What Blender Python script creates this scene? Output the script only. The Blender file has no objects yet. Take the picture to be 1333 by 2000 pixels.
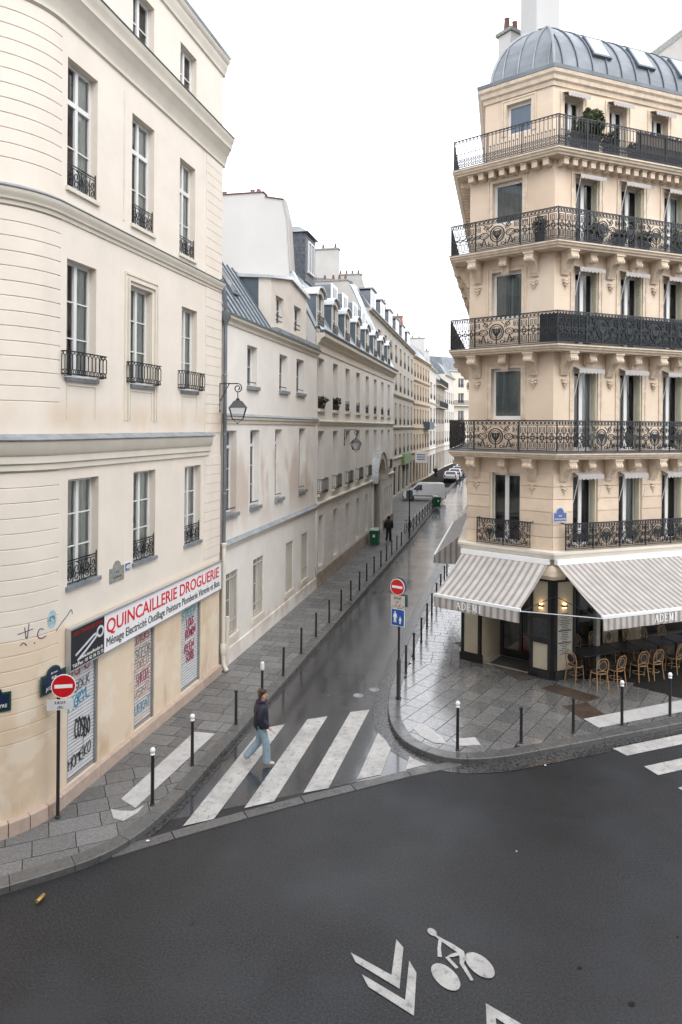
import bpy, bmesh, math, random
from mathutils import Vector, Matrix
random.seed(7)
sc = bpy.context.scene
COL = sc.collection
R = math.radians
# ------------------------------------------------------------------ camera, sky, sun, exposure
cam_d = bpy.data.cameras.new('camera'); cam = bpy.data.objects.new('camera', cam_d); COL.objects.link(cam)
cam.location = (0, 0, 7.6)
cam.matrix_world = Matrix.Translation((0, 0, 7.6)) @ Matrix.Rotation(R(90), 4, 'X') @ Matrix.Rotation(0.008, 4, 'Z')
cam_d.sensor_fit = 'HORIZONTAL'; cam_d.sensor_width = 24; cam_d.lens = 24
cam_d.shift_y = -0.1256; cam_d.clip_end = 2000; cam_d.clip_start = .1
sc.camera = cam
SUN_EL, SUN_AZ = 46, 148       # soft overcast sun, behind the camera and to the right
w = bpy.data.worlds.new('World'); sc.world = w; w.use_nodes = True
nt = w.node_tree; nt.nodes.clear()
sky = nt.nodes.new('ShaderNodeTexSky'); sky.sky_type = 'NISHITA'; sky.sun_disc = False
sky.sun_elevation = R(SUN_EL); sky.sun_rotation = R(SUN_AZ); sky.air_density = 1.0; sky.dust_density = 6.0; sky.ozone_density = 1.0
hs = nt.nodes.new('ShaderNodeHueSaturation'); hs.inputs['Saturation'].default_value = .12
mx = nt.nodes.new('ShaderNodeMix'); mx.data_type = 'RGBA'; mx.inputs[0].default_value = .72
mx.inputs[7].default_value = (10.6, 10.9, 11.6, 1)
bg = nt.nodes.new('ShaderNodeBackground'); bg.inputs[1].default_value = .15
ow = nt.nodes.new('ShaderNodeOutputWorld')
nt.links.new(sky.outputs[0], hs.inputs['Color']); nt.links.new(hs.outputs[0], mx.inputs[6])
nt.links.new(mx.outputs[2], bg.inputs[0]); nt.links.new(bg.outputs[0], ow.inputs[0])
sd = bpy.data.lights.new('sun', 'SUN'); sd.energy = .5; sd.angle = R(35); sd.color = (1, .95, .88)
so = bpy.data.objects.new('sun', sd); COL.objects.link(so)
az = R(SUN_AZ)
sv = Vector((math.sin(az)*math.cos(R(SUN_EL)), math.cos(az)*math.cos(R(SUN_EL)), math.sin(R(SUN_EL))))
so.rotation_euler = (-sv).to_track_quat('-Z', 'Y').to_euler()
vs = sc.view_settings; vs.view_transform = 'Standard'; vs.look = 'None'; vs.gamma = 1; vs.exposure = .74
vs.use_curve_mapping = False

# ------------------------------------------------------------------ materials
MATS = {}
def mat(name, col, rough=.7, var=.12, scale=6., col2=None, bump=0., bscale=60., metal=0., spec=.5, coat=0., rvar=0., rnd=0., stretch=None, emis=None):
    """plain procedural material: two-tone noise, optional bump, roughness variation and per-object variation"""
    if name in MATS: return MATS[name]
    m = bpy.data.materials.new(name); m.use_nodes = True; MATS[name] = m
    n = m.node_tree.nodes; l = m.node_tree.links; b = n['Principled BSDF']
    b.inputs['Roughness'].default_value = rough; b.inputs['Metallic'].default_value = metal
    b.inputs['Specular IOR Level'].default_value = spec; b.inputs['Coat Weight'].default_value = coat
    if emis:
        b.inputs['Emission Color'].default_value = (*emis[0], 1); b.inputs['Emission Strength'].default_value = emis[1]
    c2 = col2 or tuple(c*(1-var*2) for c in col)
    tc = n.new('ShaderNodeNewGeometry'); src = tc.outputs['Position']
    if stretch:
        mp = n.new('ShaderNodeMapping'); mp.inputs['Scale'].default_value = stretch; l.new(src, mp.inputs[0]); src = mp.outputs[0]
    nz = n.new('ShaderNodeTexNoise'); nz.inputs['Scale'].default_value = scale; nz.inputs['Detail'].default_value = 5; nz.inputs['Roughness'].default_value = .62
    l.new(src, nz.inputs[0])
    rp = n.new('ShaderNodeValToRGB'); rp.color_ramp.elements[0].position = .34; rp.color_ramp.elements[1].position = .68
    rp.color_ramp.elements[0].color = (*c2, 1); rp.color_ramp.elements[1].color = (*col, 1)
    l.new(nz.outputs[0], rp.inputs[0]); out = rp.outputs[0]
    if rnd:
        oi = n.new('ShaderNodeObjectInfo'); mr = n.new('ShaderNodeMapRange'); mr.inputs[3].default_value = 1-rnd; mr.inputs[4].default_value = 1+rnd
        l.new(oi.outputs['Random'], mr.inputs[0])
        vm = n.new('ShaderNodeVectorMath'); vm.operation = 'SCALE'; l.new(out, vm.inputs[0]); l.new(mr.outputs[0], vm.inputs['Scale']); out = vm.outputs[0]
    l.new(out, b.inputs['Base Color'])
    if rvar:
        n2 = n.new('ShaderNodeTexNoise'); n2.inputs['Scale'].default_value = scale*.35; n2.inputs['Detail'].default_value = 4; l.new(src, n2.inputs[0])
        mr = n.new('ShaderNodeMapRange'); mr.inputs[1].default_value = .35; mr.inputs[2].default_value = .65
        mr.inputs[3].default_value = max(.03, rough-rvar); mr.inputs[4].default_value = min(1, rough+rvar)
        l.new(n2.outputs[0], mr.inputs[0]); l.new(mr.outputs[0], b.inputs['Roughness'])
    if bump:
        n3 = n.new('ShaderNodeTexNoise'); n3.inputs['Scale'].default_value = bscale; n3.inputs['Detail'].default_value = 3; l.new(src, n3.inputs[0])
        bp = n.new('ShaderNodeBump'); bp.inputs['Strength'].default_value = bump; bp.inputs['Distance'].default_value = .01
        l.new(n3.outputs[0], bp.inputs['Height']); l.new(bp.outputs[0], b.inputs['Normal'])
    return m
def add_layer(m, col, mask_fn):
    """mix a second paint or stain colour over the base colour of m; mask_fn(nodes, links, position) -> value socket"""
    n = m.node_tree.nodes; l = m.node_tree.links; b = n['Principled BSDF']
    old = b.inputs['Base Color'].links[0].from_socket
    g = n.new('ShaderNodeNewGeometry'); k = mask_fn(n, l, g.outputs['Position'])
    mxn = n.new('ShaderNodeMix'); mxn.data_type = 'RGBA'; l.new(k, mxn.inputs[0]); l.new(old, mxn.inputs[6]); mxn.inputs[7].default_value = (*col, 1)
    l.new(mxn.outputs[2], b.inputs['Base Color'])
def mr_(n, l, s, a, b_, c=0., d=1.):
    q = n.new('ShaderNodeMapRange'); q.inputs[1].default_value = a; q.inputs[2].default_value = b_; q.inputs[3].default_value = c; q.inputs[4].default_value = d
    l.new(s, q.inputs[0]); return q.outputs[0]
def mul_(n, l, a, b_):
    q = n.new('ShaderNodeMath'); q.operation = 'MULTIPLY'
    l.new(a, q.inputs[0])
    if isinstance(b_, (int, float)): q.inputs[1].default_value = b_
    else: l.new(b_, q.inputs[1])
    return q.outputs[0]
def noise_(n, l, p, scale, st=None, det=5.):
    if st:
        mp = n.new('ShaderNodeMapping'); mp.inputs['Scale'].default_value = st; l.new(p, mp.inputs[0]); p = mp.outputs[0]
    q = n.new('ShaderNodeTexNoise'); q.inputs['Scale'].default_value = scale; q.inputs['Detail'].default_value = det; l.new(p, q.inputs[0]); return q.outputs[0]
def z_(n, l, p):
    q = n.new('ShaderNodeSeparateXYZ'); l.new(p, q.inputs[0]); return q.outputs[2]
def stain(zlo, zhi, lo=.5, hi=.62, scale=1.3, st=(1, 1, .35), amt=1., soft=.5):
    def f(n, l, p):
        z = z_(n, l, p)
        k = mul_(n, l, mr_(n, l, z, zlo, zlo+soft), mr_(n, l, z, zhi, zhi-soft))
        return mul_(n, l, mul_(n, l, k, mr_(n, l, noise_(n, l, p, scale, st), lo, hi)), amt)
    return f
def below(z0, soft=.04):
    def f(n, l, p): return mr_(n, l, z_(n, l, p), z0+soft, z0-soft)
    return f

PL1 = mat('cream_render', (.745, .675, .59), .85, .04, 1.2, bump=.15, bscale=35)
add_layer(PL1, (.70, .575, .435), below(3.62, .05))
add_layer(PL1, (.60, .53, .45), stain(3.6, 18.2, .54, .74, 3.0, (1, 1, .05), .22))
add_layer(PL1, (.56, .42, .28), stain(.3, 3.5, .47, .62, .9, (1, 1, .7), .5))
add_layer(PL1, (.74, .66, .54), stain(.3, 3.5, .52, .60, 1.7, (1, 1, 1), .55))
add_layer(PL1, (.62, .50, .37), stain(7.30, 8.15, .34, .60, 1.0, (1, 1, .5), .7, .35))
add_layer(PL1, (.66, .56, .44), stain(11.95, 12.7, .40, .7, 1.4, (1, 1, .6), .35, .3))
add_layer(PL1, (.42, .28, .15), stain(.1, 1.35, .50, .66, 2.2, (1, 1, .3), .6))
PL1b = mat('cream_moulding', (.68, .63, .54), .8, .05, 1.5, bump=.1, bscale=40)
PL2 = mat('pale_render', (.80, .765, .715), .87, .05, .9, bump=.15, bscale=30)
add_layer(PL2, (.56, .46, .39), stain(3.9, 7.3, .49, .57, .75, (1, 1, .42), .8, 1.1))
add_layer(PL2, (.50, .38, .29), stain(.0, 1.1, .47, .62, 1.6, (1, 1, .6), .55))
PL3 = mat('grey_cream_render', (.76, .725, .675), .88, .06, .8, bump=.15, bscale=30)
add_layer(PL3, (.46, .40, .33), stain(.0, 2.0, .45, .65, 1.0, (1, 1, .5), .4))
PLW = mat('white_party_wall_render', (.56, .545, .52), .9, .04, .6, bump=.1, bscale=20)
PLG = mat('grey_party_wall_render', (.45, .43, .40), .9, .08, .8, bump=.1, bscale=20)
STB = mat('brown_plinth_stone', (.40, .33, .26), .85, .2, 2.5, bump=.25, bscale=20)
PINK = mat('pink_plinth_stone', (.50, .385, .315), .7, .10, 5, rnd=.08, bump=.15, bscale=40)
LIM = mat('limestone', (.725, .595, .465), .85, .06, 1.1, bump=.12, bscale=30)
add_layer(LIM, (.46, .30, .18), stain(3.5, 20, .52, .72, .8, (1, 1, .25), .36))
def ashlar(n, l, p):
    b = n.new('ShaderNodeTexBrick'); mp = n.new('ShaderNodeMapping'); mp.inputs['Rotation'].default_value = (R(90), 0, 0); l.new(p, mp.inputs[0]); l.new(mp.outputs[0], b.inputs[0])
    b.inputs['Color1'].default_value = (0, 0, 0, 1); b.inputs['Color2'].default_value = (.5, .5, .5, 1); b.inputs['Mortar'].default_value = (1, 1, 1, 1); b.inputs['Scale'].default_value = 1.; b.inputs['Mortar Size'].default_value = .006; b.inputs['Brick Width'].default_value = .9; b.inputs['Row Height'].default_value = .4
    return mul_(n, l, b.outputs[0], .45)
add_layer(LIM, (.60, .44, .31), ashlar)
add_layer(LIM, (.74, .66, .55), stain(6.8, 20, .56, .70, .5, (1, 1, .35), .5))
LIMB = mat('limestone_block', (.71, .57, .435), .85, .10, 1.4, rnd=.09, bump=.15, bscale=30)
LIMC = mat('limestone_carved', (.72, .595, .46), .85, .12, 5, bump=.2, bscale=25)
ZINC = mat('zinc_sheet', (.205, .225, .245), .36, .16, 1.4, metal=.35, rvar=.12, bump=.06, bscale=6)
ZINCL = mat('bright_zinc_sheet', (.60, .63, .66), .28, .10, 1.2, metal=.4, rvar=.1)
ZINCD = mat('dark_zinc_cheek', (.12, .15, .18), .45, .15, 1.5, metal=.2)
SLATE = mat('slate', (.11, .125, .145), .5, .2, 5, rnd=.2)
SLATEL = mat('wet_slate_roof', (.34, .36, .39), .25, .2, 9, rvar=.1)
LEAD = mat('zinc_flashing', (.30, .325, .345), .5, .2, 3, metal=.2)
WHT = mat('white_window_paint', (.70, .70, .69), .45, .03, 3)
CRM = mat('cream_shutter_paint', (.66, .62, .47), .55, .05, 3)
IRON = mat('black_wrought_iron', (.017, .019, .024), .42, .15, 10)
IRONB = mat('brown_black_iron', (.035, .028, .026), .5, .15, 10)
BLK = mat('black_shopfront_paint', (.010, .010, .010), .28, .1, 4)
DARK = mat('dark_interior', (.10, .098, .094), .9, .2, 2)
CURT = mat('grey_curtain', (.78, .80, .79), .9, .12, 5, stretch=(6, 6, .4))
CURTW = mat('white_curtain', (.90, .90, .88), .9, .1, 5, stretch=(6, 6, .4))
TERR = mat('terracotta', (.22, .125, .095), .8, .15, 8)
FGL = mat('far_window_glass', (.10, .105, .11), .12, .25, .8)
WHP = mat('white_panel', (.82, .82, .83), .4, .02, 3)
ALU = mat('aluminium', (.55, .56, .57), .4, .06, 4, metal=.6)
STEEL = mat('roller_shutter_steel', (.60, .61, .62), .45, .06, 3, metal=.15)
STEELR = mat('galvanised_steel', (.36, .37, .38), .42, .1, 4, metal=.5)
RED = mat('sign_red', (.55, .008, .012), .35, .05, 6)
REDT = mat('letter_red', (.62, .02, .03), .5, .04, 6)
BLKT = mat('letter_black', (.02, .02, .022), .5, .04, 6)
WHTT = mat('letter_white', (.82, .82, .80), .5, .04, 6)
BLUE = mat('sign_blue', (.012, .085, .34), .35, .05, 6)
NAVY = mat('enamel_navy', (.012, .02, .06), .3, .05, 6)
GRNE = mat('enamel_green', (.02, .075, .04), .35, .08, 6)
BLUP = mat('faded_blue_enamel', (.10, .14, .33), .4, .1, 9)
STNP = mat('carved_stone_plate', (.33, .34, .31), .8, .25, 14, bump=.3, bscale=40)
GRN = mat('bin_green', (.008, .12, .055), .4, .06, 6)
def glass(name, tint, rough=.02):
    m = bpy.data.materials.new(name); m.use_nodes = True; n = m.node_tree.nodes; l = m.node_tree.links; n.remove(n['Principled BSDF'])
    t = n.new('ShaderNodeBsdfTransparent'); t.inputs[0].default_value = (*tint, 1)
    g = n.new('ShaderNodeBsdfGlossy'); g.inputs['Roughness'].default_value = rough
    gp = n.new('ShaderNodeNewGeometry')
    bpn = n.new('ShaderNodeBump'); bpn.inputs['Strength'].default_value = .02; bpn.inputs['Distance'].default_value = .03
    l.new(noise_(n, l, gp.outputs['Position'], 1.6, None, 1.), bpn.inputs['Height']); l.new(bpn.outputs[0], g.inputs['Normal'])
    f = n.new('ShaderNodeFresnel'); f.inputs[0].default_value = 1.8
    x = n.new('ShaderNodeMixShader'); l.new(f.outputs[0], x.inputs[0]); l.new(t.outputs[0], x.inputs[1]); l.new(g.outputs[0], x.inputs[2])
    l.new(x.outputs[0], n['Material Output'].inputs[0]); return m
GLS = glass('window_glass', (.82, .86, .84))
GLL = glass('lantern_glass', (.93, .94, .95))

# ------------------------------------------------------------------ mesh helpers
class MB:
    def __init__(s): s.v = []; s.f = []
    def quad(s, a, b, c, d):
        k = len(s.v); s.v += [tuple(a), tuple(b), tuple(c), tuple(d)]; s.f.append((k, k+1, k+2, k+3))
    def poly(s, pts):
        k = len(s.v); s.v += [tuple(p) for p in pts]; s.f.append(tuple(range(k, k+len(pts))))
    def hexa(s, p):   # p: 8 points, bottom ring 0-3, top ring 4-7
        k = len(s.v); s.v += [tuple(q) for q in p]
        s.f += [(k, k+3, k+2, k+1), (k+4, k+5, k+6, k+7)] + [(k+i, k+(i+1) % 4, k+4+(i+1) % 4, k+4+i) for i in range(4)]
    def box(s, x0, x1, y0, y1, z0, z1):
        s.hexa([(x0, y0, z0), (x1, y0, z0), (x1, y1, z0), (x0, y1, z0), (x0, y0, z1), (x1, y0, z1), (x1, y1, z1), (x0, y1, z1)])
    def fbox(s, F, s0, s1, o0, o1, z0, z1):
        s.hexa([F(s0, o0, z0), F(s1, o0, z0), F(s1, o1, z0), F(s0, o1, z0), F(s0, o0, z1), F(s1, o0, z1), F(s1, o1, z1), F(s0, o1, z1)])
    def prism(s, pts, vec):  # polygon (3d points) extruded by vec
        k = len(s.v); n = len(pts); v = Vector(vec)
        s.v += [tuple(p) for p in pts] + [tuple(Vector(p)+v) for p in pts]
        s.f += [tuple(range(k, k+n))[::-1], tuple(range(k+n, k+2*n))] + [(k+i, k+(i+1) % n, k+n+(i+1) % n, k+n+i) for i in range(n)]
    def zprism(s, pts, z0, z1): s.prism([(p[0], p[1], z0) for p in pts], (0, 0, z1-z0))
    def tube(s, path, r, n=6, closed=False, cap=True):
        P = [Vector(p) for p in path]; m = len(P); k0 = len(s.v)
        rr = r if isinstance(r, (list, tuple)) else [r]*m
        up = Vector((.31, .17, .93)); prev = None
        for i, p in enumerate(P):
            if closed: t = P[(i+1) % m]-P[i-1]
            else: t = P[min(i+1, m-1)]-P[max(i-1, 0)]
            t = t.normalized() if t.length else Vector((0, 0, 1))
            if prev is None:
                a = t.cross(up); a = a if a.length > .05 else t.cross(Vector((1, 0, 0)))
            else: a = prev-t*prev.dot(t)
            a.normalize(); prev = a; b = t.cross(a)
            for j in range(n):
                an = 2*math.pi*j/n; q = p+(a*math.cos(an)+b*math.sin(an))*rr[i]; s.v.append(tuple(q))
        for i in range(m if closed else m-1):
            for j in range(n):
                i2 = (i+1) % m
                s.f.append((k0+i*n+j, k0+i*n+(j+1) % n, k0+i2*n+(j+1) % n, k0+i2*n+j))
        if cap and not closed:
            s.f.append(tuple(k0+j for j in range(n))[::-1]); s.f.append(tuple(k0+(m-1)*n+j for j in range(n)))
    def lathe(s, prof, c=(0, 0, 0), n=12, axis='Z'):
        k0 = len(s.v); m = len(prof)
        for r, z in prof:
            for j in range(n):
                a = 2*math.pi*j/n
                q = (r*math.cos(a), r*math.sin(a), z) if axis == 'Z' else ((z, r*math.cos(a), r*math.sin(a)) if axis == 'X' else (r*math.sin(a), z, r*math.cos(a)))
                s.v.append((q[0]+c[0], q[1]+c[1], q[2]+c[2]))
        for i in range(m-1):
            for j in range(n): s.f.append((k0+i*n+j, k0+i*n+(j+1) % n, k0+(i+1)*n+(j+1) % n, k0+(i+1)*n+j))
        s.f.append(tuple(k0+j for j in range(n))[::-1]); s.f.append(tuple(k0+(m-1)*n+j for j in range(n)))
    def ribbon(s, pts, w, d, F=None):
        """flat bar following a polyline in a façade plane: pts (s,z); w in-plane width, d depth (offset range)"""
        o0, o1 = d; n = len(pts); L = []
        for i in range(n):
            a = pts[max(i-1, 0)]; b = pts[min(i+1, n-1)]
            if pts[0] == pts[-1]:
                if i == 0: a = pts[-2]
                if i == n-1: b = pts[1]
            dx, dz = b[0]-a[0], b[1]-a[1]; q = math.hypot(dx, dz) or 1
            L.append((-dz/q*w/2, dx/q*w/2))
        f = F or (lambda a, o, z: (a, o, z)); k = len(s.v)
        for (x, z), (nx, nz) in zip(pts, L):
            s.v += [f(x+nx, o0, z+nz), f(x-nx, o0, z-nz), f(x-nx, o1, z-nz), f(x+nx, o1, z+nz)]
        for i in range(n-1):
            for j in range(4): s.f.append((k+i*4+j, k+i*4+(j+1) % 4, k+i*4+4+(j+1) % 4, k+i*4+4+j))
        s.f += [(k+3, k+2, k+1, k), tuple(k+(n-1)*4+j for j in range(4))]
    def mesh(s, name, m, smooth=None, off=None):
        me = bpy.data.meshes.new(name)
        vv = s.v if off is None else [(a-off[0], b-off[1], c-off[2]) for a, b, c in s.v]
        me.from_pydata(vv, [], s.f); me.update()
        if m: me.materials.append(m)
        if smooth:
            me.shade_smooth(); me.set_sharp_from_angle(angle=R(smooth))
        return me
def link(name, me, parent=None, loc=(0, 0, 0), rz=0., **props):
    o = bpy.data.objects.new(name, me); COL.objects.link(o)
    o.parent = parent; o.location = loc
    if rz: o.rotation_euler = (0, 0, rz)
    for k, v in props.items(): o[k] = v
    return o
WL = {}     # world location of every thing
def wl(o):
    p = Vector((0, 0, 0))
    while o is not None: p += WL.get(o.name, Vector((0, 0, 0))); o = o.parent
    return p
def thing(name, label, cat, loc, rz=0., group=None):
    o = bpy.data.objects.new(name, None); COL.objects.link(o); o.location = loc; o.empty_display_size = .2
    if rz: o.rotation_euler = (0, 0, rz)
    o['label'] = label; o['category'] = cat
    if group: o['group'] = group
    WL[o.name] = Vector(loc); return o
def part(mb, name, m, parent, smooth=None, **props):
    """mesh part given in world coordinates under an unrotated thing"""
    o = link(name, mb.mesh(name, m, smooth, wl(parent) if parent else None), parent, (0, 0, 0), **props); return o
def single(mb, name, m, loc, label, cat, group=None, smooth=None):
    o = link(name, mb.mesh(name, m, smooth, loc), None, loc); o['label'] = label; o['category'] = cat
    if group: o['group'] = group
    WL[o.name] = Vector(loc); return o
def inst(name, me, parent, wloc, rz=0., **props):
    """shared mesh placed at a world position under an unrotated parent"""
    p = wl(parent); o = link(name, me, parent, Vector(wloc)-p, rz, **props); return o
def structure(mb, name, m, smooth=None, **k):
    o = link(name, mb.mesh(name, m, smooth)); o['kind'] = 'structure'
    for a, b in k.items(): o[a] = b
    return o
def copy_tree(o, parent=None):
    c = o.copy(); COL.objects.link(c); c.parent = parent
    for ch in list(o.children): copy_tree(ch, c)
    return c
class Frame:
    """façade frame: origin, horizontal direction u, outward normal n"""
    def __init__(s, P, u, n):
        s.P = Vector((P[0], P[1])); s.u = Vector(u).normalized(); s.n = Vector(n).normalized()
    def __call__(s, a, o, z):
        q = s.P+s.u*a+s.n*o; return (q.x, q.y, z)
    def rz(s): return math.atan2(s.u.y, s.u.x)
def offset_path(path, o):
    """offset a plan polyline to its left by o (mitred)"""
    n = len(path); out = []
    for i in range(n):
        p = Vector(path[i])
        d1 = (Vector(path[i])-Vector(path[i-1])).normalized() if i > 0 else None
        d2 = (Vector(path[i+1])-Vector(path[i])).normalized() if i < n-1 else None
        d1 = d1 or d2; d2 = d2 or d1
        n1 = Vector((-d1.y, d1.x)); n2 = Vector((-d2.y, d2.x)); b = (n1+n2).normalized()
        out.append(p+b*(o/max(.3, b.dot(n1))))
    return out
def sweep(mb, path, prof, caps=True):
    """profile [(offset,z)] swept along plan path; offset is to the LEFT of the path direction"""
    rings = [[(q.x, q.y, z) for q in offset_path(path, o)] for o, z in prof]
    m = len(path); k = len(mb.v); n = len(prof)
    for i in range(m):
        for r in rings: mb.v.append(r[i])
    for i in range(m-1):
        for j in range(n):
            mb.f.append((k+i*n+j, k+i*n+(j+1) % n, k+(i+1)*n+(j+1) % n, k+(i+1)*n+j))
    if caps:
        mb.f.append(tuple(range(k, k+n))); mb.f.append(tuple(range(k+(m-1)*n, k+m*n))[::-1])
def wall_grid(mb, F, s0, s1, z0, z1, ops, rev=.22, o=0.):
    """flat wall with rectangular openings and their reveals"""
    S = sorted({s0, s1} | {round(x, 4) for q in ops for x in q[:2]}); Z = sorted({z0, z1} | {round(x, 4) for q in ops for x in q[2:4]})
    S = [x for x in S if s0 <= x <= s1]; Z = [x for x in Z if z0 <= x <= z1]
    for a, b in zip(S, S[1:]):
        run = None
        for c, d in zip(Z, Z[1:]):
            cx, cz = (a+b)/2, (c+d)/2
            hit = any(q[0] < cx < q[1] and q[2] < cz < q[3] for q in ops)
            if hit:
                if run: mb.quad(F(a, o, run[0]), F(b, o, run[0]), F(b, o, run[1]), F(a, o, run[1])); run = None
            else: run = (run[0], d) if run else (c, d)
        if run: mb.quad(F(a, o, run[0]), F(b, o, run[0]), F(b, o, run[1]), F(a, o, run[1]))
    for q in ops:
        a, b, c, d = q[:4]; r = o-(q[4] if len(q) > 4 else rev)
        mb.quad(F(a, o, c), F(a, r, c), F(a, r, d), F(a, o, d)); mb.quad(F(b, o, c), F(b, o, d), F(b, r, d), F(b, r, c))
        mb.quad(F(a, o, d), F(b, o, d), F(b, r, d), F(a, r, d)); mb.quad(F(a, o, c), F(a, r, c), F(b, r, c), F(b, o, c))
def window(th, F, a, b, c, d, rec=.2, leaves=2, rows=3, transom=None, m=None, curtain=None, stile=.09, bw=.06, bar=.025, depth=.9, simple=False):
    """frame mesh = the window part; panes, curtain and the dark room behind are its sub-parts"""
    m = m or WHT; mb = MB(); o0, o1 = -rec-.05, -rec
    mb.fbox(F, a, a+bw, o0, o1, c, d); mb.fbox(F, b-bw, b, o0, o1, c, d)
    mb.fbox(F, a+bw, b-bw, o0, o1, c, c+bw*1.3); mb.fbox(F, a+bw, b-bw, o0, o1, d-bw, d)
    cells = []; top = d-bw; lo = c+bw*1.3
    if transom:
        mb.fbox(F, a+bw, b-bw, o0, o1+.02, transom-.05, transom+.05); zs = [(lo, transom-.05, rows), (transom+.05, top, 1)]
    else: zs = [(lo, top, rows)]
    W = (b-bw)-(a+bw)
    for z0, z1, nr in zs:
        for i in range(leaves):
            x0 = a+bw+W*i/leaves; x1 = a+bw+W*(i+1)/leaves
            if i > 0: mb.fbox(F, x0-stile/2, x0+stile/2, o0, o1+.015, z0, z1)
            e0 = x0+(stile/2 if i > 0 else 0); e1 = x1-(stile/2 if i < leaves-1 else 0)
            for k in range(nr):
                y0 = z0+(z1-z0)*k/nr; y1 = z0+(z1-z0)*(k+1)/nr
                if k > 0: mb.fbox(F, e0, e1, o0, o1, y0-bar/2, y0+bar/2)
                cells.append((e0, e1, y0+(bar/2 if k else 0), y1-(bar/2 if k < nr-1 else 0)))
    wn = part(mb, 'window', m, th)
    depth *= random.uniform(.7, 1.6)
    om = -rec-.03
    if simple:
        g = MB()
        g.quad(F(a+bw, om, lo), F(b-bw, om, lo), F(b-bw, om, top), F(a+bw, om, top)); part(g, 'pane', FGL, wn)
        return wn
    for x0, x1, y0, y1 in cells:
        g = MB(); tl = random.uniform(-.004, .004)
        g.quad(F(x0, om+tl, y0), F(x1, om-tl, y0), F(x1, om-tl, y1), F(x0, om+tl, y1)); part(g, 'pane', GLS, wn)
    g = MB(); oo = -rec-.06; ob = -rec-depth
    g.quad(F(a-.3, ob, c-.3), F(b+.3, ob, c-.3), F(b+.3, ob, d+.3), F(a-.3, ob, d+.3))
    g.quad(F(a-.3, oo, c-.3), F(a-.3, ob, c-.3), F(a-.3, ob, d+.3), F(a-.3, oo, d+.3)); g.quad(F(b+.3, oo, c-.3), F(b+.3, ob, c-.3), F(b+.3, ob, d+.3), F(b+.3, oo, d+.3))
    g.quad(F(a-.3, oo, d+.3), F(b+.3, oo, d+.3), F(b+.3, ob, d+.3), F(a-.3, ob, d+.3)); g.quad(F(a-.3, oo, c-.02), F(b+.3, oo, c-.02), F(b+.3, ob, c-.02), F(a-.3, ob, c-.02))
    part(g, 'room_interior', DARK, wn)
    if curtain:
        g = MB(); N = 26; cm, ranges = curtain
        ranges = [(max(0, f0+random.uniform(-.06, .06)*(f0 > 0)), min(1, f1+random.uniform(-.12, .05)*(f1 < 1))) for f0, f1 in ranges]
        for f0, f1 in ranges:
            x0 = a+(b-a)*f0; x1 = a+(b-a)*f1; n_ = max(4, int(N*(f1-f0)))
            pts = [(x0+(x1-x0)*i/n_, -rec-.09-.02*math.sin(i*2.1+f0*9)) for i in range(n_+1)]
            for p, q in zip(pts, pts[1:]): g.quad(F(p[0], p[1], c), F(q[0], q[1], c), F(q[0], q[1], d), F(p[0], p[1], d))
        part(g, 'curtain', cm, wn)
    return wn
_txt = {}
def text_mesh(body, size, m, ext=.003, align='LEFT', sx=1., bold=0.):
    cu = bpy.data.curves.new('t', 'FONT'); cu.body = body; cu.size = size; cu.extrude = ext; cu.align_x = align; cu.offset = bold; cu.resolution_u = 3
    ob = bpy.data.objects.new('t', cu); COL.objects.link(ob)
    dg = bpy.context.evaluated_depsgraph_get(); me = bpy.data.meshes.new_from_object(ob.evaluated_get(dg))
    COL.objects.unlink(ob); bpy.data.objects.remove(ob); bpy.data.curves.remove(cu)
    me.materials.clear(); me.materials.append(m)
    if sx != 1.:
        for v in me.vertices: v.co.x *= sx
    return me
def put_text(body, size, m, parent, F, s, o, z, right=1, width=None, name='lettering', align='LEFT', bold=0.):
    """text on a façade plane; right=+1 when u points to the reader's right"""
    me = text_mesh(body, size, m, .003, 'LEFT', 1., bold)
    xs = [v.co.x for v in me.vertices]; w0 = max(xs)-min(xs)
    k = (width/w0) if width else 1.; W = w0*k; x0 = min(xs)
    for v in me.vertices:
        x = (v.co.x-x0)*k-(W/2 if align == 'CENTER' else 0); y = v.co.y; zz = v.co.z
        v.co = Vector(F(s+right*x, o+zz+.003, z+y))-wl(parent)
    me.update(); return link(name, me, parent)
def put_words(body, size, m, parent, F, s, o, z, width, bold=0.):
    """one object for each word of a line of lettering"""
    def wd(t):
        me = text_mesh(t, size, m, .003, 'LEFT', 1., bold); xs = [v.co.x for v in me.vertices]; bpy.data.meshes.remove(me); return min(xs), max(xs)
    a0, a1 = wd(body); k = width/(a1-a0); ws = body.split(' ')
    for i, w_ in enumerate(ws):
        pre = wd(' '.join(ws[:i+1]))[1]; b0, b1 = wd(w_)
        put_text(w_, size, m, parent, F, s+(pre-(b1-b0)-a0)*k, o, z, 1, (b1-b0)*k, 'lettering', 'LEFT', bold)
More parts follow.
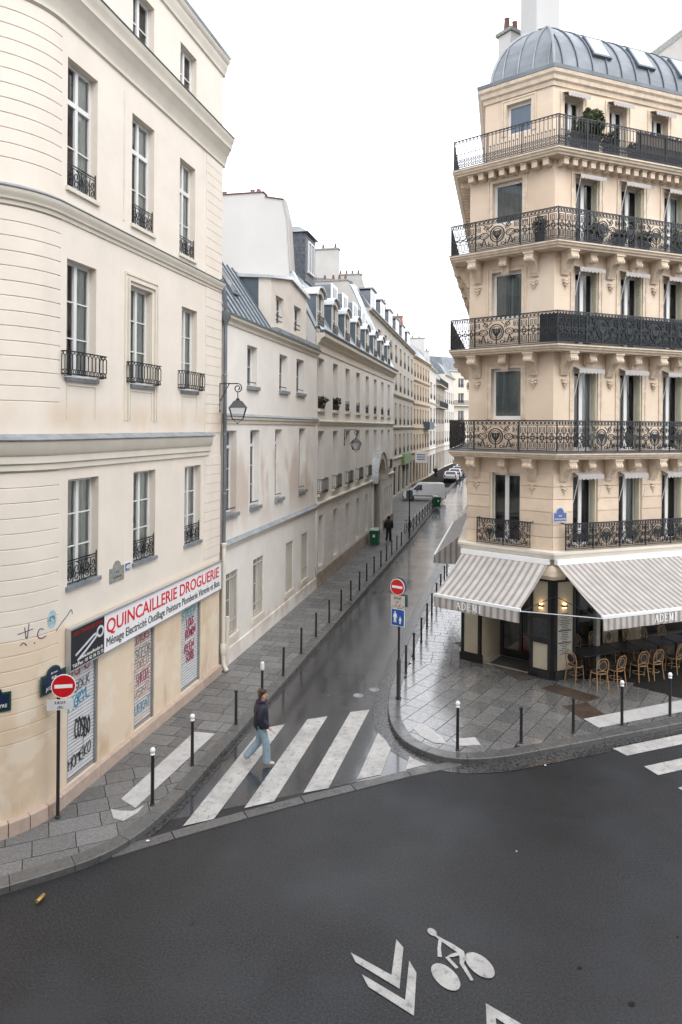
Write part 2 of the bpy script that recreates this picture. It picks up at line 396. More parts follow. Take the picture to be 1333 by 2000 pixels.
# ------------------------------------------------------------------ ground: road, pavements, kerbs
ASPH = mat('wet_asphalt', (.0168, .0176, .0200), .5, .14, .55, rvar=.22, bump=.35, bscale=150)
def asph_extra(m):
    n = m.node_tree.nodes; l = m.node_tree.links; b = n['Principled BSDF']; g = n.new('ShaderNodeNewGeometry'); p = g.outputs['Position']
    old = b.inputs['Base Color'].links[0].from_socket
    sp = mr_(n, l, noise_(n, l, p, 30., None, 8.), .36, .66, .25, 2.05)      # aggregate speckle
    vm = n.new('ShaderNodeVectorMath'); vm.operation = 'SCALE'; l.new(old, vm.inputs[0]); l.new(sp, vm.inputs['Scale'])
    pt = mr_(n, l, noise_(n, l, p, .42, None, 6.), .52, .72, 0, 1)          # drying patches
    mxn = n.new('ShaderNodeMix'); mxn.data_type = 'RGBA'; l.new(mul_(n, l, pt, .65), mxn.inputs[0]); l.new(vm.outputs[0], mxn.inputs[6]); mxn.inputs[7].default_value = (.032, .036, .044, 1)
    wk = mr_(n, l, noise_(n, l, p, 34., None, 1.), .755, .775, 0, .8)     # pale grit
    m2 = n.new('ShaderNodeMix'); m2.data_type = 'RGBA'; l.new(wk, m2.inputs[0]); l.new(mxn.outputs[2], m2.inputs[6]); m2.inputs[7].default_value = (.15, .15, .15, 1)
    l.new(m2.outputs[2], b.inputs['Base Color'])
asph_extra(ASPH)
ASPW = mat('soaked_asphalt', (.021, .025, .032), .34, .2, .8, rvar=.12, bump=.12, bscale=150, coat=.9)
ASPW.node_tree.nodes['Principled BSDF'].inputs['Coat Roughness'].default_value = .09; ASPW.node_tree.nodes['Principled BSDF'].inputs['Coat IOR'].default_value = 1.9
asph_extra(ASPW)
GRAN = mat('granite_slab', (.20, .198, .195), .45, .26, 26, rnd=.22, rvar=.16, bump=.25, bscale=90)
GRANW = mat('wet_granite_slab', (.19, .187, .182), .30, .24, 24, rnd=.2, rvar=.12, bump=.08, bscale=80, coat=.8)
GRANW.node_tree.nodes['Principled BSDF'].inputs['Coat Roughness'].default_value = .14; GRANW.node_tree.nodes['Principled BSDF'].inputs['Coat IOR'].default_value = 1.7
KERB = mat('granite_kerb', (.125, .122, .118), .40, .15, 10, rnd=.12, rvar=.18, bump=.2, bscale=90)
KERBW = mat('wet_granite_kerb', (.12, .118, .116), .22, .15, 10, rnd=.12, rvar=.12, bump=.15, bscale=90)
JOINT = mat('pavement_joint', (.028, .027, .026), .9, .2, 12, spec=.1)
SETT = mat('wet_gutter_setts', (.09, .09, .09), .14, .4, 14, rvar=.1, bump=.5, bscale=22)
PAINT = mat('road_paint', (.50, .485, .46), .55, .14, 3, rvar=.1, bump=.2, bscale=140)
def wear(m, lo, hi, col):
    def f(n, l, p): return mr_(n, l, noise_(n, l, p, 9., None, 8.), lo, hi, 1., 0.)
    add_layer(m, col, f)
wear(PAINT, .26, .46, (.20, .20, .20))
def scuff(n, l, p): return mul_(n, l, mr_(n, l, noise_(n, l, p, 1.1, None, 7.), .48, .66), .38)
add_layer(PAINT, (.20, .195, .19), scuff)
def grain(n, l, p): return mul_(n, l, mr_(n, l, noise_(n, l, p, 42., None, 5.), .60, .72), .7)
add_layer(PAINT, (.12, .12, .12), grain)
PAINT2 = mat('tactile_paint', (.50, .49, .475), .5, .1, 4, bump=.2, bscale=90); wear(PAINT2, .26, .44, (.28, .28, .28))
BGR = mat('brown_stained_slab', (.085, .06, .045), .35, .2, 5, rvar=.15, bump=.2, bscale=80)

mb = MB(); mb.quad((-400, -300, 0), (400, -300, 0), (400, 600, 0), (-400, 600, 0))
road = structure(mb, 'road', ASPH)
# wetter surface of the side street (own sheet, 4 mm up)
mb = MB(); mb.poly([(-3.5, 13.0, .004), (2.6, 15.45, .004), (1.3, 17.6, .004), (1.9, 21.6, .004), (4.1, 30.7, .004), (25, 118, .004), (32, 150, .004), (26, 150, .004), (21, 117, .004), (4.3, 43, .004), (-2.5, 16, .004)])
street = structure(mb, 'side_street', ASPW)

def chaikin(p, n=2):
    for _ in range(n):
        q = [p[0]]
        for a, b in zip(p, p[1:]): q += [(a[0]*.75+b[0]*.25, a[1]*.75+b[1]*.25), (a[0]*.25+b[0]*.75, a[1]*.25+b[1]*.75)]
        p = q+[p[-1]]
    return p
KL = [(-16, 5.5)]+chaikin([(-8, 9.62), (-5.43, 10.98), (-4.9, 11.29), (-4.22, 11.72), (-3.82, 12.15), (-3.46, 12.81), (-3.08, 14.0), (-2.57, 16.06), (-1.4, 20.83)], 2)+[(4.13, 43.37), (21.36, 117.5), (25.5, 137)]
KR = [(22, 22.4), (8.75, 17.37)]+chaikin([(6.5, 16.52), (4.40, 15.72), (3.44, 15.41), (2.74, 15.36), (2.25, 15.52), (1.80, 15.87), (1.44, 16.45), (1.27, 17.5), (1.36, 19.0), (1.83, 21.3), (2.6, 24.55)], 2)+[(4.09, 30.77), (25.2, 118)]
def clip(poly, P, nrm):
    """keep the part of a convex polygon where (x-P).n >= 0"""
    out = []
    for i in range(len(poly)):
        a = Vector(poly[i]); b = Vector(poly[(i+1) % len(poly)]); da = (a-P).dot(nrm); db = (b-P).dot(nrm)
        if da >= 0: out.append(a)
        if (da >= 0) != (db >= 0): out.append(a+(b-a)*(da/(da-db)))
    return out
def planes(path, side):
    r = []
    for a, b in zip(path, path[1:]):
        d = (Vector(b)-Vector(a)).normalized(); n = Vector((-d.y, d.x))*side; r.append((Vector(a), n))
    return r
def area(p): return abs(sum(p[i][0]*p[(i+1) % len(p)][1]-p[(i+1) % len(p)][0]*p[i][1] for i in range(len(p))))/2
def shrink(p, g):
    c = sum((Vector(q) for q in p), Vector((0, 0)))/len(p); out = []
    for q in p:
        d = Vector(q)-c; out.append(c+d*max(0, 1-g/max(d.length, .02)))
    return out
def in_view(x, y, z=0, m=.03):
    u = x/y*1333/1333; v = ((7.6-z)/y*1333+832.6)/2000
    return abs(u) < .5+m and -m < v < 1+m
KZ = .12
def pavement(name, path, side, inner, mslab, mkerb, rows, keep, label_far):
    """base sheet + kerb stones + slabs (largest 300 singly, the rest as one joined part)"""
    mb = MB(); ins = offset_path(path, side*.02)
    mb.zprism([tuple(p) for p in ins]+inner, -.05, KZ-.022)
    base = structure(mb, name, JOINT)
    # kerb stones
    pts = [Vector(p) for p in path]; L = [0]
    for a, b in zip(pts, pts[1:]): L.append(L[-1]+(b-a).length)
    ip = offset_path(path, side*.30)
    def at_(arr, d):
        for i in range(len(L)-1):
            if L[i] <= d <= L[i+1]: return arr[i]+(arr[i+1]-arr[i])*((d-L[i])/(L[i+1]-L[i]))
        return arr[-1]
    d = 0; stuff = MB(); cnt = 0
    while d < L[-1]-.1:
        ln = random.choice((1., 1.15, .9)); e = min(d+ln, L[-1]); n = 4
        o = [at_(pts, d+.006+(e-d-.012)*i/n) for i in range(n+1)]; i_ = [at_(ip, d+.006+(e-d-.012)*i/n) for i in range(n+1)]
        mid = o[2]; dist = mid.length
        if mid.y > 2 and in_view(mid.x, mid.y, 0, .05) and dist < 70:
            k = MB(); zt = KZ+random.uniform(0, .006)
            poly = o+i_[::-1]
            k.zprism([tuple(q) for q in poly], -.02, zt-.012)
            oo = [a+(b-a)*.06 for a, b in zip(o, i_)]; kk = len(k.v)      # chamfered arris
            k.v += [(q.x, q.y, zt-.012) for q in o]+[(q.x, q.y, zt) for q in oo]+[(q.x, q.y, zt) for q in i_]; m_ = n+1
            for q in range(n):
                k.f.append((kk+q, kk+q+1, kk+m_+q+1, kk+m_+q)); k.f.append((kk+m_+q, kk+m_+q+1, kk+2*m_+q+1, kk+2*m_+q))
            k.f += [(kk, kk+m_, kk+2*m_), (kk+n, kk+m_+n, kk+2*m_+n)]
            part(k, 'kerb_stone', mkerb, base)
        else: stuff.zprism([tuple(q) for q in o+i_[::-1]], -.02, KZ)
        d = e
    part(stuff, 'kerb_run', mkerb, base, kind='stuff')
    cl = planes([tuple(p) for p in offset_path(path, side*.305)], side)
    got = []
    for org, ang, wu, wv, u0, u1, v0, v1, cond in rows:
        ca, sa = math.cos(ang), math.sin(ang); nv = int(round((v1-v0)/wv))
        for j in range(nv):
            sh = random.uniform(0, wu); q = -1
            x = u0-sh
            while x < u1:
                ln = wu*random.choice((.8, 1., 1., 1.25)); a0, a1, b0, b1 = x, x+ln, v0+j*wv, v0+(j+1)*wv; x += ln
                ga, gb = .007, .009
                P = [(org[0]+a*ca-b*sa, org[1]+a*sa+b*ca) for a, b in ((a0+ga, b0+gb), (a1-ga, b0+gb), (a1-ga, b1-gb), (a0+ga, b1-gb))]
                for pp, nn in cl+cond: 
                    P = clip(P, pp, nn)
                    if len(P) < 3: break
                if len(P) < 3 or area(P) < .012: continue
                c = sum((Vector(t) for t in P), Vector((0, 0)))/len(P)
                if not keep(c) or c.y < 2 or not in_view(c.x, c.y): continue
                P = [t for i, t in enumerate(P) if (Vector(t)-Vector(P[i-1])).length > .01]
                if len(P) < 3: continue
                got.append((area(P)/c.length**3, c, [Vector(t) for t in P]))
    got.sort(key=lambda t: -t[0]); rest = MB()
    for i, (_, c, P) in enumerate(got):
        k = MB() if i < 300 else rest; z = KZ+random.uniform(-.003, .002); tx, ty = random.uniform(-.004, .004), random.uniform(-.004, .004)
        top = [(p[0], p[1], z+(p[0]-c.x)*tx+(p[1]-c.y)*ty) for p in P]; nn = len(P); kk = len(k.v)
        k.v += top+[(p[0], p[1], KZ-.03) for p in P]
        k.f += [tuple(range(kk, kk+nn))]+[(kk+q, kk+nn+q, kk+nn+(q+1) % nn, kk+(q+1) % nn) for q in range(nn)]
        if i < 300: part(k, 'paving_slab', mslab, base)
    if rest.f: part(rest, 'paving_slab_run', mslab, base, kind='stuff')
    return base
D = Vector((.2353, .9719)); DN = Vector((D.y, -D.x))       # side street direction, and its right-hand normal
m_u = Vector((.9354, .3535))
A1 = Vector((-5.37, 13.62)); U1 = Vector((.242, .970)).normalized()
left_cond = []
pavL = pavement('left_pavement', KL, 1, [(22, 140), (10, 100), (-3, 60), (-6, 35), (-9, 20), (-20, 12)], GRAN, KERB,
    [((-2.57, 16.06), math.atan2(D.y, D.x)-math.pi/2, .70, .50, -3.6, .3, -1.5, 27.0, []), ((-2.57, 16.06), math.atan2(D.y, D.x)-math.pi/2, 1.2, .8, -6.5, .5, 27.0, 70.2, []),
     ((-3.3, 13.2), R(24), .72, .5, -10, 3, -5, 4.4, [(Vector((-2.57, 16.06))-D*1.5, -D)])],
    lambda c: c.y < 90 and (c.y > 54 or (c-A1).dot(Vector((U1.y, -U1.x))) > -.9 or (c.y < 13.2 and c.x < -5)), 'left')
C0 = Vector((6.34, 20.30)); L0 = Vector((3.98, 22.14))
far_line = (L0-D*.9)
pavR = pavement('right_pavement', KR, -1, [(30, 118), (12, 40), (22, 30)], GRANW, KERBW,
    [((1.3, 17.0), R(55), .62, .47, -8, 9, -9, 6, [(far_line, -D)]), ((2, 20), math.atan2(D.y, D.x)-math.pi/2, .62, .36, -1, 4.5, .0, 50, [(far_line, D)])],
    lambda c: ((c-C0).dot(Vector((m_u.y, -m_u.x))) > -2.2 or (c-L0).dot(DN) < .25) and c.y < 60 and not (c.y > 24 and (c-L0).dot(DN) > .3) and not ((c-C0).dot(Vector((.616, .788))) > 1.1 and (c-L0).dot(DN) > .1), 'right')
# wet setted gutter along the right kerb
mb = MB(); a = offset_path(KR[1:], .0); b = offset_path(KR[1:], .42)
for i in range(len(a)-1): mb.quad((*a[i], .010), (*a[i+1], .010), (*b[i+1], .010), (*b[i], .010))
structure(mb, 'gutter', SETT)
mb = MB(); a = offset_path(KL[20:], .0); b = offset_path(KL[20:], -.14)
for i in range(len(a)-1): mb.quad((*a[i], .010), (*b[i], .010), (*b[i+1], .010), (*a[i+1], .010))
structure(mb, 'gutter', SETT)
# granite gutter stones across the street mouth
g0 = [(-4.02, 12.05), (-3.05, 12.62), (-1.80, 13.30), (-.72, 13.85), (.32, 14.34), (1.55, 14.94), (2.75, 15.42)]
for a, b in zip(g0, g0[1:]):
    a = Vector(a); b = Vector(b); d = (b-a).normalized(); n = Vector((-d.y, d.x))*.125; k = MB()
    q = [a+d*.012-n, b-d*.012-n, b-d*.012+n, a+d*.012+n]; k.zprism([tuple(t) for t in q], -.02, .016); part(k, 'gutter_stone', KERB, road)
# painted markings
def paint(poly, name, parent, z=.012, m=None):
    k = MB(); k.poly([(p[0], p[1], z) for p in poly]); return part(k, name, m or PAINT, parent)
for q in ([(-2.93, 12.91), (-2.39, 13.15), (-1.37, 17.34), (-1.93, 17.10)], [(-1.86, 13.53), (-1.29, 13.79), (-.29, 17.85), (-.81, 17.65)],
          [(-.72, 14.11), (-.20, 14.30), (.83, 18.29), (.31, 18.12)], [(.40, 14.66), (.93, 14.88), (1.24, 16.10), (1.13, 16.55), (.98, 16.90)], [(1.50, 15.10), (1.98, 15.33), (1.72, 15.60), (1.64, 15.72)]):
    paint(q, 'zebra_stripe', street)
paint([(6.51, 16.18), (6.70, 15.83), (10.2, 17.16), (10.0, 17.53)], 'zebra_stripe', road)
paint([(6.87, 15.33), (7.01, 14.95), (10.5, 16.25), (10.35, 16.64)], 'zebra_stripe', road)
paint([(7.19, 14.43), (7.33, 14.05), (10.8, 15.35), (10.65, 15.75)], 'zebra_stripe', road)
paint([(.20, 9.84), (.27, 9.66), (.85, 9.21), (.97, 9.94), (.88, 10.10), (.76, 9.44)], 'chevron_marking', road)
paint([(.35, 9.45), (.43, 9.24), (1.00, 8.79), (1.11, 9.48), (1.03, 9.70), (.91, 9.03)], 'chevron_marking', road)
paint([(1.97, 8.99), (1.90, 8.60), (2.02, 8.55), (2.05, 8.77), (2.35, 8.50), (2.5, 8.57)], 'chevron_marking', road)
# bicycle pictogram
bk = bpy.data.objects.new('bicycle_marking', None); COL.objects.link(bk); bk.parent = road
def ell(c, ra, rb, ang, n=24): return [(c[0]+ra*math.cos(t)*math.cos(ang)-rb*math.sin(t)*math.sin(ang), c[1]+ra*math.cos(t)*math.sin(ang)+rb*math.sin(t)*math.cos(ang)) for t in (2*math.pi*i/n for i in range(n))]
def strip(pts, w, name, parent, m=None, z=.012):
    k = MB(); P = [Vector(p) for p in pts]; Lr = []
    for i, p in enumerate(P):
        t = (P[min(i+1, len(P)-1)]-P[max(i-1, 0)]).normalized(); nn = Vector((-t.y, t.x)); ww = (w[i] if isinstance(w, (list, tuple)) else w)/2
        Lr.append((p+nn*ww, p-nn*ww))
    for (a, b), (c, d) in zip(Lr, Lr[1:]): k.quad((*a, z), (*b, z), (*d, z), (*c, z))
    return part(k, name, m or PAINT, parent)
for c in ((1.505, 9.42), (2.02, 9.63)): paint(ell(c, .255, .155, R(120)), 'wheel', bk)
paint(ell((1.43, 10.25), .085, .06, R(120)), 'head', bk, .0125)
strip([(1.45, 10.20), (1.55, 10.10), (1.68, 9.98), (1.80, 9.86), (1.80, 9.74), (1.77, 9.66), (1.86, 9.36)], [.03, .05, .085, .09, .085, .06, .045], 'rider_body', bk)
strip([(1.53, 10.10), (1.49, 9.93), (1.475, 9.77)], [.05, .05, .06], 'arm', bk, None, .0122)
strip([(1.78, 9.84), (1.66, 9.80), (1.58, 9.76), (1.69, 9.57)], [.06, .06, .055, .05], 'leg', bk, None, .0124)
# tactile strips on the pavements
def tact(poly, name, par):
    k = MB(); zz = KZ+.008; k.poly([(p[0], p[1], zz) for p in poly])
    return part(k, name, PAINT2, par)
tact([(-4.33, 13.62), (-3.95, 13.30), (-2.99, 16.53), (-3.51, 16.63)], 'tactile_strip', pavL)
tact([(-4.42, 13.26), (-4.26, 12.95), (-4.04, 12.86), (-3.85, 13.15), (-3.80, 13.42), (-3.96, 13.20), (-4.2, 13.2)], 'tactile_strip', pavL)
tact([(6.30, 17.54), (6.50, 17.03), (10.6, 18.62), (10.4, 19.2)], 'tactile_strip', pavR)
tact([(1.85, 16.9), (1.98, 16.5), (2.25, 16.15), (2.55, 16.1), (2.5, 16.45), (2.3, 16.9), (2.1, 17.25)], 'tactile_strip', pavR)
tact([(2.72, 16.35), (2.85, 16.0), (3.35, 16.05), (3.3, 16.45)], 'tactile_strip', pavR)
for q, nm in (([(6.03, 18.33), (6.75, 18.62), (6.99, 17.77), (6.27, 17.47)], 'tree_grate'), ([(7.35, 18.7), (7.8, 18.85), (7.7, 18.35), (7.3, 18.25)], 'access_cover')):
    k = MB(); k.zprism(q, KZ-.01, KZ+.006); part(k, nm, BGR if nm == 'tree_grate' else KERB, pavR)
k = MB(); k.zprism([(5.75, 19.6), (6.35, 19.9), (7.3, 18.95), (6.75, 18.62)], KZ-.01, KZ+.005); part(k, 'stained_slab', BGR, pavR)
# manhole covers at the kerb
for x, y in ((1.02, 19.7), (.55, 19.25)):
    k = MB(); k.lathe([(.0, .004), (.13, .014), (.15, .006)], (x, y, 0), 18); part(k, 'manhole_cover', LEAD, street)

for x, y, s in ((3.42, 9.6, .03), (3.9, 9.0, .045), (5.1, 10.2, .02), (-2.2, 10.4, .03)):      # tar spots
    k = MB(); k.poly([(x+s*(1+.4*math.sin(i*2.3))*math.cos(i*.8), y+s*(1+.4*math.sin(i*1.7))*math.sin(i*.8), .006) for i in range(8)]); part(k, 'tar_spot', BLK, road)
# ------------------------------------------------------------------ ironwork patterns (s = across, z = up)
def circ(cx, cz, r, n=14, a0=0, a1=360): return [(cx+r*math.cos(R(a0+(a1-a0)*i/n)), cz+r*math.sin(R(a0+(a1-a0)*i/n))) for i in range(n+1)]
def spiral(cx, cz, r0, r1, a0, a1, n=18): return [(cx+(r0+(r1-r0)*i/n)*math.cos(R(a0+(a1-a0)*i/n)), cz+(r0+(r1-r0)*i/n)*math.sin(R(a0+(a1-a0)*i/n))) for i in range(n+1)]
def grille_mesh(w, h):
    """scrolled window guard, local: x across (0..w), z up (0..h)"""
    k = MB(); d = (-.009, .009)
    for z in (.015, h-.015, h*.86): k.ribbon([(0, z), (w, z)], .02 if z > h*.9 else .014, d)
    for x in (.012, w-.012): k.ribbon([(x, -.03), (x, h+.05)], .018, d)
    for sx in (1, -1):
        X = lambda x: w/2+sx*x
        k.ribbon([(X(x-w/2), z) for x, z in spiral(w/2+w*.16, h*.56, .13*w, .02*w, 90, 630)], .012, d)
        k.ribbon([(X(x-w/2), z) for x, z in spiral(w/2+w*.16, h*.22, .12*w, .02*w, 270, -200)], .012, d)
        k.ribbon([(X(x-w/2), z) for x, z in spiral(w/2+w*.38, h*.62, .08*w, .015*w, 200, 640)], .012, d)
        k.ribbon([(X(x-w/2), z) for x, z in spiral(w/2+w*.38, h*.25, .09*w, .015*w, 160, -300)], .012, d)
        k.ribbon([(X(w*.30), h*.03), (X(w*.27), h*.4), (X(w*.30), h*.84)], .011, d)
    k.ribbon(circ(w/2, h*.42, h*.13), .012, d); k.ribbon([(w/2, h*.05), (w/2, h*.84)], .012, d)
    k.ribbon([(w/2+.45*w*math.sin(t*6.283*3), h*.93+.03*h*math.cos(t*6.283*6)) for t in [i/24 for i in range(25)]][:2], .01, d)
    return k.mesh('grille', IRON)
def basket_mesh(w, h, p=.16):
    """projecting balconette: bars with round heads and a ring frieze below; front at y=-p (outwards)"""
    k = MB(); n = 10
    def front(k, f, w, n):
        for z, t in ((.012, .024), (.10, .014), (h-.012, .026)):
            k.ribbon([(0, z), (w, z)], t, (-.011, .011), f)
        for i in range(n+1):
            x = w*i/n; k.ribbon([(x, .10), (x, h-.08)], .013, (-.008, .008), f)
            if i < n:
                c = x+w/n/2; k.ribbon(circ(c, h-.10, w/n*.42, 8, 0, 180), .011, (-.006, .006), f); k.ribbon(circ(c, .055, .034, 8), .011, (-.006, .006), f)
                k.ribbon([(c, h-.06), (c, h-.02)], .02, (-.006, .006), f)
    front(k, lambda a, o, z: (a, -p+o, z), w, n)
    front(k, lambda a, o, z: (o, -p+a, z), p, 2); front(k, lambda a, o, z: (w+o, -p+a, z), p, 2)
    for x in (.1, w-.1): k.ribbon([(0, 0), (p, 0)], .02, (x-.01, x+.01), lambda a, o, z: (o, -p+a, z-.01))
    return k.mesh('basket', IRON)
def place_plane(name, me, parent, F, s, o, z, flip=False):
    """mesh with local x across, y inward, placed on a façade frame whose u runs to the viewer's right (or left when flip)"""
    ang = math.atan2(F.u.y, F.u.x)
    p = F(s, o, z); return inst(name, me, parent, p, ang)

# ------------------------------------------------------------------ hardware shop building (left, rounded corner)
N1 = Vector((U1.y, -U1.x))
F1 = Frame(A1, U1, N1)
B1 = thing('corner_shop_building', 'cream rendered building with rounded grooved corner over the shuttered hardware shop', 'building', (-5.6, 14.0, .12))
um = Vector((-.90, -.436)).normalized()       # main street direction, leaving to the left
S_A = -.40; RAD = 1.55
pa = A1+U1*S_A; turn = math.acos(max(-1, min(1, (-U1).dot(um)))); tl = RAD*math.tan(turn/2); V = pa-U1*tl; pe = V+um*tl
cen = pa-N1*RAD; a0 = math.atan2((pa-cen).y, (pa-cen).x); a1 = math.atan2((pe-cen).y, (pe-cen).x)
arc = [(cen.x+RAD*math.cos(a0+(a1-a0)*i/18), cen.y+RAD*math.sin(a0+(a1-a0)*i/18)) for i in range(19)]
END1 = 7.16
full = [tuple(A1+U1*END1)]+arc+[tuple(pe+um*9)]      # travels towards the camera: outside lies on the left
def sub(s_end): return [tuple(A1+U1*s_end)]+arc+[tuple(pe+um*9)]
w1 = [(-.12, .92, 4.37, 6.50), (2.30, 3.31, 4.37, 6.50), (4.87, 5.83, 4.36, 6.48)]
w2 = [(-.20, .78, 8.52, 10.87), (2.12, 3.10, 8.52, 10.82), (4.63, 5.53, 8.52, 10.76)]
w3 = [(-.22, .78, 12.27, 14.83), (2.13, 3.13, 12.22, 14.78), (4.46, 5.36, 12.12, 14.65)]
w4 = [(-.20, .80, 16.35, 17.72), (2.12, 3.08, 16.35, 17.72), (4.44, 5.38, 16.35, 17.69)]
sh = [(-.08, .95, .40, 2.80), (2.40, 3.32, .40, 2.80), (4.74, 5.90, .40, 2.80)]
mb = MB(); wall_grid(mb, F1, S_A, END1, .1, 18.2, [q+(.2,) for q in w1+w2+w3+w4]+[q+(.12,) for q in sh])
mb.quad(F1(END1, 0, .1), F1(END1, -7, .1), F1(END1, -7, 18.2), F1(END1, 0, 18.2))
for a, b in zip(arc+[tuple(pe+um*9)], (arc+[tuple(pe+um*9)])[1:]):
    an = (Vector(a)-cen).normalized()*.028 if (Vector(a)-cen).length < 2 else Vector((um.y, -um.x))*-.028
    bn = (Vector(b)-cen).normalized()*.028 if (Vector(b)-cen).length < 2 else an
    mb.quad((a[0]-an.x, a[1]-an.y, .1), (b[0]-bn.x, b[1]-bn.y, .1), (b[0]-bn.x, b[1]-bn.y, 18.2), (a[0]-an.x, a[1]-an.y, 18.2))
part(mb, 'wall', PL1, B1)
cpath = arc+[tuple(pe+um*9)]
def band(z0, z1, g=.013, d=.03):
    k = MB(); sweep(k, cpath, [(-d, z0), (-.008, z0+g*.4), (0, z0+g), (0, z1-g), (-.008, z1-g*.4), (-d, z1)]); part(k, 'stone_course', PL1, B1, 40)
def bands(z0, z1, n):
    for i in range(n): band(z0+(z1-z0)*i/n, z0+(z1-z0)*(i+1)/n)
band(.12, 1.75); bands(1.75, 3.62, 7); bands(3.62, 6.70, 11); band(7.36, 8.02); bands(8.02, 11.56, 13); band(11.92, 12.42); bands(12.42, 15.38, 11); band(16.3, 18.2)
for z0, z1, n in ((3.75, 6.70, 11), (7.38, 11.56, 15), (11.92, 15.38, 13)):      # quoin at the far end
    for i in range(n):
        a = z0+(z1-z0)*i/n; b = z0+(z1-z0)*(i+1)/n; k = MB(); k.fbox(F1, 6.05, END1-.004, -.02, .018, a+.006, b-.006); part(k, 'quoin_stone', PL1, B1)
k = MB(); sweep(k, sub(6.3), [(-.02, 6.70), (.05, 6.74), (.05, 6.84), (.09, 6.87), (.09, 7.0), (.14, 7.05), (.17, 7.24), (.19, 7.28), (-.02, 7.30)]); part(k, 'string_course', PL1b, B1, 40)
k = MB(); sweep(k, sub(6.34), [(-.02, 7.303), (.21, 7.29), (.215, 7.31), (.0, 7.41)]); part(k, 'zinc_capping', LEAD, B1)
k = MB(); sweep(k, full, [(-.02, 11.56), (.03, 11.58), (.04, 11.64), (.08, 11.67), (.09, 11.73), (.13, 11.77), (.14, 11.86), (-.02, 11.90)]); part(k, 'string_course', PL1b, B1, 40)
k = MB(); sweep(k, full, [(-.02, 11.903), (.155, 11.865), (.16, 11.885), (.0, 11.97)]); part(k, 'zinc_capping', LEAD, B1)
k = MB(); sweep(k, sub(END1+.12), [(-.02, 15.38), (.05, 15.42), (.05, 15.52), (.08, 15.56), (.10, 15.70), (.14, 15.74), (.19, 15.86), (.25, 15.92), (.26, 16.06), (.31, 16.12), (.33, 16.24), (-.02, 16.28)]); part(k, 'cornice', PL1b, B1, 40)
k = MB(); sweep(k, sub(END1+.13), [(-.02, 16.283), (.35, 16.243), (.355, 16.26), (.0, 16.36)]); part(k, 'zinc_capping', ZINCD, B1)
k = MB(); sweep(k, sub(END1+.08), [(-.02, 18.1), (.05, 18.14), (.06, 18.26), (.11, 18.34), (.12, 18.46), (.18, 18.52), (.19, 18.62), (-.3, 18.66)]); part(k, 'cornice', PL1b, B1, 40)
k = MB(); sweep(k, sub(END1+.1), [(-3.2, 20.9), (.21, 18.62), (.22, 18.69), (-3.2, 21.0)]); part(k, 'roof', ZINC, B1)
# plinth stones
L_ = [Vector(p) for p in full]; pl = []; acc = 0
seg = [0]
for a, b in zip(L_, L_[1:]): seg.append(seg[-1]+(b-a).length)
def along(d):
    for i in range(len(seg)-1):
        if seg[i] <= d <= seg[i+1]: return L_[i]+(L_[i+1]-L_[i])*((d-seg[i])/(seg[i+1]-seg[i]))
    return L_[-1]
d = 0; arc0 = END1-S_A
while d < seg[-1]-.2:
    ln = 1.25 if d < arc0-.4 else .36
    if d > arc0+2.6: ln = 1.2
    e = min(d+ln, seg[-1]); k = MB(); P = [tuple(along(d+.004+(e-d-.008)*t)) for t in (0, .33, .66, 1)]
    sweep(k, P, [(-.03, .10), (.11, .10), (.11, .37), (.10, .385), (-.03, .40)]); part(k, 'plinth_stone', PINK, B1); d = e
# windows
for row, tr, rows_, cur in ((w1, None, 3, (CURTW, [(.0, 1.)])), (w2, None, 3, (CURT, [(.0, .45), (.55, 1.)])), (w3, .62, 2, (CURTW, [(.0, .40), (.50, 1.)])), (w4, None, 2, (CURT, [(.0, .4)]))):
    for i, q in enumerate(row):
        window(B1, F1, *q, rec=.17, leaves=2, rows=rows_, transom=(q[2]+(q[3]-q[2])*.70) if tr else None, curtain=cur)
        k = MB(); k.fbox(F1, q[0]-.05, q[1]+.05, -.17, .06, q[2]-.07, q[2]+.012); part(k, 'sill', LEAD if row in (w1, w2) else PL1b, B1)
gm = grille_mesh(1.0, .46)
for row in (w1, w3):
    for q in row:
        g = place_plane('window_guard', gm, B1, F1, q[0]+.01, -.03, q[2]+.03); g.scale = ((q[1]-q[0]-.02), 1, 1.05)
bm_ = basket_mesh(1.28, .47)
for q in w2: place_plane('balconette', bm_, B1, F1, (q[0]+q[1])/2-.64, .0, q[2]+.05)
for q in w2:      # raised apron panels under the second-floor windows
    k = MB()
    for a, b, c, d in ((q[0], q[0]+.03, 7.72, 8.40), (q[1]-.03, q[1], 7.72, 8.40), (q[0]+.03, q[1]-.03, 8.37, 8.40)): k.fbox(F1, a, b, -.01, .02, c, d)
    part(k, 'apron_panel', PL1b, B1)
k = MB(); q = w2[1]      # moulded surround of the middle window
for e, o in ((.26, .03), (.13, .05)):
    a, b, t = q[0]-e, q[1]+e, q[3]+e
    k.fbox(F1, a, a+.05, -.01, o, 7.70, t); k.fbox(F1, b-.05, b, -.01, o, 7.70, t); k.fbox(F1, a+.05, b-.05, -.01, o, t-.05, t)
part(k, 'window_surround', PL1b, B1)
k = MB(); q = w3[1]; k.fbox(F1, q[0]-.36, q[0]-.31, -.01, .02, 12.2, 15.1); part(k, 'pilaster_strip', PL1b, B1)
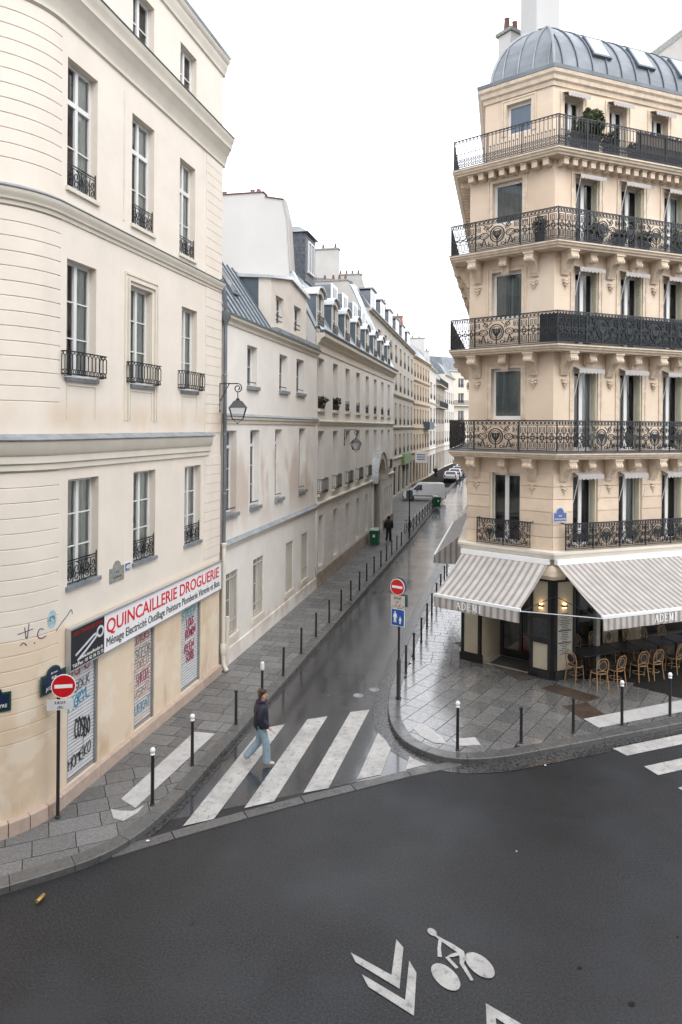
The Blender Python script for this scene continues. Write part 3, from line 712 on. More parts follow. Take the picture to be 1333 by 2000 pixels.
# roller shutters with graffiti
slat = {}
STK = {'A': [[(0, 0), (.5, 1), (1, 0)], [(.2, .4), (.8, .45)]], 'B': [[(.1, 0), (.1, 1), (.7, .9), (.7, .6), (.1, .5), (.85, .35), (.8, .05), (.1, 0)]], 'C': [[(.95, .85), (.6, 1), (.1, .8), (.05, .3), (.4, 0), (.95, .15)]], 'D': [[(.1, 0), (.1, 1), (.8, .8), (.9, .3), (.5, 0), (.1, 0)]], 'E': [[(.9, 1), (.1, .95), (.1, .02), (.9, 0)], [(.1, .5), (.7, .52)]],
 'K': [[(.1, 0), (.12, 1)], [(.9, 1), (.12, .45), (.95, 0)]], 'L': [[(.15, 1), (.1, .05), (.9, 0)]], 'M': [[(0, 0), (.15, 1), (.5, .4), (.85, 1), (1, 0)]], 'N': [[(.05, 0), (.1, 1), (.9, 0), (.95, 1)]], 'O': [[(.5, 1), (.1, .75), (.05, .3), (.5, 0), (.95, .3), (.9, .75), (.5, 1)]], 'P': [[(.1, 0), (.12, 1), (.8, .9), (.8, .55), (.12, .5)]], 'R': [[(.1, 0), (.12, 1), (.8, .9), (.8, .55), (.12, .5), (.9, 0)]],
 'S': [[(.9, .85), (.5, 1), (.1, .8), (.4, .52), (.9, .3), (.5, 0), (.05, .15)]], 'T': [[(0, 1), (1, .97)], [(.5, 1), (.48, 0)]], 'U': [[(.05, 1), (.1, .2), (.5, 0), (.9, .2), (.95, 1)]], 'Y': [[(0, 1), (.5, .5), (1, 1)], [(.5, .5), (.45, 0)]], 'H': [[(.1, 0), (.1, 1)], [(.9, 0), (.9, 1)], [(.1, .5), (.9, .55)]], 'I': [[(.5, 0), (.5, 1)]], 'F': [[(.9, 1), (.1, .95), (.12, 0)], [(.1, .5), (.7, .52)]], 'V': [[(0, 1), (.5, 0), (1, 1)]], 'X': [[(0, 0), (1, 1)], [(0, 1), (1, 0)]], 'Z': [[(0, 1), (1, 1), (0, 0), (1, 0)]]}
GRC = {'k': mat('spray_black', (.03, .03, .032), .6, .2, 20), 'r': mat('spray_red', (.50, .09, .11), .6, .2, 20), 'b': mat('spray_blue', (.08, .36, .58), .6, .2, 20), 'c': mat('spray_cyan', (.16, .52, .58), .6, .2, 20), 'p': mat('spray_crimson', (.42, .03, .10), .6, .2, 20), 'g': mat('spray_grey', (.16, .16, .17), .6, .2, 20), 'o': mat('spray_rust', (.45, .17, .10), .6, .2, 20), 'v': mat('marker_violet', (.07, .05, .14), .6, .2, 20), 'a': mat('spray_pale_blue', (.42, .62, .68), .7, .2, 9)}
def smooth_pts(p, n=2):
    return chaikin(p, n) if len(p) > 2 else p
def graffiti(parent, word, F, s, z, w, h, col, lw=.02, slope=0., o=.028, jit=.2):
    k = MB(); cw = w/len(word); rg = random.Random(word+str(s))
    for i, ch in enumerate(word):
        for st in STK.get(ch, []):
            pts = [((i+.06+x*1.02+rg.uniform(-jit, jit)*.5)*cw, y*h+rg.uniform(-jit, jit)*h*.4) for x, y in st]
            pts = [(s+x, z+y+x*slope) for x, y in smooth_pts(pts)]
            k.ribbon(pts, lw, (o-.004, o), F)
    return part(k, 'graffiti', GRC[col], parent)
for q in sh:
    me = MB(); k = MB(); k.fbox(F1, q[0]+.001, q[0]+.045, -.12, -.02, q[2], q[3]); k.fbox(F1, q[1]-.045, q[1]-.001, -.12, -.02, q[2], q[3]); k.fbox(F1, q[0]+.045, q[1]-.045, -.11, -.055, q[2]+.005, q[2]+.07)
    rs = part(k, 'roller_shutter', STEELR, B1); W = q[1]-q[0]-.09
    k = MB(); pr = [(-.006, 0), (.014, .012), (.020, .035), (.014, .058), (-.006, .07), (-.02, .07), (-.02, 0)]
    k.prism([(0, -a, z) for a, z in pr], (W, 0, 0)); sm = k.mesh('slat', mat('warm_shutter_steel', (.60, .555, .52), .5, .08, 3, metal=.1) if q is sh[1] else STEEL)
    n = int((q[3]-q[2]-.07)/.0725)
    for i in range(n): 
        p = F1(q[0]+.045, -.085, q[2]+.072+i*.0725); inst('slat', sm, rs, p, F1.rz())
    q2 = rs
    if q is sh[0]:
        Fg = Frame(F1.P, F1.u, F1.n)
        for a in (('VOMO', .10, 2.42, .74, .26, 'r', .022), ('SOLK', .30, 2.13, .52, .2, 'g', .022), ('AKRYL', .10, 1.80, .72, .26, 'b', .03), ('COSBO', .32, 1.20, .52, .40, 'k', .032), ('HOMEKO', .10, .62, .78, .24, 'k', .022)):
            graffiti(rs, a[0], Fg, q[0]+a[1], a[2], a[3], a[4], a[5], a[6], -.25 if a[0] == 'COSBO' else .12, -.055)
        k = MB(); k.ribbon([(q[0]+.62, 1.15), (q[0]+.60, .72)], .008, (-.060, -.056), F1); part(k, 'graffiti', GRC['k'], rs)
    elif q is sh[1]:
        for a in (('CUYORS', .06, 2.38, .72, .22, 'r', .02), ('SCEOB', .12, 2.0, .72, .26, 'g', .014), ('COREO', .06, 1.75, .7, .22, 'o', .012), ('SHKORE', .16, 1.38, .66, .30, 'p', .014), ('VSNZ', .06, 1.10, .75, .20, 'o', .012), ('UEKAT', .12, .72, .70, .22, 'b', .02)):
            graffiti(rs, a[0], F1, q[0]+a[1], a[2], a[3], a[4], a[5], a[6], .05, -.055)
    else:
        for a in (('STEEP', .12, 2.32, .85, .22, 'c', .03), ('LOUS', .40, 2.05, .45, .24, 'p', .03), ('ROARN', .35, 1.75, .60, .26, 'p', .03), ('REEN', .30, 1.38, .55, .24, 'p', .03), ('SORB', .38, 1.10, .50, .24, 'p', .03)):
            graffiti(rs, a[0], F1, q[0]+a[1], a[2], a[3], a[4], a[5], a[6], .03, -.055)
# tags on the rounded corner: marker scrawl, following the curve
def Fcorner(a, o, z):
    d = END1-S_A+a; p = along(d); p2 = along(d+.02); t = (p2-p).normalized(); n = Vector((-t.y, t.x)); q = p+n*o; return (q.x, q.y, z)
for pts, c, lw in (([(.74, 3.84), (.70, 3.55), (.66, 3.90)], 'v', .014), ([(.86, 3.74), (.58, 3.78)], 'v', .014), ([(.36, 3.72), (.46, 3.76), (.50, 3.62), (.42, 3.55), (.30, 3.58)], 'v', .016), ([(.82, 3.52), (.76, 3.58), (.70, 3.50)], 'v', .014), ([(.56, 3.50), (.54, 3.52)], 'v', .02)):
    k = MB(); k.ribbon(smooth_pts(pts), lw, (.003, .007), lambda a, o, z: Fcorner(a, o, z)); part(k, 'graffiti', GRC[c], B1)
k = MB(); k.ribbon(smooth_pts([(-.45, 3.60), (-.32, 3.70), (-.12, 3.80), (.02, 3.92), (.05, 3.80)]), .014, (.004, .008), F1); part(k, 'graffiti', GRC['v'], B1)
k = MB(); c_ = [Fcorner(.16+.115*math.cos(t), .006, 3.86+.17*math.sin(t)) for t in [i*.35 for i in range(18)]]; k.poly(c_); part(k, 'graffiti', GRC['a'], B1)
for dx, dz in ((.05, .02), (-.04, .02), (.06, -.03), (-.05, -.02), (.0, .03)):
    k = MB(); k.poly([Fcorner(.16+dx+.022*math.cos(t), .009, 3.88+dz+.022*math.sin(t)) for t in [i*.8 for i in range(8)]]); part(k, 'graffiti', GRC['g'], B1)

# ------------------------------------------------------------------ hardware shop sign
sg = thing('shop_sign', 'long white hardware shop sign board with red capitals and a black pincers panel', 'shop sign', F1(3.5, 0, 2.72))
s0, s1, zb, zt = -.14, 7.06, 2.72, 3.52
k = MB(); k.fbox(F1, s0, s1, .012, .10, zb, zt); part(k, 'case', WHP, sg)
k = MB(); k.fbox(F1, s0-.025, s1+.025, .008, .13, zt, zt+.04); k.fbox(F1, s0-.025, s1+.025, .008, .115, zb-.03, zb); k.fbox(F1, s0-.025, s0-.001, .008, .115, zb, zt); k.fbox(F1, s1+.001, s1+.025, .008, .115, zb, zt); part(k, 'frame', ALU, sg)
k = MB(); k.fbox(F1, s0, 1.01, .10, .105, zb, zt); part(k, 'black_panel', BLKT, sg)
put_words('QUINCAILLERIE DROGUERIE', .43, REDT, sg, F1, 1.10, .102, 3.10, 5.80, .004)
put_words('Ménage Electricité Outillage Peinture Plomberie Vitrerie et Bois', .27, BLKT, sg, F1, 1.10, .102, 2.82, 5.85)
put_text("AUX TENAILLES D'OR", .105, mat('letter_dark_red', (.30, .02, .02), .5, .04, 6), sg, F1, s0+.06, .107, 3.38, 1, 1.02, 'lettering', bold=.002)
put_text('www.tenaillesdor.fr', .10, WHTT, sg, F1, s0+.30, .107, 2.86, 1, .80, 'lettering')
put_text('Tél./Fax : 01 42 36 72 73', .10, WHTT, sg, F1, s0+.06, .107, 2.755, 1, 1.05, 'lettering')
k = MB(); SILV = mat('pincers_silver', (.62, .63, .70), .4, .08, 5)
k.ribbon([(s0+.16, 2.98), (s0+.78, 3.22), (s0+.86, 3.22)], .045, (.107, .111), F1); k.ribbon([(s0+.22, 2.86), (s0+.50, 2.98), (s0+.84, 3.15), (s0+.87, 3.20)], .05, (.108, .1115), F1)
k.ribbon([(s0+1.00+.12*math.cos(t)*.9, 3.23+.10*math.sin(t)) for t in [i*.35 for i in range(19)]], .05, (.107, .1122), F1)
part(k, 'pincers_drawing', SILV, sg)
# enamel plates
def plate(name, label, F, s, z, w, h, cap, mface, mrim, lines, mtext, rgt=1, top=None):
    """street plate with a domed top; centre s, bottom z"""
    o = F(s, 0, z); t = thing(name, label, 'street sign', o)
    def shape(e):
        pts = [(s-w/2-e, z-e), (s+w/2+e, z-e), (s+w/2+e, z+h+e)]
        pts += [(s+w*.30*math.cos(a), z+h+e+(cap)*math.sin(a)) for a in [i*math.pi/8 for i in range(9)]] if cap else []
        return pts+[(s-w/2-e, z+h+e)]
    k = MB(); k.prism([F(a, .004, b) for a, b in shape(.03)], Vector(F(s, .016, z))-Vector(F(s, 0, z))); part(k, 'rim', mrim, t)
    k = MB(); k.prism([F(a, .02, b) for a, b in shape(-.004)], Vector(F(s, .004, z))-Vector(F(s, 0, z))); part(k, 'plate_face', mface, t)
    for tx, sz, dz, wd in lines: put_text(tx, sz, mtext, t, F, s, .0265, z+dz, rgt, wd, 'lettering', 'CENTER')
    return t
pc = Vector(Fcorner(1.16, 0, 0)[:2]); pd = (Vector(Fcorner(1.08, 0, 0)[:2])-Vector(Fcorner(1.24, 0, 0)[:2])).normalized(); pn = Vector((pd.y, -pd.x))
Fp = Frame(pc, pd, pn)
plate('street_name_plate', 'dark green enamel RUE MONTMARTRE plate on the rounded corner', Fp, -.13, 2.42, .58, .29, .13, NAVY, GRNE, [('RUE', .085, .17, .13), ('MONTMARTRE', .085, .05, .50), ('2e Arrt', .05, .305, .16)], WHTT)
pc = Vector(Fcorner(.20, 0, 0)[:2]); pd = (Vector(Fcorner(.1, 0, 0)[:2])-Vector(Fcorner(.3, 0, 0)[:2])).normalized(); Fp2 = Frame(pc+Vector((pd.y, -pd.x))*.02, pd, Vector((pd.y, -pd.x)))
plate('street_name_plate', 'dark green enamel RUE DES JEUNEURS plate half behind the no entry sign', Fp2, .06, 2.50, .58, .31, .13, NAVY, GRNE, [('RUE', .075, .22, .12), ('DES', .06, .14, .10), ('JEÛNEURS', .08, .04, .42), ('2e Arrt', .05, .325, .16)], WHTT)
plate('stone_street_plate', 'weathered grey carved street plate beside the small blue number 48', F1, 1.62, 4.14, .50, .26, .14, STNP, STNP, [('RUE', .06, .17, .12), ('JEÛNEURS', .06, .06, .34)], mat('stone_letter', (.20, .2, .19), .8, .2, 9))
t = thing('house_number_plate', 'small blue enamel house number 48 on the cream wall', 'number plate', F1(2.06, 0, 4.25))
k = MB(); k.fbox(F1, 1.94, 2.18, .004, .014, 4.25, 4.45); part(k, 'rim', WHP, t); k = MB(); k.fbox(F1, 1.955, 2.165, .014, .018, 4.265, 4.435); part(k, 'plate_face', BLUP, t)
put_text('48', .15, WHTT, t, F1, 2.06, .02, 4.295, 1, .15, 'lettering', 'CENTER')
# ------------------------------------------------------------------ second building on the left: pale plastered house with zinc roof
P2 = Vector((-3.41, 21.62)); U2 = (Vector((-1.10, 31.48))-P2).normalized(); N2 = Vector((U2.y, -U2.x)); F2 = Frame(P2, U2, N2)
B2 = thing('plastered_house', 'pale plastered house with damp stains, zinc string courses and a seamed zinc roof', 'building', F2(4.5, 0, .12))
S0, S1 = -.86, 10.02
g2 = [(-.50, .46, .95, 2.97), (1.87, 2.90, .95, 2.97), (5.55, 6.47, .95, 2.93), (7.70, 8.67, .97, 2.96)]
p2 = [(-.70, .28, 4.82, 7.44), (1.50, 2.40, 4.82, 7.45), (4.12, 4.98, 4.84, 7.47), (7.25, 8.20, 4.86, 7.50)]
t2 = [(1.16, 2.12, 8.92, 10.30), (4.56, 5.56, 8.95, 10.35), (6.80, 7.92, 8.97, 10.40)]
mb = MB(); wall_grid(mb, F2, S0, S1, .1, 11.0, [q+(.26,) for q in g2+p2+t2])
mb.quad(F2(S0, 0, .1), F2(S0, -7, .1), F2(S0, -7, 11), F2(S0, 0, 11))
part(mb, 'wall', PL2, B2)
path2 = [F2(S1, 0, 0)[:2], F2(S0, 0, 0)[:2]]
k = MB(); sweep(k, path2, [(-.02, 10.72), (.04, 10.74), (.06, 10.84), (.16, 10.92), (.18, 11.0), (-.02, 11.02)]); part(k, 'cornice', PL1b, B2)
k = MB(); sweep(k, path2, [(-.1, 11.022), (.20, 11.003), (.22, 11.06), (-.1, 11.12)]); part(k, 'gutter', LEAD, B2)
k = MB(); sweep(k, path2, [(-.02, 7.64), (.04, 7.66), (.05, 7.76), (.10, 7.80), (.11, 7.88), (-.02, 7.89)]); part(k, 'string_course', PL1b, B2)
k = MB(); sweep(k, path2, [(-.02, 7.893), (.13, 7.883), (.135, 7.90), (.0, 7.98)]); part(k, 'zinc_capping', LEAD, B2)
k = MB(); sweep(k, path2, [(-.02, 3.72), (.04, 3.74), (.05, 3.80), (.09, 3.82), (.10, 3.90), (-.02, 3.91)]); part(k, 'string_course', PL1b, B2)
k = MB(); sweep(k, path2, [(-.02, 3.913), (.14, 3.903), (.145, 3.92), (.0, 4.03)]); part(k, 'zinc_capping', LEAD, B2)
k = MB(); k.fbox(F2, S0, S1, -.02, .035, .10, .62); part(k, 'plinth', PL2, B2)
for q in t2: window(B2, F2, *q, rec=.22, rows=2, curtain=(CURT, [(.0, .9)]))
for q in p2: window(B2, F2, *q, rec=.22, rows=3, transom=q[2]+(q[3]-q[2])*.80, curtain=(CURT, [(.0, .95)]))
for q in g2: window(B2, F2, *q, rec=.25, rows=2, curtain=(CURT, [(.0, .9)]))
for q in t2+p2:
    k = MB(); k.fbox(F2, q[0]-.04, q[1]+.10, -.22, .10, q[2]-.11, q[2]+.012); part(k, 'sill', LEAD, B2)
    k = MB(); k.fbox(F2, q[0]+.004, q[1]-.004, -.05, -.03, q[2]+.14, q[2]+.17); k.fbox(F2, q[0]+.004, q[0]+.03, -.05, -.03, q[2]+.02, q[2]+.14); part(k, 'window_bar', IRON, B2)
for q in g2:      # window bars painted like the wall
    k = MB(); n = 6
    k2 = B2
    for i in range(n+1):
        x = q[0]+.04+(q[1]-q[0]-.08)*i/n; k.fbox(F2, x-.010, x+.010, -.05, -.03, q[2]+.02, q[3]-.02)
    for z in (q[2]+.05, q[2]+.45, q[3]-.2): k.fbox(F2, q[0]+.004, q[1]-.004, -.056, -.024, z, z+.03)
    part(k, 'window_bars', mat('beige_bars', (.55, .50, .43), .6, .05, 3), B2)
    k = MB(); k.fbox(F2, q[0]-.05, q[1]+.06, -.25, .05, q[2]-.16, q[2]+.01); part(k, 'sill', PL1b, B2)
# seamed zinc roof on the near half
RT = math.radians(56)
def roof2(s, t, up=0.): return F2(s, -t, 11.1+t*math.tan(RT)+up)
k = MB(); k.quad(roof2(S0, -.08), roof2(3.72, -.08), roof2(3.72, 1.6), roof2(S0, 1.6)); k.quad(roof2(S0, 1.6), roof2(3.72, 1.6), F2(3.72, -4, 14.3), F2(S0, -4, 14.3))
k.quad(F2(3.72, -1.6, 13.45), F2(S1, -1.6, 13.45), F2(S1, -4, 14.3), F2(3.72, -4, 14.3))
rf = part(k, 'roof', ZINCL, B2)
for i in range(10):
    s = S0+.12+i*.48
    if s > 3.7: break
    k = MB(); a, b = Vector(roof2(s, -.06)), Vector(roof2(s, 1.6)); nn = Vector((-U2.y*0, 0, 0)); n3 = Vector((N2.x*math.sin(RT), N2.y*math.sin(RT), math.cos(RT)))
    uu = Vector((U2.x, U2.y, 0))*.02
    k.hexa([a-uu, a+uu, b+uu, b-uu, a-uu+n3*.06, a+uu+n3*.06, b+uu+n3*.06, b-uu+n3*.06]); part(k, 'roof_seam', ZINCD, rf)
k = MB(); n3 = Vector((N2.x*math.sin(RT), N2.y*math.sin(RT), math.cos(RT)))
for a, b, c, d, h in ((1.22, 1.82, .62, 1.25, .10),):
    P = [Vector(roof2(a, c)), Vector(roof2(b, c)), Vector(roof2(b, d)), Vector(roof2(a, d))]; k.hexa(P+[p+n3*h for p in P])
sk = part(k, 'skylight', ZINCD, rf)
k = MB(); P = [Vector(roof2(1.28, .68))+n3*.104, Vector(roof2(1.76, .68))+n3*.104, Vector(roof2(1.76, 1.19))+n3*.104, Vector(roof2(1.28, 1.19))+n3*.104]; k.quad(*P); part(k, 'pane', FGL, rf)
# rendered roof storey with zinc cheek
mb = MB(); gs0, gs1 = 3.72, 8.4; dw = [(4.24, 5.19, 11.50, 12.55), (6.57, 7.62, 11.52, 12.57)]
Fg2 = Frame(P2-N2*.06, U2, N2)
wall_grid(mb, Fg2, gs0, gs1, 11.05, 13.0, [q+(.2,) for q in dw])
mb.poly([Fg2(gs0, 0, 13.0), Fg2(gs1, 0, 13.0), Fg2(gs1, 0, 13.2), Fg2(6.0, 0, 13.5), Fg2(gs0, 0, 13.08)])
mb.quad(Fg2(gs0, 0, 11.05), Fg2(gs0, -.5, 11.05), Fg2(gs0, -.5, 13.1), Fg2(gs0, 0, 13.08)); mb.quad(Fg2(gs1, 0, 11.05), Fg2(gs1, -2, 11.05), Fg2(gs1, -2, 13.2), Fg2(gs1, 0, 13.2))
rs_ = part(mb, 'roof_storey_wall', mat('stained_cream_render', (.72, .665, .60), .87, .06, 1.2, bump=.12, bscale=30), B2)
add_layer(MATS['stained_cream_render'], (.48, .31, .20), lambda n, l, p: mul_(n, l, mr_(n, l, (lambda q: (l.new(p, q.inputs[0]), q.outputs[1])[1])(n.new('ShaderNodeSeparateXYZ')), 25.30, 25.05), mr_(n, l, noise_(n, l, p, 2.2, (1, 1, .2)), .35, .6, .2, .9)))
for q in dw: window(B2, Fg2, *q, rec=.16, rows=2, curtain=(CURT, [(.0, .9)]))
for q in dw:
    for dz in (.10, .28):
        k = MB(); k.fbox(Fg2, q[0]+.05, q[1]-.2, -.03, .01, q[2]+dz, q[2]+dz+.035); part(k, 'window_bar', IRON, B2)
k = MB(); k.poly([Fg2(gs0+.004, -.5, 11.6), Fg2(gs0+.004, -1.62, 13.25), Fg2(gs0+.004, -1.62, 13.30), Fg2(gs0+.004, -.5, 13.12)]); part(k, 'zinc_cheek', ZINCD, B2)
k = MB(); k.hexa([Fg2(gs0-.1, .12, 13.06), Fg2(gs0-.1, -1.7, 13.2), Fg2(6.0, -1.7, 13.55), Fg2(6.0, .12, 13.48), Fg2(gs0-.1, .12, 13.16), Fg2(gs0-.1, -1.7, 13.34), Fg2(6.0, -1.7, 13.75), Fg2(6.0, .12, 13.62)])
k.hexa([Fg2(6.0, .12, 13.48), Fg2(6.0, -1.7, 13.55), Fg2(gs1+.15, -1.7, 13.3), Fg2(gs1+.15, .12, 13.16), Fg2(6.0, .12, 13.62), Fg2(6.0, -1.7, 13.75), Fg2(gs1+.15, -1.7, 13.5), Fg2(gs1+.15, .12, 13.30)])
part(k, 'zinc_coping', ZINCL, B2)
k = MB(); k.fbox(F2, 3.8, S1, -.3, .16, 11.10, 11.26); part(k, 'zinc_ledge', LEAD, B2)
k = MB(); k.poly([F2(8.4, -.1, 11.2), F2(S1, -.1, 11.2), F2(S1, -1.6, 13.4), F2(8.4, -1.6, 13.4)]); part(k, 'roof_slope', SLATEL, B2)
# rain-water pipe between the first two buildings
dp = thing('drainpipe', 'grey drainpipe with hopper head and cream cast iron shoe at the building joint', 'drainpipe', F2(-.93, .1, .12))
pp = F2(-.93, .1, 0)
k = MB(); k.tube([(pp[0], pp[1], 4.0), (pp[0], pp[1], 10.9)], .055, 10); part(k, 'pipe', ZINC, dp, 40)
k = MB(); k.lathe([(.06, 10.6), (.07, 10.7), (.15, 10.85), (.16, 11.05), (.12, 11.06)], (pp[0], pp[1], 0), 12); k.tube([(pp[0], pp[1], 11.0), (pp[0]-.02, pp[1]-.1, 11.5), (pp[0]-.1, pp[1]-.2, 12.0)], .07, 8); part(k, 'hopper', ZINC, dp, 40)
k = MB(); k.tube([(pp[0], pp[1], .65), (pp[0], pp[1], 4.0)], .07, 10); k.lathe([(.075, 3.9), (.09, 3.92), (.09, 4.02), (.07, 4.04)], (pp[0], pp[1], 0), 12); k.lathe([(.085, .66), (.10, .70), (.10, .95), (.085, .98)], (pp[0], pp[1], 0), 12); part(k, 'lower_pipe', PL1b, dp, 40)
k = MB(); k.tube([(pp[0], pp[1], .7), (pp[0]+.01, pp[1], .35), (pp[0]+.12, pp[1]-.05, .17)], .075, 10); part(k, 'shoe', PL1b, dp, 40)
for z in (5.5, 7.3, 9.1): k = MB(); k.lathe([(.058, z), (.07, z+.01), (.07, z+.05), (.058, z+.06)], (pp[0], pp[1], 0), 12); part(k, 'pipe_collar', LEAD, dp, 40)
q3 = F2(-.55, .07, 0); k = MB(); k.tube([(q3[0], q3[1], .2), (q3[0], q3[1], 1.7)], .06, 8); part(k, 'vent_pipe', PL1b, dp, 40)

# ------------------------------------------------------------------ third building: long house with eight arched dormers
P3 = Vector((-1.03, 31.68)); U3 = (Vector((4.15, 54.02))-P3).normalized(); N3 = Vector((U3.y, -U3.x)); F3 = Frame(P3, U3, N3)
B3 = thing('long_mansard_house', 'long grey-cream house with eight arched dormers in a slate mansard roof', 'building', F3(11, 0, .12))
S0, S1 = -.30, 22.85
t3 = [(-.20+2.88*i, .92+2.88*i, 8.40, 10.78) for i in range(8)]
p3 = [(-.10+2.88*i, 1.04+2.88*i, 4.45, 7.37) for i in range(8)]
g3 = [(.08, 1.0, 1.02, 3.40), (3.0, 3.9, 1.0, 3.36), (5.85, 6.7, .98, 3.34), (8.7, 9.55, .98, 3.32), (11.5, 12.35, .98, 3.32)]+[(18.7+i*1.05, 19.4+i*1.05, .9, 3.1) for i in range(4)]
AR0, AR1 = 13.95, 17.05
mb = MB(); wall_grid(mb, F3, S0, S1, .1, 11.2, [q+(.28,) for q in t3+p3+g3]+[(AR0, AR1, .1, 3.86, .8)])
mb.quad(F3(S1, 0, .1), F3(S1, -8, .1), F3(S1, -8, 11.2), F3(S1, 0, 11.2))
part(mb, 'wall', PL3, B3)
path3 = [F3(S1, 0, 0)[:2], F3(S0, 0, 0)[:2]]
k = MB(); sweep(k, path3, [(-.02, 11.05), (.05, 11.08), (.06, 11.2), (-.0, 11.22), (.0, 11.42), (.10, 11.5), (.14, 11.62), (.32, 11.74), (.34, 11.9), (-.1, 11.92)]); part(k, 'cornice', PL1b, B3)
k = MB(); sweep(k, path3, [(.10, 11.925), (.36, 11.91), (.40, 12.02), (.38, 12.06), (.10, 12.04)]); part(k, 'roof_gutter', ZINCD, B3)
for z, p in ((7.66, .12), (3.86, .16)):
    pts_ = [path3] if z > 5 else [[F3(S1, 0, 0)[:2], F3(AR1+.35, 0, 0)[:2]], [F3(AR0-.35, 0, 0)[:2], F3(S0, 0, 0)[:2]]]
    for pp_ in pts_:
        k = MB(); sweep(k, pp_, [(-.02, z), (p*.5, z+.02), (p*.55, z+.1), (p, z+.14), (p, z+.2), (-.02, z+.23)]); part(k, 'string_course', PL1b, B3)
k = MB(); k.fbox(F3, S0, AR0-.35, -.02, .07, .10, .80); k.fbox(F3, AR1+.35, S1, -.02, .07, .10, .80); part(k, 'plinth', STB, B3)
# ground floor rustication
k = MB(); gaps = sorted([(q[0]-.06, q[1]+.06) for q in g3]+[(AR0-.4, AR1+.4)]); e = S0+.02; piers = []
for a, b in gaps:
    if a-e > .2: piers.append((e, a))
    e = b
piers.append((e, S1-.02))
for a, b in piers:
    for i in range(9):
        z = .82+i*.335; k.fbox(F3, a, b, -.01, .022, z+.012, z+.323)
part(k, 'rusticated_courses', PL3, B3, kind='stuff')
for q in t3: window(B3, F3, *q, rec=.26, rows=1, simple=True)
for q in p3: window(B3, F3, *q, rec=.26, rows=1, transom=q[3]-.8, simple=True)
for q in g3: window(B3, F3, *q, rec=.26, rows=1, simple=True)
for q in t3+p3:
    k = MB(); k.fbox(F3, q[0]-.06, q[1]+.12, -.25, .12, q[2]-.12, q[2]+.012); part(k, 'sill', PL1b, B3)
gb = basket_mesh(1.28, .66, .20); gb2 = grille_mesh(1.1, .55)
for q in p3: place_plane('balconette', gb, B3, F3, q[0]-.06, 0, q[2]+.03)
for i, q in enumerate(t3): place_plane('window_guard', gb2, B3, F3, q[0]+.01, -.03, q[2]+.03)
# arched carriage door
cx, cz, ra = (AR0+AR1)/2, 3.86, (AR1-AR0)/2
k = MB(); n = 14
for i in range(n):
    a, b = math.pi*i/n, math.pi*(i+1)/n
    pts = [(cx+ra*math.cos(a), cz+ra*math.sin(a)), (cx+(ra+.42)*math.cos(a), cz+(ra+.42)*math.sin(a)), (cx+(ra+.42)*math.cos(b), cz+(ra+.42)*math.sin(b)), (cx+ra*math.cos(b), cz+ra*math.sin(b))]
    v = MB(); v.prism([F3(x, -.6, z) for x, z in pts], Vector(F3(0, 1.0, 0))-Vector(F3(0, 0, 0))); part(v, 'voussoir', LIMB if i % 2 else PL1b, B3)
for x in ((AR0-.36, AR0), (AR1, AR1+.36)):
    v = MB(); v.fbox(F3, x[0], x[1], -.6, .12, .1, 3.86); part(v, 'door_pier', PL3, B3)
k = MB(); k.poly([F3(cx+ra*math.cos(math.pi*i/n), -.55, cz+ra*math.sin(math.pi*i/n)) for i in range(n+1)]); k.quad(F3(AR0, -.55, .1), F3(AR1, -.55, .1), F3(AR1, -.55, 3.86), F3(AR0, -.55, 3.86)); dr = part(k, 'carriage_door', mat('brown_door', (.16, .11, .075), .6, .2, 3, stretch=(6, 6, .6)), B3)
for i in range(4):
    for z0, z1 in ((.4, 1.5), (1.65, 3.6)):
        x = AR0+.1+i*.76; k = MB(); k.fbox(F3, x, x+.64, -.56, -.51, z0, z1); part(k, 'door_panel', MATS['brown_door'], dr)
k = MB(); sweep(k, [F3(AR1+.5, 0, 0)[:2], F3(AR1+.4, 0, 0)[:2]], [(0, 3.9), (.1, 3.9), (.1, 4.0), (0, 4.0)]); part(k, 'impost', PL1b, B3)
k = MB(); pts = [(cx+(ra+.5)*math.cos(math.pi*i/n), cz+(ra+.5)*math.sin(math.pi*i/n)) for i in range(n+1)]
k.ribbon(pts, .10, (.0, .48), F3); part(k, 'arch_hood', ZINCL, B3)
# mansard slope, upper roof
k = MB(); k.quad(F3(S0, .12, 12.05), F3(S1, .12, 12.05), F3(S1, -1.25, 14.7), F3(S0, -1.25, 14.7)); mroof = part(k, 'mansard_roof', SLATEL, B3)
k = MB(); k.quad(F3(S0, -1.25, 14.7), F3(S1, -1.25, 14.7), F3(S1, -5.5, 16.6), F3(S0, -5.5, 16.6)); part(k, 'upper_roof', ZINCL, B3)
# slates on the visible near strips (rows of real slates)
slm = MB(); slm.hexa([(0, 0, 0), (.30, 0, 0), (.30, .012, 0), (0, .012, 0), (0, .0, .26), (.30, .0, .26), (.30, .006, .26), (0, .006, .26)]); 
k = MB(); ang = math.atan2(2.65, 1.37)
for r_ in range(10):
    for c in range(76):
        s = S0+.02+c*.305+(r_ % 2)*.15
        if s > S1-.3: continue
        f = r_/10; o = .12-1.37*f+.03; z = 12.06+2.65*f
        o2 = o-1.37*.105; z2 = z+2.65*.105
        k.hexa([F3(s, o, z), F3(s+.295, o, z), F3(s+.295, o+.012, z), F3(s, o+.012, z), F3(s, o2, z2), F3(s+.295, o2, z2), F3(s+.295, o2+.006, z2), F3(s, o2+.006, z2)])
part(k, 'slates', SLATEL, B3, kind='stuff')
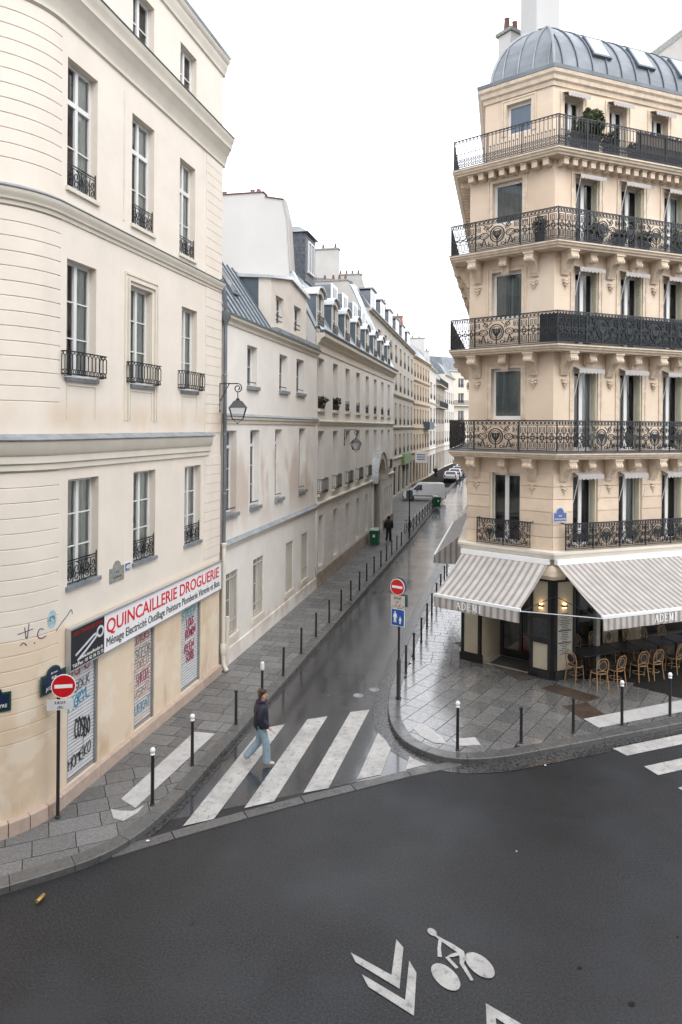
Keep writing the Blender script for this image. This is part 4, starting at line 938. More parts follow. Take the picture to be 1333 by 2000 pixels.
# arched dormers
def dormer(F, s, w, zb, zt, o, back, parent):
    dt = bpy.data.objects.new('dormer', None); COL.objects.link(dt); dt.parent = parent
    k = MB(); f0, f1 = s+.16, s+w-.16; n = 8; ch = .34
    # front with arched opening
    def arcp(a, b, z, h): return [((a+b)/2-(b-a)/2*math.cos(math.pi*i/n), z+h*math.sin(math.pi*i/n)) for i in range(n+1)]
    out = arcp(s, s+w, zt, ch); inn = arcp(f0, f1, zt-.12, .24)
    for (a, b), (c, d) in zip(zip(out, out[1:]), zip(inn, inn[1:])): k.quad(F(a[0], o, a[1]), F(b[0], o, b[1]), F(d[0], o, d[1]), F(c[0], o, c[1]))
    k.fbox(F, s, f0, o-.14, o, zb, zt-.12); k.fbox(F, f1, s+w, o-.14, o, zb, zt-.12); k.quad(F(s, o, zt-.12), F(f0, o, zt-.12), F(f0, o, zt), F(s, o, zt)); k.quad(F(f1, o, zt-.12), F(s+w, o, zt-.12), F(s+w, o, zt), F(f1, o, zt))
    for a, b in zip(inn, inn[1:]): k.quad(F(a[0], o, a[1]), F(b[0], o, b[1]), F(b[0], o-.14, b[1]), F(a[0], o-.14, a[1]))
    part(k, 'dormer_front', mat('dormer_stone', (.66, .63, .58), .8, .06, 2), dt)
    k = MB(); k.poly([F(x, o-.12, z) for x, z in inn]+[F(f1, o-.12, zb), F(f0, o-.12, zb)]); part(k, 'pane', FGL, dt)
    k = MB(); xm = (f0+f1)/2; k.fbox(F, xm-.03, xm+.03, o-.118, o-.09, zb, zt+.1)
    k.fbox(F, f0, f0+.05, o-.118, o-.09, zb, zt); k.fbox(F, f1-.05, f1, o-.118, o-.09, zb, zt); k.fbox(F, f0+.05, f1-.05, o-.119, o-.092, zb+.75, zb+.80); part(k, 'dormer_frame', WHT, dt)
    for xq in (s-.01, s+w+.01): k = MB(); k.poly([F(xq, o-.02, zb-.15), F(xq, o-.02, zt), F(xq, back, zt)]); part(k, 'dormer_cheek', ZINCD, dt)
    k = MB(); e = .08; top = arcp(s-e, s+w+e, zt, ch+.06)
    for a, b in zip(top, top[1:]):
        k.hexa([F(a[0], o+.12, a[1]), F(b[0], o+.12, b[1]), F(b[0], back-.6, b[1]), F(a[0], back-.6, a[1]), F(a[0], o+.12, a[1]+.05), F(b[0], o+.12, b[1]+.05), F(b[0], back-.6, b[1]+.05), F(a[0], back-.6, a[1]+.05)])
    part(k, 'dormer_roof', ZINCL, dt)
    k = MB()
    for z in (zb+.10, zb+.30, zb+.50): k.fbox(F, f0-.02, f1+.02, o+.02, o+.045, z, z+.025)
    for i in range(7): x = f0+(f1-f0)*i/6; k.fbox(F, x-.01, x+.01, o+.022, o+.043, zb, zb+.52)
    part(k, 'dormer_guard', IRON, dt)
for i in range(8): dormer(F3, -.62+2.88*i, 1.36, 12.18, 13.62, .02, -1.0, B3)
# tall slate dormer near the party wall
dt = bpy.data.objects.new('tall_dormer', None); COL.objects.link(dt); dt.parent = B3
sA, sB, oA = 1.45, 3.35, -1.16
k = MB(); k.quad(F3(sA, oA, 14.7), F3(sB, oA, 14.7), F3(sB, oA, 17.1), F3(sA, oA, 17.1)); k.quad(F3(sA, oA, 14.7), F3(sA, -2.9, 14.7), F3(sA, -2.9, 17.1), F3(sA, oA, 17.1)); k.quad(F3(sB, oA, 14.7), F3(sB, -2.9, 14.7), F3(sB, -2.9, 17.1), F3(sB, oA, 17.1)); part(k, 'dormer_body', SLATE, dt)
k = MB()
for r_ in range(13):
    for c in range(9):
        t = -2.85+c*.2+(r_ % 2)*.1
        if t+.19 > oA: continue
        k.fbox(F3, sA-.012-.006*((r_+c) % 2), sA-.003, t, t+.185, 14.72+r_*.183, 14.72+r_*.183+.175)
    for c in range(9):
        s = sA+.02+c*.205+(r_ % 2)*.1
        if s+.2 > sB or (1.9 < s+.1 < 2.95 and 2 < r_ < 11): continue
        k.fbox(F3, s, s+.195, oA+.002, oA+.012+.005*((r_+c) % 2), 14.72+r_*.183, 14.72+r_*.183+.175)
part(k, 'slates', SLATE, dt, kind='stuff')
k = MB(); k.hexa([F3(sA-.12, oA+.18, 17.1), F3(sB+.12, oA+.18, 17.1), F3(sB+.12, -3, 17.1), F3(sA-.12, -3, 17.1), F3(sA+.5, oA-.5, 17.55), F3(sB-.5, oA-.5, 17.55), F3(sB-.5, -2.6, 17.55), F3(sA+.5, -2.6, 17.55)]); part(k, 'dormer_roof', ZINC, dt)
k = MB(); k.fbox(F3, 2.0, 2.9, oA+.005, oA+.03, 15.3, 16.7); part(k, 'pane', FGL, dt)
k = MB(); k.fbox(F3, 1.9, 2.0, oA, oA+.06, 15.25, 16.8); k.fbox(F3, 2.9, 3.0, oA, oA+.06, 15.25, 16.8); k.fbox(F3, 2.42, 2.48, oA+.031, oA+.05, 15.3, 16.7); k.fbox(F3, 2.0, 2.9, oA, oA+.06, 16.7, 16.8); k.fbox(F3, 1.85, 3.05, oA, oA+.12, 15.18, 15.25); part(k, 'dormer_frame', WHT, dt)
# white party wall rising between the second and third houses
pw = thing('party_wall', 'tall white rendered party wall standing above the zinc roof', 'wall', F3(-.45, -3, 11))
prof = [(6.0, 10.5), (6.0, 18.45), (2.62, 18.42), (2.5, 18.2), (1.66, 18.02), (1.46, 17.1), (1.28, 14.6), (.05, 12.0), (.05, 10.5)]
k = MB(); k.prism([F3(-.62, -t, z) for t, z in prof], Vector((U3.x, U3.y, 0))*.45); part(k, 'wall', PLW, pw)
k = MB(); k.prism([F3(-.68, -t, z) for t, z in ((6.0, 18.455), (6.0, 18.50), (2.55, 18.47), (2.55, 18.43))], Vector((U3.x, U3.y, 0))*.57); k.prism([F3(-.68, -t, z) for t, z in ((2.5, 18.21), (2.5, 18.25), (1.6, 18.07), (1.6, 18.03))], Vector((U3.x, U3.y, 0))*.57); part(k, 'coping', TERR, pw)
k = MB(); k.prism([F3(-.66, -t, z) for t, z in ((1.64, 18.0), (1.44, 17.1), (1.26, 14.6), (1.16, 14.6), (1.34, 17.1), (1.56, 18.0))], Vector((U3.x, U3.y, 0))*.52); part(k, 'flashing', PLG, pw)
k = MB(); k.prism([F3(-.66, -t, z) for t, z in ((1.30, 14.65), (.02, 12.1), (-.06, 12.2), (1.16, 14.75))], Vector((U3.x, U3.y, 0))*.52); part(k, 'flashing', ZINCL, pw)
for t in (4.6, 3.2, 2.9): k = MB(); c = F3(-.4, -t, 18.47); k.lathe([(.11, 0), (.13, .02), (.10, .16), (.12, .18)], c, 8); part(k, 'chimney_pot', TERR, pw, 40)
# box dormers on the upper roof
for i, (s, zz) in enumerate(((9.2, 15.0), (12.2, 15.0), (15.4, 15.0), (18.4, 15.0))):
    dt = bpy.data.objects.new('box_dormer', None); COL.objects.link(dt); dt.parent = B3
    k = MB(); k.fbox(F3, s, s+1.3, -3.6, -1.75, zz, zz+1.15); part(k, 'dormer_body', ZINC, dt)
    k = MB(); k.fbox(F3, s-.08, s+1.38, -1.75, -1.68, zz-.1, zz+1.2); part(k, 'dormer_front', WHP, dt)
    k = MB(); k.fbox(F3, s+.2, s+1.1, -1.68, -1.66, zz+.1, zz+1.0); part(k, 'pane', FGL, dt)
# chimney walls: (position along, distances back, heights)
def chimney(name, label, F, s, prof, th, pots, m, potz, coping=True, potm=None):
    t = thing(name, label, 'chimney', F(s, -prof[0][0], prof[0][1]))
    k = MB(); k.prism([F(s, -a, z) for a, z in prof], Vector((F.u.x, F.u.y, 0))*th); part(k, 'stack', m, t)
    if coping:
        tt = [a for a, z in prof if z > max(q[1] for q in prof)-.25]; a0, a1 = min(tt), max(tt); zt = max(q[1] for q in prof)
        k = MB(); k.fbox(F, s-.07, s+th+.07, -a1-.08, -a0+.08, zt+.002, zt+.12); part(k, 'coping', STNP, t)
    for a in pots:
        k = MB(); k.lathe([(.10, 0), (.12, .03), (.08, .36), (.10, .40)], F(s+th/2, -a, potz), 8); part(k, 'chimney_pot', potm or TERR, t, 40)
    return t
chimney('chimney_wall', 'cream chimney wall with five short pots and a white flashing above the dormers', F3, 22.3, [(7.2, 13), (7.2, 19.2), (3.7, 19.2), (3.2, 18.3), (.6, 12.6), (.6, 12)], .5, (6.4, 5.6, 4.9, 4.4, 3.9), PLG, 19.32)
k = MB(); k.prism([F3(22.26, -t, z) for t, z in ((3.5, 18.9), (3.2, 18.4), (.55, 12.5), (.2, 12.5), (2.9, 18.4), (3.2, 18.9))], Vector((U3.x, U3.y, 0))*.58); part(k, 'flashing', ZINCL, bpy.data.objects['chimney_wall'])
chimney('chimney_wall', 'broad pale chimney wall with three thin pots, tallest behind the dormers', F3, 27.0, [(11.5, 14), (11.5, 23.0), (5.6, 23.0), (5.6, 14)], .6, (8.4, 7.0, 5.9), mat('pale_chimney_render', (.48, .46, .43), .9, .06, .7), 23.12)
# ------------------------------------------------------------------ further houses down the left side
def row_house(name, label, P, Q, zc, levels, cols, ww, m, mroof=None, belts=(), ground=3.6, shop=None, balc=(), depth=9., s_first=None, roof_h=2.2, guards=True, gdark=True):
    P = Vector(P); Q = Vector(Q); L = (Q-P).length; u = (Q-P).normalized(); n = Vector((u.y, -u.x)); F = Frame(P, u, n)
    t = thing(name, label, 'building', F(L/2, 0, .12)); mb = MB(); sp = L/cols; ops = []
    for z0, z1 in levels:
        for i in range(cols): c = (i+.5)*sp; ops.append((c-ww/2, c+ww/2, z0, z1, .3))
    gops = []
    for i in range(cols): c = (i+.5)*sp; gops.append((c-sp*.34, c+sp*.34, .3, ground-.75, .35))
    wall_grid(mb, F, 0, L, .05, zc, ops+gops)
    mb.quad(F(0, 0, .05), F(0, -depth, .05), F(0, -depth, zc), F(0, 0, zc)); mb.quad(F(L, 0, .05), F(L, -depth, .05), F(L, -depth, zc), F(L, 0, zc)); mb.quad(F(0, -depth, .05), F(L, -depth, .05), F(L, -depth, zc), F(0, -depth, zc))
    part(mb, 'wall', m, t)
    for q in ops: window(t, F, *q[:4], rec=.26, rows=1, simple=True, bw=.08)
    for q in gops:
        k = MB(); k.quad(F(q[0], -.3, q[2]), F(q[1], -.3, q[2]), F(q[1], -.3, q[3]), F(q[0], -.3, q[3])); part(k, 'shop_window', FGL, t)
        k = MB(); k.fbox(F, q[0], q[1], -.29, -.2, q[3]-.3, q[3]); k.fbox(F, q[0], q[0]+.1, -.29, -.2, q[2], q[3]-.3); k.fbox(F, q[1]-.1, q[1], -.29, -.2, q[2], q[3]-.3); part(k, 'shop_frame', IRONB, t)
    path = [F(L, 0, 0)[:2], F(0, 0, 0)[:2]]
    for z, p in list(belts)+[(ground, .18), (zc-.25, .38)]:
        k = MB(); sweep(k, path, [(-.02, z), (p*.5, z+.03), (p*.6, z+.12), (p, z+.18), (p, z+.26), (-.02, z+.3)]); part(k, 'string_course' if p < .3 else 'cornice', m, t)
    if guards:
        gm_ = grille_mesh(ww, .75)
        for q in ops: place_plane('window_guard', gm_, t, F, q[0], .02, q[2]+.02)
    k = MB(); k.quad(F(0, .1, zc+.06), F(L, .1, zc+.06), F(L, -1.4, zc+roof_h), F(0, -1.4, zc+roof_h)); k.quad(F(0, -1.4, zc+roof_h), F(L, -1.4, zc+roof_h), F(L, -depth, zc+roof_h+1), F(0, -depth, zc+roof_h+1))
    k.poly([F(0, .1, zc), F(0, -1.4, zc+roof_h), F(0, -depth, zc+roof_h+1), F(0, -depth, zc)]); part(k, 'roof', mroof or ZINC, t)
    for z in balc:
        k = MB(); k.fbox(F, .1, L-.1, -.02, .75, z-.2, z); part(k, 'balcony_slab', m, t)
        k = MB(); nb = int(L/.16)
        for i in range(nb): x = .15+(L-.3)*i/(nb-1); k.fbox(F, x-.018, x+.018, .66, .70, z+.03, z+.95)
        k.fbox(F, .1, L-.1, .65, .71, z+.95, z+1.0); k.fbox(F, .1, L-.1, .655, .705, z, z+.035); part(k, 'railing', IRON, t)
    return t, F, L
m4 = mat('grey_stone_facade', (.50, .465, .41), .85, .08, .8); m5 = mat('warm_stone_facade', (.56, .46, .34), .85, .08, .8); m6 = mat('white_stone_facade', (.64, .60, .54), .85, .05, .8); m7 = mat('brown_stone_facade', (.42, .37, .31), .85, .1, .8)
h4, F4, L4 = row_house('stone_house', 'grey stone house with four window columns and a green shop sign, behind the white van', (2.15, 55.0), (9.35, 88.6), 17.2, [(4.6, 6.8), (7.8, 10.1), (11.4, 13.5), (14.3, 16.2)], 9, 1.5, m4, ZINC, [(7.35, .2), (10.75, .22)], 4.1)
k = MB(); k.fbox(F4, 22.5, 29.5, .05, .35, 3.3, 4.5); part(k, 'fascia', mat('shop_green', (.16, .27, .08), .5, .08, 2), h4)
for i in range(6):
    s = 3+i*5.4; dt = bpy.data.objects.new('box_dormer', None); COL.objects.link(dt); dt.parent = h4
    k = MB(); k.fbox(F4, s, s+2.0, -2.4, -.35, 17.3, 19.2); part(k, 'dormer_body', ZINC, dt)
    k = MB(); k.fbox(F4, s-.1, s+2.1, -.35, -.25, 17.3, 19.3); part(k, 'dormer_front', WHP, dt); k = MB(); k.fbox(F4, s+.4, s+1.6, -.25, -.23, 17.6, 18.9); part(k, 'pane', FGL, dt)
    k = MB(); k.fbox(F4, s-.2, s+2.2, -2.5, -.1, 19.3, 19.42); part(k, 'dormer_roof', ZINC, dt)
h5, F5, L5 = row_house('warm_stone_house', 'warm ochre stone house with narrow window bays and a hanging white sign', (9.35, 88.6), (13.3, 102.8), 16.9, [(4.6, 6.6), (8.0, 10.0), (11.2, 13.2), (14.2, 16.0)], 6, 1.1, m5, ZINC, [(7.3, .2), (10.5, .2), (13.6, .2)], 4.0)
k = MB(); k.fbox(F5, 9.0, 14.0, .03, .9, 7.25, 8.35); part(k, 'loggia_box', mat('dark_blue_panel', (.06, .09, .13), .5, .1, 2), h5)
row_house('narrow_white_house', 'narrow white house between the ochre house and the brown balconied house', (13.3, 102.8), (15.7, 113.2), 16.7, [(4.8, 7.0), (8.2, 10.6), (12.0, 14.5)], 2, 2.6, m6, ZINC, [(7.6, .2), (11.2, .2)], 4.0)
row_house('brown_balconied_house', 'brown stone house with two dark iron balconies far down the street', (15.7, 113.2), (19.4, 128.0), 15.6, [(4.6, 6.8), (8.2, 10.2), (11.6, 13.2)], 6, 1.1, m7, ZINC, [], 4.0, balc=(11.0, 14.8))
row_house('white_corner_house', 'plain white house with paired windows at the far bend of the street', (19.4, 128.0), (23.4, 141.5), 17.6, [(4.8, 6.8), (8.4, 10.6), (12.2, 14.4)], 5, 1.4, m6, ZINC, [(3.9, .1)], 4.0)
row_house('street_end_house', 'pale balconied apartment house closing the far end of the street', (22.0, 146.0), (38.0, 154.0), 19.8, [(4.8, 7.2), (8.8, 11.2), (12.8, 15.0), (16.2, 18.2)], 6, 1.5, mat('pale_beige_stone', (.66, .60, .51), .85, .05, .8), ZINC, [(8, .2)], 4.0, balc=(12.4,), roof_h=3)  # pale beige stone in one even colour
chimney('chimney_wall', 'grey chimney wall with a row of thin pots over the grey stone house', F4, 12.0, [(6.6, 16), (6.6, 22.6), (2.9, 22.6), (1.6, 18), (1.6, 16)], .6, (6.2, 5.6, 5.0, 4.4, 3.8, 3.2), PLG, 22.7)
chimney('chimney_wall', 'smaller grey chimney wall with two pots near the end of the grey stone house', F4, 23.0, [(5.2, 16), (5.2, 22.0), (2.2, 22.0), (1.2, 18), (1.2, 16)], .6, (4.5, 3.8), PLG, 22.1)
chimney('chimney_wall', 'red brick chimney wall with thin pots at the end of the grey roof', F4, 33.2, [(6.0, 16), (6.0, 21.8), (1.4, 21.8), (1.0, 17)], .7, (5.4, 4.4, 3.2, 2.0), mat('red_brick_wall', (.34, .17, .13), .85, .15, 4), 21.9)
chimney('chimney_wall', 'white chimney wall with dark pots above the ochre house', F5, 14.0, [(5.5, 16), (5.5, 20.9), (.8, 20.9), (.6, 16)], .8, (4.6, 3.6, 2.6, 1.6), PLW, 21.0)
chimney('chimney_wall', 'slender white chimney far down the street above the narrow white house', Frame((15.7, 113.2), (.24, .97), (.97, -.24)), -2.0, [(3.2, 16), (3.2, 20.0), (1.0, 20.0), (.8, 16)], .8, (2.8, 2.0, 1.4), PLW, 20.1)
t = thing('hanging_sign', 'white square shop sign hanging over the far pavement', 'shop sign', F5(1.2, .8, 3.2))
k = MB(); k.fbox(F5, 1.15, 1.25, .10, 1.75, 2.9, 4.4); part(k, 'panel', WHP, t); k = MB(); k.fbox(F5, 1.18, 1.22, -.02, .10, 3.9, 3.95); part(k, 'bracket', IRON, t)
for z in (3.3, 3.6, 3.9): k = MB(); k.fbox(F5, 1.14, 1.15, .4, 1.45, z, z+.12); part(k, 'sign_line', BLUP, t)
# wall lanterns
def lantern(label, F, s, z, reach):
    """bracketed wall lantern; z = height of the arm"""
    o = F(s, 0, z); t = thing('wall_lantern', label, 'lantern', o, 0, 'wall lanterns along the side street')
    G = Frame(F(s, .02, 0)[:2], F.n, F.u)       # u = outwards
    k = MB(); k.tube([G(0, 0, z+.02), G(0, 0, z-.8)], .022, 6); k.lathe([(.02, 0), (.04, .04), (.02, .1)], G(0, 0, z-.86), 8); part(k, 'wall_bar', IRON, t, 40)
    R_ = .14; cx_ = reach-.02; k = MB(); k.tube([G(0, 0, z)]+[G(reach*.55, 0, z)]+[G(cx_+R_*(1-i/26*.75)*math.sin(R(i*22)), 0, z-R_+R_*(1-i/26*.75)*math.cos(R(i*22))) for i in range(25)], .017, 6); k.tube([G(0, 0, z-.55), G(reach*.5, 0, z-.01)], .014, 6); k.lathe([(.01, -.03), (.035, 0), (.01, .03)], G(reach*.5, 0, z), 8); part(k, 'scroll_arm', IRON, t, 40)
    c = G(cx_, 0, z-2*R_); zt = z-2*R_
    k = MB(); k.tube([(c[0], c[1], zt+.03), (c[0], c[1], zt-.16)], .014, 6); k.lathe([(.02, zt-.16), (.06, zt-.17), (.035, zt-.21)], (c[0], c[1], 0), 8); part(k, 'hanger', IRON, t, 40)
    def ring(h, r): return [(c[0]+r*math.cos(R(45+q*90)+.2), c[1]+r*math.sin(R(45+q*90)+.2), h) for q in range(4)]
    k = MB(); k.hexa(ring(zt-.42, .36)+ring(zt-.24, .17)); k.hexa(ring(zt-.24, .12)+ring(zt-.20, .07)); k.hexa(ring(zt-.44, .38)+ring(zt-.42, .37)); part(k, 'hood', IRON, t)
    a, b = ring(zt-.445, .35), ring(zt-.78, .22)
    k = MB()
    for i in range(4): k.tube([a[i], b[i]], .012, 5); k.tube([b[i], b[(i+1) % 4]], .012, 5); k.tube([b[i], (c[0], c[1], zt-.90)], .007, 5)
    k.tube([((a[0][0]+a[3][0])/2, (a[0][1]+a[3][1])/2, zt-.445), ((b[0][0]+b[3][0])/2, (b[0][1]+b[3][1])/2, zt-.78)], .010, 5); k.lathe([(.005, zt-.93), (.025, zt-.91), (.005, zt-.88)], (c[0], c[1], 0), 6)
    part(k, 'cage', IRON, t)
    for i in range(4): k = MB(); k.quad(a[i], a[(i+1) % 4], b[(i+1) % 4], b[i]); part(k, 'pane', GLL, t)
lantern('black wall lantern on a scrolled bracket beside the drainpipe', F1, 7.05, 8.85, .60)
lantern('smaller looking black wall lantern on the long house with dormers', F3, 5.3, 7.42, .66)
# ------------------------------------------------------------------ limestone corner building (right) with café
MU = Vector((.9354, .3535)).normalized(); JE = L0+D*17.
base_path = [tuple(C0+MU*10), tuple(C0), tuple(L0), tuple(JE)]
def bp(o): return [tuple(p) for p in offset_path(base_path, o)]
def frames(o):
    p = [Vector(q) for q in bp(o)]; r = []
    for a, b in ((p[1], p[0]), (p[2], p[1]), (p[3], p[2])):
        u = (b-a).normalized(); r.append((Frame(a, u, Vector((u.y, -u.x))), (b-a).length))
    return r
BR = thing('corner_apartment_building', 'honey limestone corner apartment building with iron balconies and a curved zinc roof', 'building', (7.5, 23, .12))
(FM, LM), (FC, LC), (FJ, LJ) = frames(-.15)
(FM5, LM5), (FC5, LC5), (FJ5, LJ5) = frames(-.6)
(FMs, LMs), (FCs, LCs), (FJs, LJs) = frames(0)
ZS = [6.87, 10.08, 13.10, 15.86]          # balcony floor levels
colsM = [.75+1.75*k for k in range(5)]
fl = [(3.98, 6.16), (6.92, 9.36), (10.13, 12.42), (13.15, 15.22)]
opsM = [(s, s+.90, a, b, .3) for a, b in fl for s in colsM]
cw0 = LC-2.02; cw1 = LC-1.02
opsC = [(cw0, cw1, 3.98, 6.18, .22), (cw0, cw1, 7.86, 9.46, .22), (cw0, cw1, 11.0, 12.50, .22), (cw0, cw1, 14.0, 15.34, .22)]
opsJ = [(LJ-1.9-1.9*k, LJ-1.0-1.9*k, a, b, .3) for a, b in fl for k in range(7)]
mb = MB()
wall_grid(mb, FM, 0, LM, 3.2, 15.7, opsM); wall_grid(mb, FC, 0, LC, 3.2, 15.7, opsC); wall_grid(mb, FJ, 0, LJ, 3.2, 15.7, opsJ)
mb.quad(FM(LM, 0, .1), FM(LM, -10, .1), FM(LM, -10, 18.6), FM(LM, 0, 18.6)); mb.quad(FJ(0, 0, .1), FJ(0, -10, .1), FJ(0, -10, 18.6), FJ(0, 0, 18.6))
part(mb, 'wall', LIM, BR)
o5M = [(.42+1.74*k, 1.12+1.74*k, 15.93, 17.86, .26) for k in range(5)]; o5C = [(.75, 1.58, 16.95, 17.94, .2)]; o5J = [(LJ5-1.9-1.9*k, LJ5-1.1-1.9*k, 15.93, 17.86, .26) for k in range(6)]
mb = MB(); wall_grid(mb, FM5, 0, LM5, 15.6, 18.5, o5M); wall_grid(mb, FC5, 0, LC5, 15.6, 18.5, o5C); wall_grid(mb, FJ5, 0, LJ5, 15.6, 18.5, o5J)
part(mb, 'top_storey_wall', LIM, BR)
# windows
for i, q in enumerate(opsM): window(BR, FM, *q[:4], rec=.24, rows=1, stile=.12, bw=.07, curtain=(CURT, [(.62, .98)]) if i % 4 == 1 else None)
for i, q in enumerate(opsC):
    window(BR, FC, *q[:4], rec=.16, leaves=2 if i == 0 else 1, rows=1, stile=.13, bw=.085, curtain=(mat('grey_reflection_sheet', (.30, .32, .335), .8, .1, 3), [(.0, 1.)]) if i else None)  # grey sheet behind the panes stands in for their reflected sky
for q in opsJ: window(BR, FJ, *q[:4], rec=.24, rows=1, simple=True)
for q in o5M: window(BR, FM5, *q[:4], rec=.2, rows=1, stile=.12, bw=.06, curtain=(CURTW, [(.55, .8)]))
for q in o5C:
    window(BR, FC5, *q[:4], rec=.14, leaves=1, rows=1, bw=.08, curtain=(mat('blue_blind', (.22, .36, .55), .8, .05, 3), [(.02, .98)]))
for q in o5J: window(BR, FJ5, *q[:4], rec=.2, rows=1, simple=True)
# folded louvred shutters in the reveals
def louvre_mesh(w, h):
    k = MB(); k.box(0, .035, 0, w, 0, h)
    for z in range(int(h/.06)): k.hexa([(-.012, .03, .05+z*.06), (-.001, .03, .05+z*.06), (-.001, w-.03, .05+z*.06), (-.012, w-.03, .05+z*.06), (-.022, .03, .025+z*.06), (-.004, .03, .025+z*.06), (-.004, w-.03, .025+z*.06), (-.022, w-.03, .025+z*.06)])
    return k.mesh('shutter', CRM)
lm = {}
for q in opsM:
    h = round(q[3]-q[2]-.04, 2)
    if h not in lm: lm[h] = louvre_mesh(.20, h)
    place_plane('shutter', lm[h], BR, FM, q[1]-.045, -.02, q[2]+.02)
h = round(opsC[0][3]-opsC[0][2]-.04, 2); k = MB(); k.fbox(FC, opsC[0][0]+.005, opsC[0][0]+.05, -.15, -.01, opsC[0][2], opsC[0][3])
for z in range(34): k.fbox(FC, opsC[0][0]+.05, opsC[0][0]+.06, -.14, -.02, opsC[0][2]+.05+z*.062, opsC[0][2]+.085+z*.062)
part(k, 'shutter', CRM, BR)
# moulded surrounds
def surround(F, q, name='window_surround', foot=True):
    k = MB(); a, b, c, d = q[:4]
    for e, w_, o in ((.16, .05, .035), (.10, .10, .022)):
        k.fbox(F, a-e, a-e+w_, -.01, o, c, d+e); k.fbox(F, b+e-w_, b+e, -.01, o, c, d+e); k.fbox(F, a-e+w_, b+e-w_, -.01, o, d+e-w_, d+e)
    part(k, name, LIMC, BR)
for q in opsM[5:]: surround(FM, q)
for q in opsC[1:]: surround(FC, q)
for q in o5M: surround(FM5, q)
surround(FC5, o5C[0])
# first-floor rusticated blocks
zs = [3.92+.381*i for i in range(7)]
for F, Lf, ops in ((FM, LM, opsM[:5]), (FC, LC, opsC[:1]), (FJ, LJ, opsJ[:7])):
    e = .0; piers = []
    for q in sorted(ops): piers.append((e, q[0]-.02)); e = q[1]+.02
    piers.append((e, Lf))
    for a, b in piers:
        if F is FJ and a < 11: continue
        for za, zb_ in zip(zs, zs[1:]):
            k = MB(); g = .014; a_, b_ = a+.001, b-.001
            k.hexa([F(a_, -.01, za+.002), F(b_, -.01, za+.002), F(b_, .03, za+g), F(a_, .03, za+g), F(a_, -.01, zb_-.002), F(b_, -.01, zb_-.002), F(b_, .03, zb_-g), F(a_, .03, zb_-g)]); part(k, 'stone_block', LIMB, BR)
# balcony slabs, edge zinc
for i, z in enumerate(ZS):
    k = MB(); e = .0 if i < 3 else -.08
    sweep(k, bp(-.15), [(-.5 if i == 3 else -.05, z-.20), (.50+e, z-.20), (.52+e, z-.16), (.57+e, z-.13), (.59+e, z-.08), (.63+e, z-.06), (.63+e, z-.012), (-.5 if i == 3 else -.05, z-.010)]); part(k, 'balcony_slab', LIMC, BR)
    k = MB(); sweep(k, bp(-.15), [(-.5 if i == 3 else -.05, z-.009), (.64+e, z-.011), (.645+e, z+.004), (.50+e, z+.03), (-.5 if i == 3 else -.05, z+.035)]); part(k, 'zinc_capping', ZINCD, BR)
k = MB(); sweep(k, bp(-.15), [(-.05, 3.68), (.20, 3.68), (.24, 3.74), (.26, 3.80), (.30, 3.83), (.30, 3.90), (-.05, 3.93)]); part(k, 'cornice', PL1b, BR)
k = MB(); sweep(k, bp(-.15), [(-.3, 3.1), (.08, 3.1), (.08, 3.675), (-.3, 3.675)]); part(k, 'shop_lintel', LIMC, BR)
k = MB(); sweep(k, bp(-.6), [(-.05, 18.12), (.05, 18.14), (.07, 18.26), (.14, 18.30), (.16, 18.42), (.22, 18.48), (.24, 18.58), (-.05, 18.60)]); part(k, 'cornice', LIMC, BR)
k = MB(); sweep(k, bp(-.6), [(-.05, 18.605), (.25, 18.59), (.27, 18.70), (.20, 18.72), (-.05, 18.66)]); part(k, 'roof_gutter', ZINC, BR)
# modillions under the top balcony
k = MB(); k.box(-.085, .085, -.30, .02, -.17, 0); k.box(-.10, .10, -.33, .02, 0, .035); mo = k.mesh('modillion', LIMC)
for F, Lf in ((FM, LM), (FC, LC), (FJ, 5.)):
    n = int(Lf/.33)
    for i in range(n):
        s = (i+.5)*Lf/n if F is not FJ else LJ-.2-i*.33
        place_plane('modillion', mo, BR, F, s, .02, 15.86-.24)
# scrolled consoles and carved pendants
def console_mesh(w, h, p):
    k = MB(); pr = [(0, 0), (p, 0), (p, -.07)]
    pr += [(p-.05+.09*math.cos(a), -.16+.09*math.sin(a)) for a in [R(60-i*30) for i in range(8)]]
    pr += [(p*.45, -.34), (p*.30, -.46), (.10, -h+.08), (.06, -h), (0, -h)]
    k.prism([(-w/2, -o, z) for o, z in pr], (w, 0, 0))
    for x in (-w*.28, 0, w*.28): k.prism([(x-.018, -o-.012, z) for o, z in pr[3:-2]]+[(x-.018, -.02, z) for z in (-h+.05, -.2)], (.036, 0, 0))
    k.box(-w/2-.03, w/2+.03, -p-.03, 0, .001, .05); return k.mesh('console', LIMC)
def pendant_mesh():
    k = MB()
    for x, z, r in ((0, 0, .055), (-.07, .03, .045), (.07, .03, .045), (0, .07, .04), (0, -.09, .035), (0, -.16, .022), (-.045, -.05, .03), (.045, -.05, .03)):
        k.lathe([(.002, -r*.9), (r*.7, -r*.6), (r, 0), (r*.7, r*.6), (.002, r*.9)], (x, -.025, z), 8)
    k.box(-.13, .13, -.035, 0, .10, .13); return k.mesh('carved_pendant', LIMC, 60)
con = console_mesh(.27, .62, .46); con2 = console_mesh(.24, .36, .30); pen = pendant_mesh()
for z in ZS[:3]:
    for F, big, small in ((FM, [.36]+[2.07+1.75*k for k in range(5)], [1.2+1.75*k for k in range(5)]), (FC, [LC-.62, LC-2.50], [LC-1.52]), (FJ, [LJ-.45-1.9*k for k in range(4)], [LJ-1.45-1.9*k for k in range(4)])):
        for s in big: place_plane('console', con, BR, F, s, .022, z-.26); place_plane('carved_pendant', pen, BR, F, s+(.04 if F is FM else 0), .03, z-1.12)
        for s in small: place_plane('console', con2, BR, F, s, .022, z-.26)
